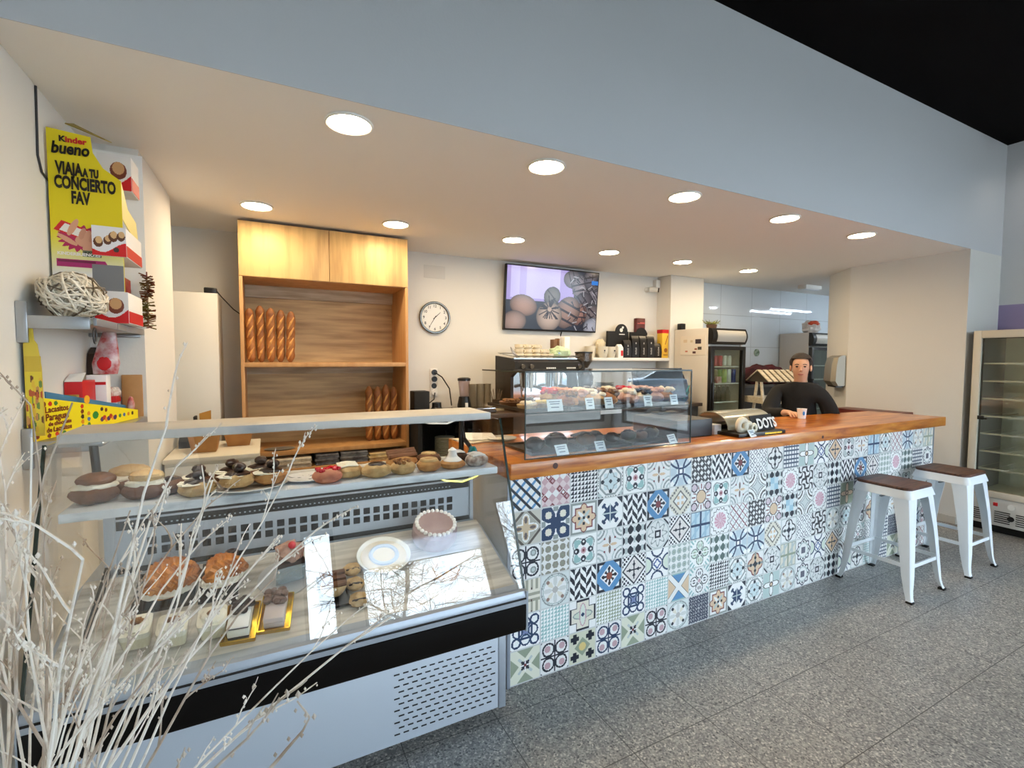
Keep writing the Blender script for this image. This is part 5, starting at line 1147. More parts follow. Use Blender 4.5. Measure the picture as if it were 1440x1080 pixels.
# ------------------------------------------------------------------ back wall things
t = thing('wall_clock', 'round white wall clock with chrome rim above the back counter', 'clock', (1.446, 4.43, 1.893))
part('rim', MB().torus((0, -0.020, 0), 0.142, 0.012, 44, 10, axis='y').disc_y((0, 0, 0), 0.146, -0.014, -0.001, 44), mat('dull_chrome', (120, 120, 116), 0.25, 1.0), t, local=True)
part('face', MB().disc_y((0, 0, 0), 0.135, -0.018, -0.0142, 44), WHITE, t, local=True)
nb = MB()
for k in range(12):
    a = PI/2-(k+1)*PI/6; nb.text(str(k+1), 0.036, (0.108*math.cos(a), -0.0185, 0.108*math.sin(a)-0.011), align='CENTER', depth=0.001, bold=0.0006)
part('numerals', nb, BLACK, t, local=True)
def hand(a, L, w):
    c, s = math.sin(a), math.cos(a); return MB().slab([(-c*0.02-s*w, -0.0215, -s*0.02+c*w), (c*L-s*w*0.4, -0.0215, s*L+c*w*0.4), (c*L+s*w*0.4, -0.0215, s*L-c*w*0.4), (-c*0.02+s*w, -0.0215, -s*0.02-c*w)], 0.0015)
part('hour_hand', hand(math.radians(47), 0.075, 0.0045), BLACK, t, local=True)
part('minute_hand', hand(math.radians(212), 0.108, 0.0035), BLACK, t, local=True)
single('wall_plate', MB().box(1.345, 1.555, 4.425, 4.4305, 2.265, 2.385, 0.003), mat('plate_paint', (214, 212, 206), 0.7), 'flat painted cover plate on the wall above the clock', 'wall plate', (1.45, 4.43, 2.265))
def tv_art(U, V):
    C = np.empty(U.shape+(3,)); C[:] = (30, 32, 42); X = U*1.79
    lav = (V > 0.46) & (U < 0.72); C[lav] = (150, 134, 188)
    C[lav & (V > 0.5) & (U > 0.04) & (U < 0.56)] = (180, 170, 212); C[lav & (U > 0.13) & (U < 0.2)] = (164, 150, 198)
    rn = np.random.RandomState(9)
    def bun(cx, cy, R, c, ax=1.0, rot=0.0, cut=0):
        k, q = math.cos(rot), math.sin(rot); P = ((X-cx)*k+(V-cy)*q)/ax; Q = -(X-cx)*q+(V-cy)*k; d = np.hypot(P, Q); m = d < R
        C[m] = np.array(c)*(0.42+0.6*np.sqrt(np.clip(1-(d[m]/R)**2, 0, 1)))[:, None]
        for e in range(cut): mm = m & (np.abs(P-(e-cut/2+0.5)*R*0.5+0.25*Q) < R*0.07); C[mm] = (36, 30, 34)
    for a in ((1.25, 0.86, 0.15, (96, 84, 88)), (1.42, 0.74, 0.17, (120, 108, 112)), (1.62, 0.88, 0.14, (90, 84, 92)), (1.70, 0.62, 0.16, (112, 104, 110)), (1.5, 0.5, 0.16, (84, 76, 82)), (1.68, 0.3, 0.17, (104, 92, 92)), (1.42, 0.28, 0.16, (136, 96, 82))): bun(*a, 1.2, rn.rand()*3, 2)
    bun(0.86, 0.56, 0.15, (104, 100, 96), 1.1, 0.5, 1); bun(0.32, 0.38, 0.17, (150, 112, 92), 1.5, -0.15, 0); bun(0.16, 0.12, 0.17, (150, 120, 106), 1.3, 0.1, 0)
    bun(1.18, 0.30, 0.24, (138, 106, 92), 1.2, 0.9, 3); bun(0.82, 0.22, 0.24, (176, 150, 132), 1.05, 0.4, 0); bun(1.7, 0.08, 0.15, (150, 150, 160), 1.2, 0.4, 0)
    for k in range(34):
        a = rn.rand()*6.3; q = rn.rand(); x0, y0 = 0.82+0.02*math.cos(a), 0.34+0.02*math.sin(a); m = (np.abs(-(X-x0)*math.sin(a)+(V-y0)*math.cos(a)) < 0.009) & ((X-x0)*math.cos(a)+(V-y0)*math.sin(a) > 0.02) & (np.hypot(X-x0, V-y0) < 0.12+0.1*q) & (V > 0.18); C[m] = (34, 30, 38)
    for k in range(60):
        cx, cy = 1.2+0.6*rn.rand(), rn.rand(); a = rn.rand()*3; m = (abs((X-cx)*math.cos(a)+(V-cy)*math.sin(a)) < 0.008) & (np.hypot(X-cx, V-cy) < 0.05); C[m] = ((24, 22, 28), (150, 146, 150))[k % 3 == 0]
    C[(U > 0.92) & (V > 0.80) & (V < 0.87)] = (40, 110, 190); C[(U > 0.9) & (V > 0.44) & (V < 0.47)] = (60, 60, 60)
    return C
TVM = Matrix.Translation((2.735, 4.36, 2.128)) @ Matrix.Rotation(math.radians(-5), 4, 'X')
t = thing('television', 'flat wall television showing pastry pictures above the coffee machine', 'television', (2.735, 4.36, 2.128), (math.radians(5), 0, 0))
part('housing', MB().box(-0.575, 0.575, -0.008, 0.035, -0.33, 0.33, 0.006), BLACK, t, local=True)
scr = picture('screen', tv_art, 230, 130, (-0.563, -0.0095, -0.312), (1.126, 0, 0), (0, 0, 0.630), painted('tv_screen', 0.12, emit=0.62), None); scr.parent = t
part('wall_mount', MB().box(-0.15, 0.15, 0.035, 0.06, -0.12, 0.12), BLACK, t, local=True)
part('power_cable', MB().tube([(0.14, 0.02, -0.33), (0.14, 0.05, -0.40), (0.142, 0.06, -0.56)], 0.006, 8), BLACK, t, local=True)
t = thing('security_camera', 'white dome camera with black eye high on the back wall', 'camera', (4.13, 4.43, 2.33))
part('mount', MB().disc_y((4.09, 0, 2.335), 0.03, 4.39, 4.43, 18), WHITE, t)
part('body', MB().tube([(4.09, 4.38, 2.335), (4.16, 4.31, 2.325)], 0.03, 16), WHITE, t)
part('lens', MB().tube([(4.158, 4.312, 2.3252), (4.168, 4.302, 2.324)], 0.027, 16), BLACK, t)
single('motion_sensor', MB().box(4.19, 4.26, 4.37, 4.43, 2.36, 2.46, 0.012), WHITE, 'white motion sensor in the corner by the column', 'sensor', (4.22, 4.4, 2.36))
t = thing('socket_strip', 'vertical white strip of wall sockets with black plugs', 'socket', (1.44, 4.43, 1.16))
part('plate', MB().box(1.40, 1.475, 4.42, 4.4305, 1.14, 1.41, 0.004), WHITE, t)
for k in range(4): part('plug' if k != 2 else 'socket', MB().disc_y((1.437, 0, 1.375-0.065*k), 0.026, 4.395 if k != 2 else 4.415, 4.422, 18), BLACK if k < 3 else WHITE, t)
part('power_cord', MB().tube([(1.437, 4.395, 1.375), (1.50, 4.37, 1.33), (1.56, 4.33, 1.22), (1.57, 4.30, 1.06)], 0.006, 8), BLACK, t)
part('power_cord', MB().tube([(1.437, 4.395, 1.18), (1.42, 4.37, 1.12), (1.34, 4.33, 1.075), (1.28, 4.3, 1.065)], 0.006, 8), BLACK, t)

# ------------------------------------------------------------------ back counter
BCZ = 1.032
t = thing('back_counter', 'dark rear work counter with open shelf under the coffee machine', 'counter', (2.6, 4.1, 0))
part('top', MB().box(1.075, 4.25, 3.70, 4.425, BCZ-0.035, BCZ, 0.002), mat('brown_worktop', (74, 60, 50), 0.35), t)
part('carcass', MB().box(1.95, 4.25, 3.76, 4.42, 0, BCZ-0.035), mat('dark_cabinet', (60, 58, 54), 0.6), t)
part('end_panel', MB().box(1.075, 1.11, 3.72, 4.42, 0, BCZ-0.035), BLACKM, t)
part('shelf', MB().box(1.11, 1.95, 3.74, 4.42, 0.62, 0.645), mat('brown_shelf', (92, 74, 56), 0.5), t)
part('back', MB().box(1.11, 1.95, 4.40, 4.42, 0, BCZ-0.035), mat('dark_back', (48, 48, 44), 0.7), t)
def plate_stack(x, y, z, r, n, label, m=PORC, name='plate_stack'):
    t = thing(name, label, 'plates', (x, y, z))
    for k in range(n): part('plate', MB().lathe([(0.004, 0), (r*0.6, 0), (r, 0.012), (r, 0.016), (0.004, 0.012)], (0, 0, k*0.0145), 28), m, t, local=True)
plate_stack(1.36, 3.9, 0.6455, 0.085, 13, 'tall stack of cream plates on the shelf under the rear counter', mat('cream_plates', (196, 190, 166), 0.3))
single('black_bag', MB().blob((1.66, 4.12, 0.80), (0.19, 0.18, 0.15), 4, 0.3, 2.2, 26, 12, -0.95), mat('black_plastic_bag', (26, 28, 30), 0.3), 'crumpled black bag behind the stacked plates', 'bag', (1.66, 4.12, 0.646))
single('black_speaker', MB().box(1.12, 1.255, 3.98, 4.12, BCZ+0.0005, 1.225, 0.006), BLACKM, 'black upright box next to the bread unit on the rear counter', 'box', (1.19, 4.05, BCZ))
t = thing('electric_kettle', 'small black kettle base with cable by the black box', 'kettle', (1.33, 4.02, BCZ))
part('body', MB().lathe([(0.004, 0), (0.055, 0), (0.055, 0.03), (0.042, 0.05), (0.04, 0.09), (0.004, 0.095)], n=24), BLACK, t, local=True)
t = thing('serving_scale', 'wide flat black scale with a steel plate on the rear counter', 'scale', (1.62, 3.86, BCZ))
part('base', MB().box(1.40, 1.80, 3.78, 3.98, BCZ+0.0005, 1.065, 0.012), BLACK, t)
part('plate', MB().box(1.42, 1.79, 3.79, 3.96, 1.065, 1.078, 0.003), CHROME, t)
t = thing('blender', 'jug blender with black lid and base near the sockets', 'blender', (1.63, 4.13, BCZ))
part('base', MB().lathe([(0.004, 0), (0.065, 0), (0.062, 0.05), (0.05, 0.11), (0.048, 0.125), (0.004, 0.125)], n=24), BLACK, t, local=True)
part('jug', MB().lathe([(0.040, 0.125), (0.055, 0.27), (0.052, 0.27), (0.037, 0.127)], n=24), glass_mat('jug_glass', 1.45, (0.86, 0.82, 0.84)), t, local=True)
part('lid', MB().lathe([(0.004, 0.27), (0.06, 0.27), (0.06, 0.292), (0.04, 0.30), (0.004, 0.302)], n=24), BLACK, t, local=True)
part('dial', MB().box(-0.014, 0.014, -0.066, -0.05, 0.015, 0.07, 0.004), WHITE, t, local=True)
for i, (x, lb) in enumerate(((1.75, 'first tall stack of grey paper cups beside the blender'), (1.83, 'second stack of grey paper cups beside the blender'), (1.905, 'stack of grey paper cups touching the coffee machine'))):
    t = thing('cup_stack', lb, 'paper cups', (x, 4.22, BCZ), (0, 0, 0), 'stacks of paper cups')
    for k in range(15): part('cup', MB().lathe([(0.034, 0), (0.037, 0.012), (0.0385, 0.015), (0.034, 0.016)], (0, 0, 0.0005+k*0.0155), 20), mat('grey_card_cups', (150, 140, 120), 0.7), t, local=True)
single('wrapping_paper', MB().box(1.66, 1.94, 3.92, 4.08, BCZ+0.0005, BCZ+0.022, 0.002), mat('beige_paper', (196, 184, 150), 0.8), 'low pile of beige paper behind the scale', 'papers', (1.8, 4, BCZ))
t = thing('cutlery_cup', 'dark pot full of spoons and stirrers beside the coffee machine', 'cutlery pot', (1.885, 3.98, BCZ))
part('pot', MB().lathe([(0.004, 0.022), (0.032, 0.022), (0.038, 0.10), (0.034, 0.10), (0.028, 0.03), (0.004, 0.03)], n=20), BLACKM, t, local=True)
s = MB(); rnd = random.Random(5)
for k in range(12): a = rnd.random()*6.28; s.tube([(0.01*math.cos(a), 0.01*math.sin(a), 0.035), (0.06*math.cos(a), 0.04*math.sin(a), rnd.uniform(0.15, 0.2))], 0.003, 6)
part('spoons', s, mat('dark_spoons', (112, 92, 76), 0.3, 0.6), t, local=True)

# ------------------------------------------------------------------ coffee machine
mx0, mx1, my0, my1 = 1.967, 2.715, 3.75, 4.17
cm = thing('coffee_machine', 'large black and steel espresso machine on the rear counter', 'coffee machine', (2.34, 3.96, BCZ))
DKM = mat('black_enamel', (14, 13, 12), 0.4, spec=0.3)
side = [(my1, 1.045), (my0-0.01, 1.045), (my0-0.01, 1.10), (my0+0.10, 1.135), (my0+0.10, 1.34), (my0, 1.395), (my0+0.02, 1.480), (my0+0.10, 1.508), (my1, 1.535)]
part('side_panel', MB().prism(side, 'x', mx0, mx0+0.03), DKM, cm)
part('side_panel', MB().prism(side, 'x', mx1-0.03, mx1), DKM, cm)
part('rear_body', MB().box(mx0+0.03, mx1-0.03, my0+0.20, my1, 1.06, 1.50), CHROME, cm)
part('head', MB().prism([(my0+0.005, 1.397), (my0+0.025, 1.475), (my0+0.10, 1.502), (my1, 1.502), (my1, 1.39), (my0+0.2, 1.38)], 'x', mx0+0.03, mx1-0.03), DKM, cm)
part('splash_plate', MB().box(mx0+0.03, mx1-0.03, my0+0.185, my0+0.2, 1.13, 1.385), mat('polished_steel', (220, 224, 226), 0.08, 1.0), cm)
part('drip_tray', MB().box(mx0+0.03, mx1-0.03, my0-0.01, my0+0.2, 1.048, 1.115, 0.004), CHROME, cm)
part('cup_rail', MB().tube([(mx0+0.02, my0+0.08, 1.53), (mx1-0.02, my0+0.08, 1.53), (mx1-0.02, my1-0.02, 1.56), (mx0+0.02, my1-0.02, 1.56), (mx0+0.02, my0+0.08, 1.53)], 0.005, 8), CHROME, cm)
part('cup_deck', MB().box(mx0+0.03, mx1-0.03, my0+0.09, my1, 1.502, 1.514), STEEL, cm)
for x in (2.20, 2.47):
    part('brew_group', MB().cyl((x, my0+0.11, 0), 0.04, 1.30, 1.395, 20).cyl((x, my0+0.11, 0), 0.036, 1.235, 1.30, 20).tube([(x-0.012, my0+0.11, 1.235), (x-0.02, my0+0.10, 1.20)], 0.008, 8), CHROME, cm)
    part('portafilter_handle', MB().tube([(x, my0+0.075, 1.255), (x, my0-0.03, 1.245), (x, my0-0.08, 1.235)], [0.012, 0.016, 0.018], 12), BLACK, cm)
for x in (2.04, 2.66): part('steam_wand', MB().tube([(x, my0+0.06, 1.395), (x, my0+0.04, 1.28), (x+0.02, my0+0.05, 1.14)], 0.007, 8), CHROME, cm)
for x in (2.045, 2.135, 2.655): part('gauge', MB().tube([(x, my0+0.014, 1.44), (x, my0-0.002, 1.435)], 0.02, 18), CHROME, cm)
kb = MB()
for c in (2.29, 2.51):
    for k in range(5): kb.box(c+k*0.021, c+k*0.021+0.014, my0+0.004, my0+0.014, 1.415, 1.428)
part('buttons', kb, WHITE, cm)
# cups on the machine
def mug(x, y, z, r, h, label, m=PORC, group=None, rz=0.0, hand=True):
    t = thing('cup', label, 'cup', (x, y, z), (0, 0, rz), group)
    part('bowl', MB().lathe([(0.003, 0), (r*0.7, 0), (r*0.95, h*0.4), (r, h), (r*0.92, h), (r*0.85, h*0.4), (0.003, h*0.1)], n=22), m, t, local=True)
    if hand: part('handle', MB().torus((r*1.05, 0, h*0.5), h*0.28, 0.005, 14, 6, axis='y'), m, t, local=True)
    return t
CUPM = mat('ivory_china', (236, 224, 196), 0.25)
i = 0
for c, (x, n) in enumerate(((2.10, 3), (2.19, 3), (2.28, 3), (2.36, 2), (2.43, 1))):
    for k in range(n):
        mug(x, 3.93+0.006*k, 1.5145+0.042*k, 0.042, 0.04, 'ivory cup on the coffee machine, %s up in the %s column' % (('lowest', 'second', 'third')[k], ordn[c]), CUPM, 'cups on the coffee machine', -0.6)
t = thing('folded_cloth', 'pale green cloth draped over cups on the coffee machine', 'cloth', (2.55, 3.95, 1.515))
part('cloth', MB().blob((2.56, 3.95, 1.565), (0.10, 0.09, 0.062), 5, 0.35, 2.6, 24, 12, -0.8).blob((2.50, 3.93, 1.55), (0.06, 0.07, 0.04), 8, 0.3, 2.6, 18, 10, -0.8), mat('mint_cloth', (206, 224, 190), 0.9, var=(182, 206, 170), scale=20), t)
part('blue_print', MB().blob((2.50, 3.866, 1.55), (0.018, 0.004, 0.02), 2, 0.2), mat('light_blue_print', (130, 170, 220), 0.6), t)
single('grey_napkin', MB().slab([(2.00, 3.88, 1.55), (2.06, 3.86, 1.517), (2.065, 3.95, 1.55), (2.03, 3.98, 1.61)], 0.01), mat('grey_cloth', (150, 152, 158), 0.8), 'grey folded napkin on the near corner of the coffee machine', 'napkin', (2.05, 3.92, 1.515))
single('cup_cover', MB().box(2.63, 2.695, 3.98, 4.06, 1.5145, 1.725, 0.006), PAPER, 'tall white carton standing on the coffee machine', 'box', (2.66, 4.0, 1.5145))
single('brown_carton', MB().box(2.555, 2.60, 4.06, 4.13, 1.5145, 1.70, 0.004).box(2.605, 2.625, 4.06, 4.12, 1.5145, 1.71, 0.003), mat('brown_tan_card', (120, 84, 56), 0.6), 'brown and tan cartons behind the white box', 'box', (2.59, 4.1, 1.5145))
gr = thing('coffee_grinder', 'dark coffee grinder with clear hopper beside the espresso machine', 'grinder', (2.86, 3.98, BCZ))
part('body', MB().lathe([(0.004, 0), (0.085, 0), (0.08, 0.05), (0.055, 0.09), (0.06, 0.17), (0.095, 0.22), (0.10, 0.30), (0.07, 0.37), (0.004, 0.38)], n=26), mat('aubergine_enamel', (34, 20, 26), 0.25), gr, local=True)
part('dosing_fork', MB().tube([(0, -0.05, 0.17), (0.02, -0.13, 0.16)], 0.012, 10).box(0.03, 0.13, -0.12, -0.10, 0.17, 0.19, 0.004), BLACK, gr, local=True)
part('hopper', MB().lathe([(0.04, 0.38), (0.085, 0.45), (0.085, 0.53), (0.08, 0.53), (0.08, 0.452), (0.035, 0.385)], n=24), glass_mat('smoked_hopper', 1.4, (0.62, 0.58, 0.54)), gr, local=True)
part('hopper_lid', MB().lathe([(0.004, 0.53), (0.09, 0.53), (0.09, 0.545), (0.004, 0.55)], n=24), BLACK, gr, local=True)
plate_stack(3.16, 4.02, BCZ+0.0005, 0.10, 16, 'tall stack of grey saucers behind the glass case', mat('grey_saucers', (150, 150, 146), 0.35))
t = thing('milk_bottle', 'white dosing bottle with dark cap behind the glass case', 'bottle', (3.48, 4.0, BCZ))
part('bottle', MB().lathe([(0.004, 0), (0.05, 0), (0.05, 0.14), (0.02, 0.20), (0.016, 0.23), (0.004, 0.23)], n=20), WHITE, t, local=True)
part('cap', MB().lathe([(0.004, 0.23), (0.018, 0.23), (0.008, 0.275), (0.004, 0.275)], n=14), BLACK, t, local=True)
single('syrup_jar', MB().lathe([(0.004, 0), (0.05, 0), (0.055, 0.07), (0.035, 0.11), (0.004, 0.115)], (3.34, 3.95, BCZ+0.0005), 20), mat('olive_jar', (110, 96, 66), 0.3), 'olive brown jar between saucers and bottle', 'jar', (3.34, 3.95, BCZ))
t = thing('black_backpack', 'black bag with teal straps beside the tall drinks fridge', 'bag', (4.05, 3.86, BCZ))
part('bag', MB().blob((4.05, 3.86, BCZ+0.13), (0.12, 0.10, 0.15), 3, 0.25, 2, 24, 12, -0.86).blob((4.03, 3.84, BCZ+0.27), (0.06, 0.06, 0.06), 5, 0.2), BLACKM, t)
part('strap', MB().tube([(3.98, 3.755, BCZ+0.06), (4.06, 3.75, BCZ+0.13), (4.11, 3.76, BCZ+0.19)], 0.008, 8).tube([(4.02, 3.752, BCZ+0.05), (4.10, 3.755, BCZ+0.12)], 0.008, 8), mat('teal_strap', (30, 130, 120), 0.6), t)

# ------------------------------------------------------------------ wall shelf with coffee
t = thing('white_wall_shelf', 'white floating shelf with coffee bags beside the television', 'shelf', (3.72, 4.32, 1.487))
part('board', MB().box(3.14, 4.25, 4.20, 4.4295, 1.487, 1.522, 0.003), WHITE, t)
S3 = 1.5225
PAILM = mat('white_enamel', (222, 216, 198), 0.35)
mug(3.205, 4.335, S3, 0.062, 0.125, 'grey white pail at the television end of the coffee shelf', PAILM, hand=False)
mug(3.30, 4.235, S3, 0.058, 0.12, 'white pail with a small emblem in front on the coffee shelf', PAILM, hand=False)
mug(3.42, 4.25, S3, 0.058, 0.12, 'white pail with emblem next to the coffee bags', PAILM, hand=False)
s = MB()
for x in (3.285, 3.42): s.disc_y((x, 0, S3+0.075), 0.010, 4.238-0.058, 4.24-0.056, 10).box(x-0.012, x+0.012, 4.181, 4.184, S3+0.052, S3+0.056)
part('emblem', s, BLACK, [o for o in COL.objects if o.get('label', '').startswith('white pail with emblem next')][0])
single('paper_crumple', MB().blob((3.37, 4.375, S3+0.15), (0.062, 0.045, 0.06), 7, 0.4, 2.6, 20, 10).blob((3.37, 4.38, S3+0.07), (0.045, 0.04, 0.075), 4, 0.2), mat('cream_paper_bag', (218, 206, 176), 0.8), 'crumpled cream paper bag stuffed behind the pails', 'paper bag', (3.37, 4.375, S3))
t = thing('milk_carton', 'white carton with red print beside the black coffee bags', 'carton', (3.535, 4.25, S3))
part('carton', MB().box(-0.035, 0.035, -0.035, 0.035, 0, 0.11, 0.003).prism([(-0.035, 0.11), (0.035, 0.11), (0.0, 0.15)], 'x', -0.033, 0.033), PAPER, t, local=True)
part('red_print', MB().box(0.0, 0.03, -0.0365, -0.035, 0.02, 0.08), RED, t, local=True)
cb = thing('coffee_display_box', 'black coffee counter box with a round crest on the shelf', 'display box', (3.62, 4.36, S3))
part('box', MB().box(3.44, 3.74, 4.33, 4.36, S3+0.0, S3+0.30), BLACKM, cb)
part('crest', MB().disc_y((3.64, 0, S3+0.30), 0.085, 4.329, 4.345, 28), BLACKM, cb)
part('emblem', MB().disc_y((3.63, 0, S3+0.315), 0.022, 4.326, 4.3295, 14).disc_y((3.652, 0, S3+0.345), 0.014, 4.326, 4.3295, 12).box(3.60, 3.68, 4.326, 4.3295, S3+0.262, S3+0.272), WHITE, cb)
single('coffee_display_box', MB().box(3.78, 4.05, 4.357, 4.369, S3, S3+0.30).disc_y((3.96, 0, S3+0.27), 0.085, 4.356, 4.368, 26), BLACKM, 'second black coffee box behind the bags under the maroon tin', 'display box', (3.9, 4.35, S3))
cbm = mat('black_foil_bag', (22, 22, 24), 0.3)
def coffee_bag(x, y, h, label):
    t = thing('coffee_bag', label, 'coffee bag', (x, y, S3), (0, 0, 0.05*math.sin(x*20)), 'coffee bags on the white shelf')
    w_ = 0.052
    part('bag', MB().loft([[(-w_, -0.028, 0), (w_, -0.028, 0), (w_, 0.028, 0), (-w_, 0.028, 0)], [(-w_, -0.034, h*0.4), (w_, -0.034, h*0.4), (w_, 0.034, h*0.4), (-w_, 0.034, h*0.4)], [(-w_*0.98, -0.02, h*0.85), (w_*0.98, -0.02, h*0.85), (w_*0.98, 0.02, h*0.85), (-w_*0.98, 0.02, h*0.85)], [(-w_, -0.004, h), (w_, -0.004, h), (w_, 0.004, h), (-w_, 0.004, h)]]), cbm, t, local=True)
    s = MB()
    for k in range(5): s.box(-0.012+0.004*(k % 2), 0.010, -0.0355+0.0, -0.0335, h*0.16+k*0.016, h*0.16+k*0.016+0.008)
    s.box(-0.006, 0.006, -0.0335, -0.031, h*0.62, h*0.62+0.02)
    part('label_print', s, mat('grey_print', (180, 180, 176), 0.6), t, local=True)
k = 0
for x, y, h in ((3.64, 4.25, 0.20), (3.755, 4.25, 0.25), (3.87, 4.25, 0.25), (3.985, 4.25, 0.26), (4.095, 4.25, 0.17)):
    coffee_bag(x, y, h, 'black coffee bag, %s from the pails in the front row' % ordn[k]); k += 1
coffee_bag(4.04, 4.32, 0.235, 'black coffee bag standing behind the shortest one')
t = thing('cocoa_tin', 'tall maroon cocoa tin with a cup picture towering over the coffee bags', 'tin', (3.955, 4.30, S3+0.0))
part('tin', MB().box(3.90, 4.03, 4.375, 4.425, S3, 1.99, 0.004), mat('maroon_print', (88, 22, 24), 0.4), t)
part('cup_print', MB().disc_y((3.99, 0, S3+0.24), 0.042, 4.372, 4.3755, 22).disc_y((4.0, 0, S3+0.265), 0.0, 4.3715, 4.3755, 8), PAPER, t)
part('chocolate_print', MB().disc_y((3.99, 0, S3+0.25), 0.028, 4.370, 4.3725, 20), CHOC, t)
part('word_print', MB().box(3.95, 4.02, 4.3725, 4.3755, S3+0.40, S3+0.42).box(3.91, 3.95, 4.3725, 4.3755, S3+0.40, S3+0.41), mat('pale_red_print', (190, 90, 84), 0.5), t)
t = thing('straw_box', 'tall yellow carton with red top at the column end of the shelf', 'carton', (4.19, 4.26, S3))
part('carton', MB().box(4.15, 4.245, 4.215, 4.30, S3, S3+0.33, 0.003), mat('straw_yellow', (232, 188, 60), 0.5), t)
part('red_top', MB().box(4.1485, 4.2465, 4.2135, 4.3015, S3+0.29, S3+0.332), RED, t)
part('print', MB().slab([(4.19, 4.213, S3+0.16), (4.198, 4.213, S3+0.155), (4.238, 4.213, S3+0.26), (4.23, 4.213, S3+0.265)], 0.0015).disc_y((4.205, 0, S3+0.09), 0.025, 4.2125, 4.2155, 20).box(4.17, 4.235, 4.2125, 4.2155, S3+0.03, S3+0.04), mat('brown_sketch', (150, 90, 30), 0.5), t)

# ------------------------------------------------------------------ drinks fridges
WF = mat('fridge_white', (214, 208, 198), 0.4)
def drinks_fridge(x0, x1, y0, y1, z1, label, side_m):
    t = thing('drinks_fridge', label, 'fridge', ((x0+x1)/2, (y0+y1)/2, 0)); w = 0.03
    part('side_panel', MB().box(x0, x0+w, y0+0.05, y1, 0.06, z1, 0.004), side_m, t)
    part('side_panel', MB().box(x1-w, x1, y0+0.05, y1, 0.06, z1, 0.004), side_m, t)
    part('cabinet', MB().box(x0+w, x1-w, y1-0.03, y1, 0.06, z1).box(x0+w, x1-w, y0+0.05, y1-0.03, z1-0.03, z1).box(x0+w, x1-w, y0+0.05, y1-0.03, 0.06, 0.20).box(x0+w, x1-w, y0+0.06, y1-0.03, z1-0.20, z1-0.18), mat('fridge_inside', (190, 190, 182), 0.4), t)
    hd = MB(); n = 10
    pr = [(y0+0.05, z1-0.178)]+[(y0+0.01-0.03*math.sin(PI*k/n), z1-0.175+0.172*k/n) for k in range(n+1)]+[(y0+0.05, z1)]
    part('header', MB().prism(pr, 'x', x0, x1), BLACK, t)
    p2 = [(y0+0.008, z1-0.15)]+[(y0+0.006-0.03*math.sin(PI*(k+1.4)/(n+2.8)), z1-0.15+0.125*k/n) for k in range(n+1)]+[(y0+0.008, z1-0.025)]
    part('light_box', MB().prism(p2, 'x', x0+0.07, x1-0.03), mat('header_panel', (196, 192, 182), 0.3), t)
    f = MB(); zb, zt = 0.21, z1-0.20
    f.box(x0, x0+0.05, y0, y0+0.045, zb, zt, 0.004).box(x1-0.05, x1, y0, y0+0.045, zb, zt, 0.004).box(x0+0.05, x1-0.05, y0, y0+0.045, zb, zb+0.05).box(x0+0.05, x1-0.05, y0, y0+0.045, zt-0.04, zt)
    d = part('door', f, BLACK, t)
    part('glass', MB().box(x0+0.05, x1-0.05, y0+0.018, y0+0.024, zb+0.05, zt-0.04), FRIDGEGLASS, d)
    part('handle', MB().box(x0+0.008, x0+0.03, y0-0.025, y0-0.001, 0.95, 1.25, 0.006), BLACK, d)
    part('plinth', MB().box(x0+0.01, x1-0.01, y0+0.04, y1-0.01, 0, 0.06), BLACKM, t)
    for z in (0.55, 0.83, 1.03, 1.24, 1.43):
        if z > zt-0.1: continue
        s = MB()
        for k in range(11): xx = x0+0.035+(x1-x0-0.07)*k/10; s.box(xx-0.002, xx+0.002, y0+0.06, y1-0.035, z-0.004, z)
        s.box(x0+0.032, x1-0.032, y0+0.056, y0+0.062, z-0.012, z+0.002); part('wire_shelf', s, WHITE, t)
    return t
drinks_fridge(4.325, 4.885, 3.66, 4.195, 1.852, 'tall drinks fridge with black header in front of the column', WF)
drinks_fridge(6.61, 7.19, 3.945, 4.41, 1.878, 'second drinks fridge with grey side behind the person in black', mat('grey_fridge_side', (190, 190, 190), 0.4))
def can(x, y, z, r, h, m, label, nm='can'):
    t = thing(nm, label, nm, (x, y, z), group=None)
    if nm == 'can':
        part('body', MB().lathe([(r*0.75, 0), (r, 0.008), (r, h-0.012), (r*0.8, h)], n=18), m, t, local=True); part('lid', MB().lathe([(0.003, h), (r*0.78, h), (r*0.78, h+0.002), (0.003, h+0.001)], n=18), STEEL, t, local=True)
    else:
        part('body', MB().lathe([(0.003, 0), (r, 0.003), (r, h*0.55), (r*0.4, h*0.75), (r*0.36, h*0.93), (0.003, h*0.93)], n=18), m, t, local=True); part('cap', MB().lathe([(0.003, h*0.93), (r*0.42, h*0.93), (r*0.42, h), (0.003, h)], n=14), WHITE, t, local=True)
REDCAN = mat('red_can', (190, 40, 36), 0.3); WCAN = mat('white_can', (222, 224, 220), 0.3); GCAN = mat('green_can', (120, 160, 60), 0.3); BCAN = mat('blue_can', (60, 70, 150), 0.3); OCAN = mat('olive_can', (126, 116, 70), 0.3); YCAN = mat('lime_can', (176, 196, 110), 0.3)
WATER = glass_mat('water_bottle', 1.33, (0.86, 0.9, 0.9), 0.05)
for x, m, lb in ((4.515, REDCAN, 'red can by the hinge side on the top fridge shelf'), (4.59, REDCAN, 'second red can on the top fridge shelf'), (4.665, WCAN, 'white can in the middle of the top fridge shelf'), (4.74, WCAN, 'second white can on the top fridge shelf')): can(x, 3.775, 1.4305, 0.033, 0.12, m, lb)
for x, m, lb in ((4.515, OCAN, 'olive can by the hinge side on the middle fridge shelf'), (4.59, GCAN, 'green can on the middle fridge shelf'), (4.665, YCAN, 'lime can on the middle fridge shelf'), (4.74, WCAN, 'white can on the middle fridge shelf'), (4.815, BCAN, 'blue can by the handle side of the middle fridge shelf')): can(x, 3.775, 1.2405, 0.034, 0.155, m, lb)
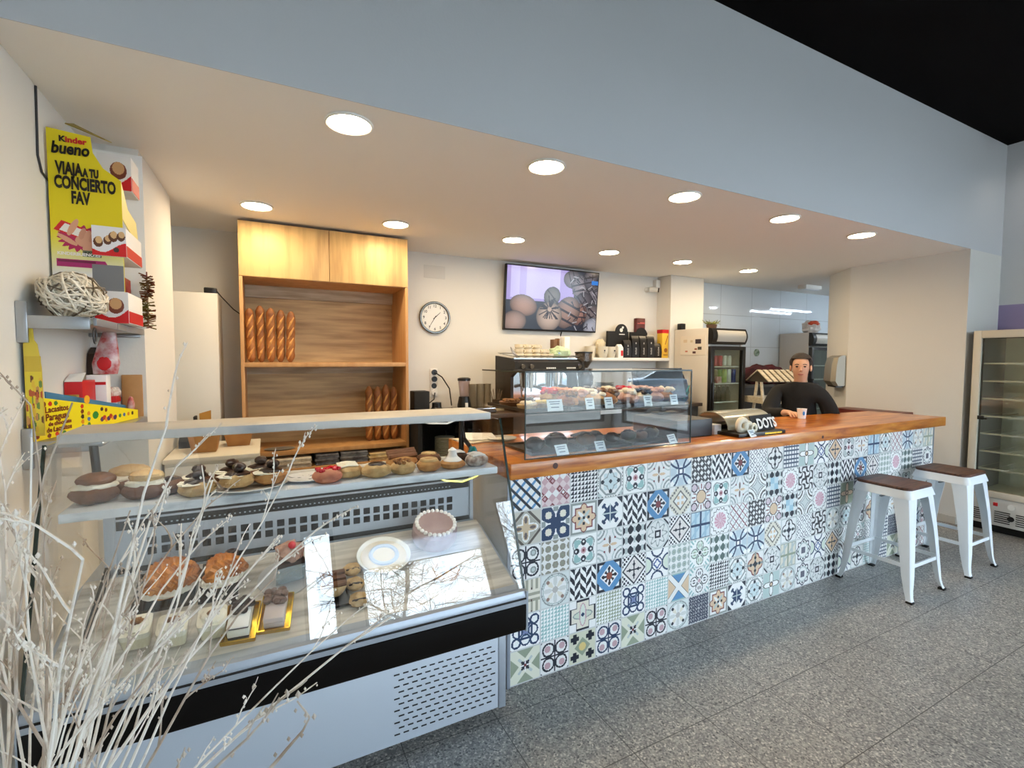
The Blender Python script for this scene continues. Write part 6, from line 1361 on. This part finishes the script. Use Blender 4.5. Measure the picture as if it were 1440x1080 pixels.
single('red_drink_pack', MB().box(4.47, 4.55, 3.705, 3.735, 1.2405, 1.315, 0.004), mat('red_white_pack', (190, 60, 60), 0.4, var=(224, 220, 214), scale=16), 'small red and white drink pack in front of the middle row cans', 'drink pack', (4.51, 3.72, 1.2405))
for x, lb in ((4.515, 'clear bottle by the hinge side on the lower shelf'), (4.59, 'second clear bottle on the lower shelf'), (4.665, 'third clear bottle on the lower shelf'), (4.74, 'clear bottle at the end of the lower shelf row')): can(x, 3.775, 1.0305, 0.033, 0.18, WATER, lb, 'bottle')
def sheet_art(U, V):
    C = np.empty(U.shape+(3,)); C[:] = (228, 220, 208)
    for x, y, R, c in ((0.72, 0.68, 0.15, (60, 50, 60)), (0.78, 0.35, 0.09, (70, 64, 50)), (0.25, 0.2, 0.06, (190, 110, 90)), (0.2, 0.72, 0.1, (214, 196, 170)), (0.45, 0.72, 0.08, (206, 190, 160)), (0.62, 0.3, 0.06, (150, 80, 60)), (0.56, 0.14, 0.07, (90, 60, 60))): C[(abs(U-x)*1.3 < R) & (abs(V-y) < R*0.8)] = c
    return C
t = thing('menu_sheet', 'printed sheet with small pictures stuck on the side of the drinks fridge', 'sheet', (4.3235, 3.92, 1.66))
part('paper', MB().box(4.3225, 4.3245, 3.74, 4.10, 1.555, 1.775), PAPER, t)
picture('print', sheet_art, 40, 26, (4.3218, 4.10, 1.555), (0, -0.36, 0), (0, 0, 0.22), painted('sheet_print', 0.6), t)
single('black_box', MB().box(4.335, 4.40, 4.10, 4.17, 1.8525, 1.925, 0.006), BLACK, 'small black box on the rear corner of the drinks fridge', 'box', (4.37, 4.13, 1.8525))
t = thing('succulent_plant', 'small spiky green plant on top of the drinks fridge', 'plant', (4.55, 3.86, 1.8525))
lf = MB(); rnd = random.Random(2)
for k in range(46):
    a = rnd.random()*2*PI; q = rnd.uniform(0.03, 0.13); lf.tube([(0, 0, 0.03), (q*0.6*math.cos(a), q*0.5*math.sin(a), 0.07), (q*math.cos(a), q*0.7*math.sin(a), rnd.uniform(0.05, 0.11))], [0.006, 0.005, 0.001], 5)
part('foliage', lf, mat('olive_leaf', (128, 132, 64), 0.6, var=(90, 96, 40), scale=20), t, local=True, smooth=False)
part('pot', MB().lathe([(0.004, 0), (0.05, 0), (0.06, 0.05), (0.05, 0.05), (0.004, 0.045)], n=20), mat('brown_pot', (86, 60, 44), 0.6), t, local=True)
single('wall_plaque', MB().disc_y((6.12, 0, 1.605), 0.05, 4.41, 4.4255, 26).disc_y((6.12, 0, 1.605), 0.036, 4.406, 4.411, 26), mat('jade_plaque', (176, 196, 180), 0.5, var=(90, 120, 100), scale=34), 'small round green plaque on the tiled kitchen wall', 'plaque', (6.12, 4.42, 1.605))
t = thing('carrier_bag', 'white and red carrier bag on top of the second drinks fridge', 'bag', (6.83, 4.1, 1.8785))
part('bag', MB().blob((6.83, 4.1, 1.96), (0.13, 0.10, 0.09), 5, 0.4, 2.5, 22, 12, -0.88), mat('white_carrier', (226, 222, 220), 0.5), t)
part('red_print', MB().blob((6.80, 4.05, 2.01), (0.09, 0.06, 0.04), 8, 0.3), mat('orange_red_print', (214, 84, 50), 0.5), t)
# white wooden market stall model
st = thing('market_stall', 'small white wooden market stall with slatted roof behind the counter', 'stall', (5.15, 3.47, 0), (0, 0, -0.35))
WW = mat('whitewashed_wood', (222, 212, 190), 0.7, var=(196, 182, 156), scale=8, stretch=(1, 6, 6))
rf = MB()
for k in range(7):
    x = -0.23+k*0.07
    rf.slab([(x, -0.20, 1.262), (x+0.044, -0.20, 1.262), (x+0.044, 0, 1.385), (x, 0, 1.385)], 0.010); rf.slab([(x, 0, 1.385), (x+0.044, 0, 1.385), (x+0.044, 0.20, 1.262), (x, 0.20, 1.262)], 0.010)
part('roof_slats', rf, WW, st, local=True)
part('roof_underside', MB().prism([(-0.195, 1.258), (0.195, 1.258), (0, 1.378)], 'x', -0.22, 0.235), mat('stall_dark_cloth', (72, 64, 56), 0.8), st, local=True)
for x in (-0.20, 0.20):
    for s_ in (-1, 1): part('leg', MB().tube([(x, s_*0.25, 0.0), (x, s_*0.03, 1.30)], 0.017, 8), WW, st, local=True)
part('tray', MB().box(-0.25, 0.25, -0.15, 0.15, 1.02, 1.035).box(-0.25, 0.25, -0.165, -0.15, 1.02, 1.09).box(-0.25, 0.25, 0.15, 0.165, 1.02, 1.09).box(-0.265, -0.25, -0.165, 0.165, 1.02, 1.09).box(0.25, 0.265, -0.165, 0.165, 1.02, 1.09), WW, st, local=True)
tb = thing('kitchen_table', 'dark kitchen worktop behind the market stall', 'table', (5.8, 4.1, 0))
part('top', MB().box(5.0, 6.55, 3.80, 4.40, 1.17, 1.20), mat('grey_worktop', (86, 84, 82), 0.4), tb)
part('body', MB().box(5.02, 6.53, 3.84, 4.39, 0, 1.17), mat('dark_unit', (64, 60, 58), 0.6), tb)
single('dark_red_coat', MB().blob((5.62, 3.98, 1.30), (0.34, 0.16, 0.14), 4, 0.35, 2.4, 30, 14, -0.7).blob((5.95, 3.95, 1.28), (0.22, 0.15, 0.11), 9, 0.35, 2.6, 24, 12, -0.7), mat('maroon_cloth', (92, 26, 34), 0.9, var=(48, 18, 24), scale=6), 'heap of dark red cloth on the kitchen worktop', 'cloth', (5.7, 3.97, 1.2005))
t = thing('hand_dryer', 'steel paper towel dispenser on the beige pillar end', 'dispenser', (5.75, 3.15, 1.4))
nv = Vector((-0.412, 0.347, 0)).normalized(); nv = Vector((nv.x, nv.y, 0)); av = Vector((0.347, 0.412, 0)).normalized()
def DP(a, n_, z): p = Vector((5.70, 3.085, 0))+av*a+nv*n_; return (p.x, p.y, z)
hs = [[DP(a, n_, z) for a, n_ in ((-0.13, 0.002), (-0.13, dpt*0.7), (-0.09, dpt), (0.09, dpt), (0.13, dpt*0.7), (0.13, 0.002))] for z, dpt in ((1.22, 0.09), (1.27, 0.13), (1.45, 0.12), (1.53, 0.10), (1.555, 0.05))]
part('housing', MB().loft(hs), mat('satin_steel', (170, 164, 150), 0.5, 0.7), t)
part('outlet', MB().loft([[DP(a, n_, z) for a, n_ in ((-0.11, 0.01), (-0.11, 0.08), (0.11, 0.08), (0.11, 0.01))] for z in (1.205, 1.2195)]), BLACK, t)

# ------------------------------------------------------------------ person behind the counter
def skin_mesh(name, nodes, edges, m, root=0, sub=2):
    """nodes: (x,y,z,rx,ry)"""
    me = bpy.data.meshes.new(name); me.from_pydata([n[:3] for n in nodes], edges, []); me.materials.append(m)
    ob = bpy.data.objects.new(name, me); COL.objects.link(ob)
    md = ob.modifiers.new('skin', 'SKIN'); md.use_smooth_shade = True; md.branch_smoothing = 0.6
    sv = me.skin_vertices[0].data
    for i, n in enumerate(nodes): sv[i].radius = (n[3], n[4] if len(n) > 4 else n[3]); sv[i].use_root = (i == root)
    ss = ob.modifiers.new('subsurf', 'SUBSURF'); ss.levels = sub; ss.render_levels = sub
    return ob
SKIN = mat('skin', (206, 160, 132), 0.55, sss=0.08)
BLKCLOTH = mat('black_jersey', (14, 14, 16), 0.9, bump=0.2, bscale=120)
pr_ = thing('person', 'person in a black top behind the counter with a hand resting near its edge', 'person', (4.20, 2.60, 0), (0, 0, math.radians(-58)))
# local frame: faces -y, x to the person's left hand side
def arm(s, elbow, wrist): return [(s*0.160, 0.0, 1.215, 0.042), (elbow[0], elbow[1], elbow[2], 0.044), ((elbow[0]+wrist[0])/2, (elbow[1]+wrist[1])/2, (elbow[2]+wrist[2])/2, 0.038), (*wrist, 0.026, 0.022)]
nodes = [(0, 0.02, 0.84, 0.135, 0.10), (0, 0.01, 1.0, 0.125, 0.095), (0, 0.0, 1.14, 0.145, 0.10), (0, 0.01, 1.25, 0.10, 0.075), (0, 0.0, 1.315, 0.052, 0.052), (0, -0.015, 1.365, 0.058, 0.062), (0, -0.02, 1.42, 0.070, 0.082), (0, -0.01, 1.48, 0.073, 0.086), (0, 0.0, 1.525, 0.05, 0.06)]
edges = [(i, i+1) for i in range(8)]
RE, RW = (-0.245, -0.21, 1.02), (-0.081, -0.468, 1.080)    # arm whose hand rests on the counter
LE, LW = (0.255, -0.02, 0.98), (0.20, -0.22, 0.92)
for s, el, wr in ((-1, RE, RW), (1, LE, LW)):
    b = len(nodes); nodes += arm(s, el, wr); edges += [(3, b), (b, b+1), (b+1, b+2), (b+2, b+3)]
    d = Vector((wr[0]-el[0], wr[1]-el[1], wr[2]-el[2])).normalized(); sd = Vector((0, 0, 1)).cross(d).normalized(); dn = Vector((0, 0, -1))
    if s < 0: d = Vector((d.x-0.15, d.y, -0.03)).normalized()
    p = Vector(wr)+d*0.045; nodes.append((*p, 0.036, 0.016)); pb = len(nodes)-1; edges.append((b+3, pb))
    for k in range(4):
        o = (k-1.5)*0.019; L = (0.060, 0.072, 0.068, 0.052)[k]
        q0 = p+d*0.035+sd*o; q1 = q0+d*L*0.5+dn*0.004+sd*o*0.15; q2 = q1+d*L*0.42+dn*0.016
        i0 = len(nodes); nodes += [(*q0, 0.0095), (*q1, 0.0085), (*q2, 0.007)]; edges += [(pb, i0), (i0, i0+1), (i0+1, i0+2)]
    q0 = p-d*0.012+sd*(-s)*0.034*(-1 if s > 0 else 1); q1 = q0+d*0.035+sd*(-s)*0.014*(-1 if s > 0 else 1)
    i0 = len(nodes); nodes += [(*q0, 0.011), (*q1, 0.009)]; edges += [(pb, i0), (i0, i0+1)]
for s in (-1, 1):
    b = len(nodes); nodes += [(s*0.085, 0.02, 0.76, 0.085), (s*0.09, 0.0, 0.44, 0.056), (s*0.092, 0.03, 0.10, 0.038), (s*0.095, -0.10, 0.035, 0.036, 0.03)]; edges += [(0, b), (b, b+1), (b+1, b+2), (b+2, b+3)]
bd = skin_mesh('body', nodes, edges, SKIN); bd.parent = pr_
cn_ = [(0, 0.02, 0.80, 0.165, 0.125), (0, 0.01, 1.0, 0.155, 0.115), (0, 0.0, 1.14, 0.178, 0.122), (0, 0.01, 1.245, 0.150, 0.105), (0, 0.005, 1.325, 0.070, 0.070)]
ce = [(i, i+1) for i in range(4)]
for s, el, wr in ((-1, RE, RW), (1, LE, LW)):
    b = len(cn_); cn_ += [(s*0.172, 0.0, 1.222, 0.084), (*el, 0.068), (el[0]*0.4+wr[0]*0.6, el[1]*0.4+wr[1]*0.6, el[2]*0.4+wr[2]*0.6, 0.050), (el[0]*0.12+wr[0]*0.88, el[1]*0.12+wr[1]*0.88, el[2]*0.12+wr[2]*0.88, 0.042)]; ce += [(3, b), (b, b+1), (b+1, b+2), (b+2, b+3)]
o = skin_mesh('black_top', cn_, ce, BLKCLOTH); o.parent = pr_
tn = [(0, 0.02, 0.84, 0.15, 0.115)]; te = []
for s in (-1, 1):
    b = len(tn); tn += [(s*0.088, 0.02, 0.72, 0.098), (s*0.09, 0.0, 0.44, 0.072), (s*0.092, 0.03, 0.09, 0.055)]; te += [(0, b), (b, b+1), (b+1, b+2)]
o = skin_mesh('trousers', tn, te, mat('dark_trousers', (24, 24, 28), 0.9)); o.parent = pr_
HAIR = mat('dark_hair', (52, 42, 38), 0.7, var=(30, 24, 22), scale=30, stretch=(4, 4, 1))
hb = MB().blob((0, 0.012, 1.485), (0.088, 0.098, 0.082), 3, 0.06, 3, 26, 16)
hb.v = [(x, y, z) if not (y < -0.02 and z < 1.515) else (x*0.9, max(y, -0.02), z) for x, y, z in hb.v]
part('hair', hb, HAIR, pr_, local=True)
for s in (-1, 1):
    part('eye', MB().blob((s*0.030, -0.092, 1.445), (0.011, 0.006, 0.006), 1, 0.0), mat('dark_eye', (34, 26, 24), 0.2), pr_, local=True)
    part('eyebrow', MB().tube([(s*0.014, -0.099, 1.462), (s*0.030, -0.099, 1.467), (s*0.046, -0.090, 1.460)], 0.0032, 6), HAIR, pr_, local=True)
    part('ear', MB().blob((s*0.077, -0.005, 1.43), (0.010, 0.018, 0.028), 2, 0.08), SKIN, pr_, local=True)
part('nose', MB().loft([[(x*w_, -0.088+y*d_, z) for x, y in ((-1, 0), (-0.5, -1), (0.5, -1), (1, 0))] for z, w_, d_ in ((1.448, 0.006, 0.010), (1.425, 0.010, 0.020), (1.410, 0.015, 0.024), (1.402, 0.010, 0.010))]), SKIN, pr_, local=True)
part('mouth', MB().blob((0, -0.093, 1.378), (0.022, 0.007, 0.006), 4, 0.05), mat('lips', (160, 92, 84), 0.5), pr_, local=True)

# ------------------------------------------------------------------ bar stools
SWHITE = mat('white_powder_coat', (226, 232, 236), 0.3)
def stool(loc, rz, label):
    t = thing('bar_stool', label, 'bar stool', loc, (0, 0, rz), 'white metal bar stools')
    def rsq(h, r, z, n=5):
        P = []
        for cx, cy, a0 in ((h-r, h-r, 0), (-h+r, h-r, PI/2), (-h+r, -h+r, PI), (h-r, -h+r, 1.5*PI)):
            for k in range(n+1): a = a0+PI/2*k/n; P.append((cx+r*math.cos(a), cy+r*math.sin(a), z))
        return P
    SH = 0.70
    part('seat', MB().loft([rsq(0.158, 0.045, SH-0.018), rsq(0.160, 0.045, SH-0.014), rsq(0.160, 0.045, SH-0.003), rsq(0.157, 0.043, SH)]), SEATWOOD, t, local=True)
    part('skirt', MB().loft([rsq(0.172, 0.035, SH-0.070), rsq(0.158, 0.042, SH-0.0185), rsq(0.150, 0.040, SH-0.0185), rsq(0.166, 0.033, SH-0.070)]), SWHITE, t, local=True)
    for sx in (-1, 1):
        for sy in (-1, 1):
            secs = []
            for z, c, w_, r in ((SH-0.03, 0.157, 0.100, 0), (SH-0.10, 0.166, 0.088, 0), (0.40, 0.184, 0.066, 0), (0.16, 0.200, 0.050, 0), (0.07, 0.205, 0.036, 0), (0.03, 0.212, 0.030, 0), (0.012, 0.220, 0.032, 0)):
                q = 0.004; b = w_*0.28
                P = [(c-w_, c), (c-b, c), (c-b*0.3, c-b*0.3), (c, c-b), (c, c-w_), (c-q, c-w_), (c-q, c-b*1.1), (c-b*0.45-q, c-b*0.45-q), (c-b*1.1, c-q), (c-w_, c-q)]
                secs.append([(x*sx, y*sy, z) for x, y in P])
            lg = part('leg', MB().loft(secs), SWHITE, t, local=True)
            part('rubber_foot', MB().box(sx*0.206-0.018, sx*0.206+0.018, sy*0.206-0.018, sy*0.206+0.018, 0.0, 0.014, 0.004), RUBBER, lg, local=True)
    br = MB()
    for a, b in (((-1, -1), (1, -1)), ((1, -1), (1, 1)), ((1, 1), (-1, 1)), ((-1, 1), (-1, -1))):
        c = 0.188; br.box(min(a[0], b[0])*c-0.004, max(a[0], b[0])*c+0.004, min(a[1], b[1])*c-0.004, max(a[1], b[1])*c+0.004, 0.205, 0.228)
    part('footrest', br, SWHITE, t, local=True)
    part('under_brace', MB().box(-0.006, 0.006, -0.158, 0.158, SH-0.078, SH-0.070).box(-0.158, 0.158, -0.006, 0.006, SH-0.087, SH-0.078), mat('grey_brace', (110, 116, 120), 0.4), t, local=True)
    return t
s0 = stool((3.72, 1.652, 0), 0.0, 'white metal bar stool with dark wooden seat closer to the glass case')
s1 = dup(s0, (4.505, 1.648, 0), 0.0, 'white metal bar stool with dark wooden seat by the counter end and display fridge')

# ------------------------------------------------------------------ upright display fridge by the purple wall
fx, fy0, fy1, fz = 5.60, 1.12, 1.930, 1.765
FR = mat('beige_white_frame', (214, 208, 192), 0.4)
t = thing('upright_fridge', 'tall empty glass door fridge against the purple wall', 'fridge', (5.9, 1.53, 0))
part('side_panel', MB().box(fx+0.05, 6.235, fy1-0.03, fy1, 0.07, fz, 0.004), mat('grey_fridge_panel', (150, 150, 152), 0.4), t)
part('side_panel', MB().box(fx+0.05, 6.235, fy0, fy0+0.03, 0.07, fz, 0.004), mat('grey_fridge_panel', (150, 150, 152), 0.4), t)
part('cabinet', MB().box(6.20, 6.235, fy0+0.03, fy1-0.03, 0.07, fz).box(fx+0.05, 6.20, fy0+0.03, fy1-0.03, fz-0.05, fz).box(fx+0.05, 6.20, fy0+0.03, fy1-0.03, 0.07, 0.33), mat('green_grey_liner', (224, 224, 200), 0.5), t)
d = MB(); z0, z1 = 0.315, fz
d.box(fx, fx+0.045, fy1-0.055, fy1, z0, z1, 0.004).box(fx, fx+0.045, fy0, fy0+0.055, z0, z1, 0.004).box(fx, fx+0.045, fy0+0.055, fy1-0.055, z1-0.065, z1, 0.003).box(fx, fx+0.045, fy0+0.055, fy1-0.055, z0, z0+0.055, 0.003)
dr = part('door', d, FR, t)
part('glass', MB().box(fx+0.018, fx+0.024, fy0+0.055, fy1-0.055, z0+0.055, z1-0.065), glass_mat('dim_door_glass', 1.55, (0.92, 0.94, 0.91)), dr)
part('gasket', MB().box(fx+0.026, fx+0.045, fy1-0.062, fy1-0.055, z0+0.055, z1-0.065).box(fx+0.026, fx+0.045, fy0+0.062, fy1-0.062, z1-0.072, z1-0.065), DARKGREY, dr)
part('lock', MB().box(fx-0.012, fx, fy1-0.10, fy1-0.055, 0.985, 1.02, 0.005).box(fx-0.010, fx-0.002, fy1-0.12, fy1-0.09, 0.99, 1.00), BLACK, dr)
for k in range(7):
    z = 0.55+k*0.155
    s = MB()
    for q in range(9): yy = fy0+0.05+(fy1-fy0-0.1)*q/8; s.box(fx+0.08, 6.19, yy-0.002, yy+0.002, z-0.003, z)
    s.box(fx+0.07, fx+0.08, fy0+0.035, fy1-0.035, z-0.010, z+0.004); part('wire_shelf', s, mat('pale_wire', (206, 204, 190), 0.4), t)
sp = MB()
for k in range(30): sp.box(fx+0.08, fx+0.10, fy1-0.036, fy1-0.030, 0.36+k*0.045, 0.375+k*0.045)
part('shelf_rail', sp, WHITE, t, 'toothed white rails for the shelves')
part('control_panel', MB().box(fx+0.01, fx+0.05, fy0, fy1, 0.075, 0.310, 0.004), mat('grey_white_panel', (206, 206, 202), 0.45), t)
v = MB()
for c in range(5):
    for k in range(6):
        y1_ = fy1-0.06-c*0.135; v.box(fx+0.008, fx+0.012, y1_-0.10, y1_, 0.105+k*0.018, 0.113+k*0.018)
part('vents', v, BLACKM, t)
part('switch', MB().box(fx+0.003, fx+0.010, fy1-0.135, fy1-0.105, 0.245, 0.275, 0.003), BLACK, t)
part('red_switch', MB().box(fx+0.003, fx+0.010, fy1-0.215, fy1-0.185, 0.245, 0.275, 0.003), RED, t)
part('thermometer', MB().tube([(fx+0.012, fy1-0.30, 0.255), (fx+0.004, fy1-0.30, 0.255)], 0.024, 20), WHITE, t)
part('emblem', MB().tube([(fx+0.010, fy1-0.30, 0.155), (fx+0.004, fy1-0.30, 0.155)], 0.022, 16), BLACK, t)
part('plinth', MB().box(fx+0.08, 6.2, fy0+0.03, fy1-0.03, 0, 0.07), BLACKM, t)

# ------------------------------------------------------------------ dry white twigs
TW = mat('white_painted_twig', (238, 232, 222), 0.7, var=(170, 150, 130), scale=26, lo=0.55, hi=0.75)
TWB = mat('brown_grey_twig', (168, 148, 128), 0.75, var=(206, 196, 184), scale=20)
tw = thing('twig_vase', 'tall bunch of white painted dry twigs in front of the pastry display', 'twigs', (-0.42, 1.12, 0))
part('vase', MB().lathe([(0.004, 0), (0.09, 0), (0.12, 0.15), (0.10, 0.34), (0.075, 0.42), (0.07, 0.42), (0.09, 0.33), (0.004, 0.05)], n=30), mat('grey_vase', (150, 148, 144), 0.5), tw, local=True)
rnd = random.Random(21)
def twig(mb, p, d, L, r, depth):
    """wandering stem with side shoots and buds"""
    n = 9 if depth == 0 else 5; pts = [p.copy()]; dd = d.copy(); kids = []
    bend = Vector((rnd.gauss(0, 1), rnd.gauss(0, 1), 0))*0.05
    for i in range(n):
        dd = (dd+bend+Vector((rnd.gauss(0, 1), rnd.gauss(0, 1), rnd.gauss(0, 0.4)))*0.07).normalized()
        p = p+dd*(L/n); pts.append(p.copy())
        if depth < 2 and i > (3 if depth == 0 else 0) and rnd.random() < (0.62 if depth == 0 else 0.42): kids.append((p.copy(), dd.copy(), i/n))
    ok = all(-0.70 < q.x and q.y < 1.53-0.05 for q in pts[-3:])
    if not ok:
        pts = [Vector((max(q.x, -0.70), min(q.y, 1.48), q.z)) for q in pts]
    mb.tube(pts, [r*(1-0.75*i/n)+0.0007 for i in range(n+1)], 6 if depth == 0 else 4)
    if depth > 0:
        for q in pts[1:]:
            if rnd.random() < 0.75:
                o = Vector((rnd.gauss(0, 1), rnd.gauss(0, 1), rnd.gauss(0, 1))).normalized()*0.006; c = q+o; e = rnd.uniform(0.0016, 0.0034)
                mb.add([c+Vector((e, 0, 0)), c+Vector((0, e, 0)), c-Vector((e, 0, 0)), c-Vector((0, e, 0)), c+Vector((0, 0, e*1.6)), c-Vector((0, 0, e*1.6))], [(0,1,4),(1,2,4),(2,3,4),(3,0,4),(1,0,5),(2,1,5),(3,2,5),(0,3,5)])
    for q, kd, f in kids:
        side = Vector((rnd.gauss(0, 1), rnd.gauss(0, 1), rnd.gauss(0, 0.5))).normalized()
        twig(mb, q, (kd*1.0+side*0.6+Vector((0, 0, 0.25))).normalized(), L*(0.20 if depth == 0 else 0.42)*rnd.uniform(0.5, 1.15)*(1-0.3*f), r*0.40, depth+1)
for k in range(60):
    a = rnd.random()*2*PI; rr = 0.062*math.sqrt(rnd.random())
    base = Vector((rr*math.cos(a), rr*math.sin(a), 0.30))
    if k < 2: d = Vector((0.30+0.20*k, 0.06, 0.80)).normalized(); L = 0.80+0.06*k
    else: cx_ = math.cos(a); d = Vector((0.26*cx_*rnd.uniform(0.1, 1.0)*(0.8 if cx_ > 0 else 1)-0.01, 0.20*math.sin(a)*rnd.uniform(0.2, 1.0), 1)).normalized(); L = rnd.uniform(0.72, 1.14)
    m_ = MB(); m_o = Vector((-0.42, 1.12, 0)); 
    twig(m_, base+m_o, d, L, rnd.uniform(0.0022, 0.0046), 0)
    part('twig', m_, TWB if k % 5 == 3 else TW, tw, smooth=False)

# ------------------------------------------------------------------ bare trees in the street, mirrored in the glass
BARK = mat('bare_bark', (92, 84, 78), 0.9)
def tree(x, y, h, seed, label):
    rt = random.Random(seed); mb = MB()
    def br(p, d, L, r, dep):
        n = (7, 5, 4, 3)[dep]; pts = [p]
        for i in range(n):
            d = (d+Vector((rt.gauss(0, 1), rt.gauss(0, 1), rt.gauss(0, 0.6)))*0.12).normalized(); p = p+d*(L/n); pts.append(p)
            if dep < 3 and (i > 0 or dep > 0):
                for _ in range((3, 2, 2)[dep]):
                    s = Vector((rt.gauss(0, 1), rt.gauss(0, 1), rt.gauss(0, 0.5))).normalized(); br(p, (d*0.55+s*0.9).normalized(), L*rt.uniform(0.40, 0.60), max(r*0.42, 0.006), dep+1)
        mb.tube(pts, [max(r*(1-0.5*i/n), 0.005) for i in range(n+1)], 7 if dep < 2 else 3, cap=False)
    br(Vector((x, y, -0.02)), Vector((0, 0, 1)), h*0.62, h*0.009, 0)
    single('bare_tree', mb, BARK, label, 'tree', (x, y, -0.02), smooth=False)
tree(2.3, -7.8, 5.6, 4, 'bare street tree mirrored in the middle of the slanted glass')
tree(8.2, -12.5, 6.5, 11, 'bare street tree mirrored at the counter end of the slanted glass')
tree(-3.4, -11.0, 6.2, 17, 'bare street tree mirrored near the dry twigs')
tree(15.5, -16.0, 7.0, 23, 'bare street tree mirrored in the small glass case')
# parked car seen as a reflection in the small glass case
cr = thing('parked_car', 'blue grey parked car outside, mirrored in the small glass case', 'car', (11.2, -6.6, -0.02), (0, 0, 0.75))
CARP = mat('blue_grey_car_paint', (92, 112, 130), 0.25, 0.3, coat=0.6)
body = [(-2.1, 0.30), (-2.12, 0.62), (-1.95, 0.82), (-1.1, 0.93), (0.9, 0.95), (1.75, 0.90), (2.05, 0.78), (2.1, 0.45), (2.02, 0.28)]
part('body', MB().loft([[(x*k, y, 0.05+z*kz) for x, z in body] for y, k, kz in ((-0.86, 0.97, 0.96), (-0.80, 1, 1), (0.80, 1, 1), (0.86, 0.97, 0.96))]), CARP, cr, local=True)
roof = [(-1.25, 0.92), (-0.45, 1.40), (0.65, 1.43), (1.45, 0.94)]
part('cabin', MB().loft([[(x, y*0.0+yy, 0.05+z) for x, z in roof] for y, yy in ((0, -0.62), (0, 0.62))]), mat('car_window', (24, 30, 36), 0.08), cr, local=True)
part('roof', MB().loft([[(x, yy, z) for x, z in ((-0.5, 1.44), (-0.4, 1.48), (0.6, 1.50), (0.75, 1.46))] for yy in (-0.62, 0.62)]), CARP, cr, local=True)
for x in (-1.32, 1.30):
    for y in (-0.80, 0.80):
        wl = part('wheel', MB().disc_y((x, 0, 0.32), 0.31, y-0.10, y+0.10, 26), RUBBER, cr, local=True)
        part('hub', MB().disc_y((x, 0, 0.32), 0.19, y-0.105, y+0.105, 18), ALU, wl, local=True)
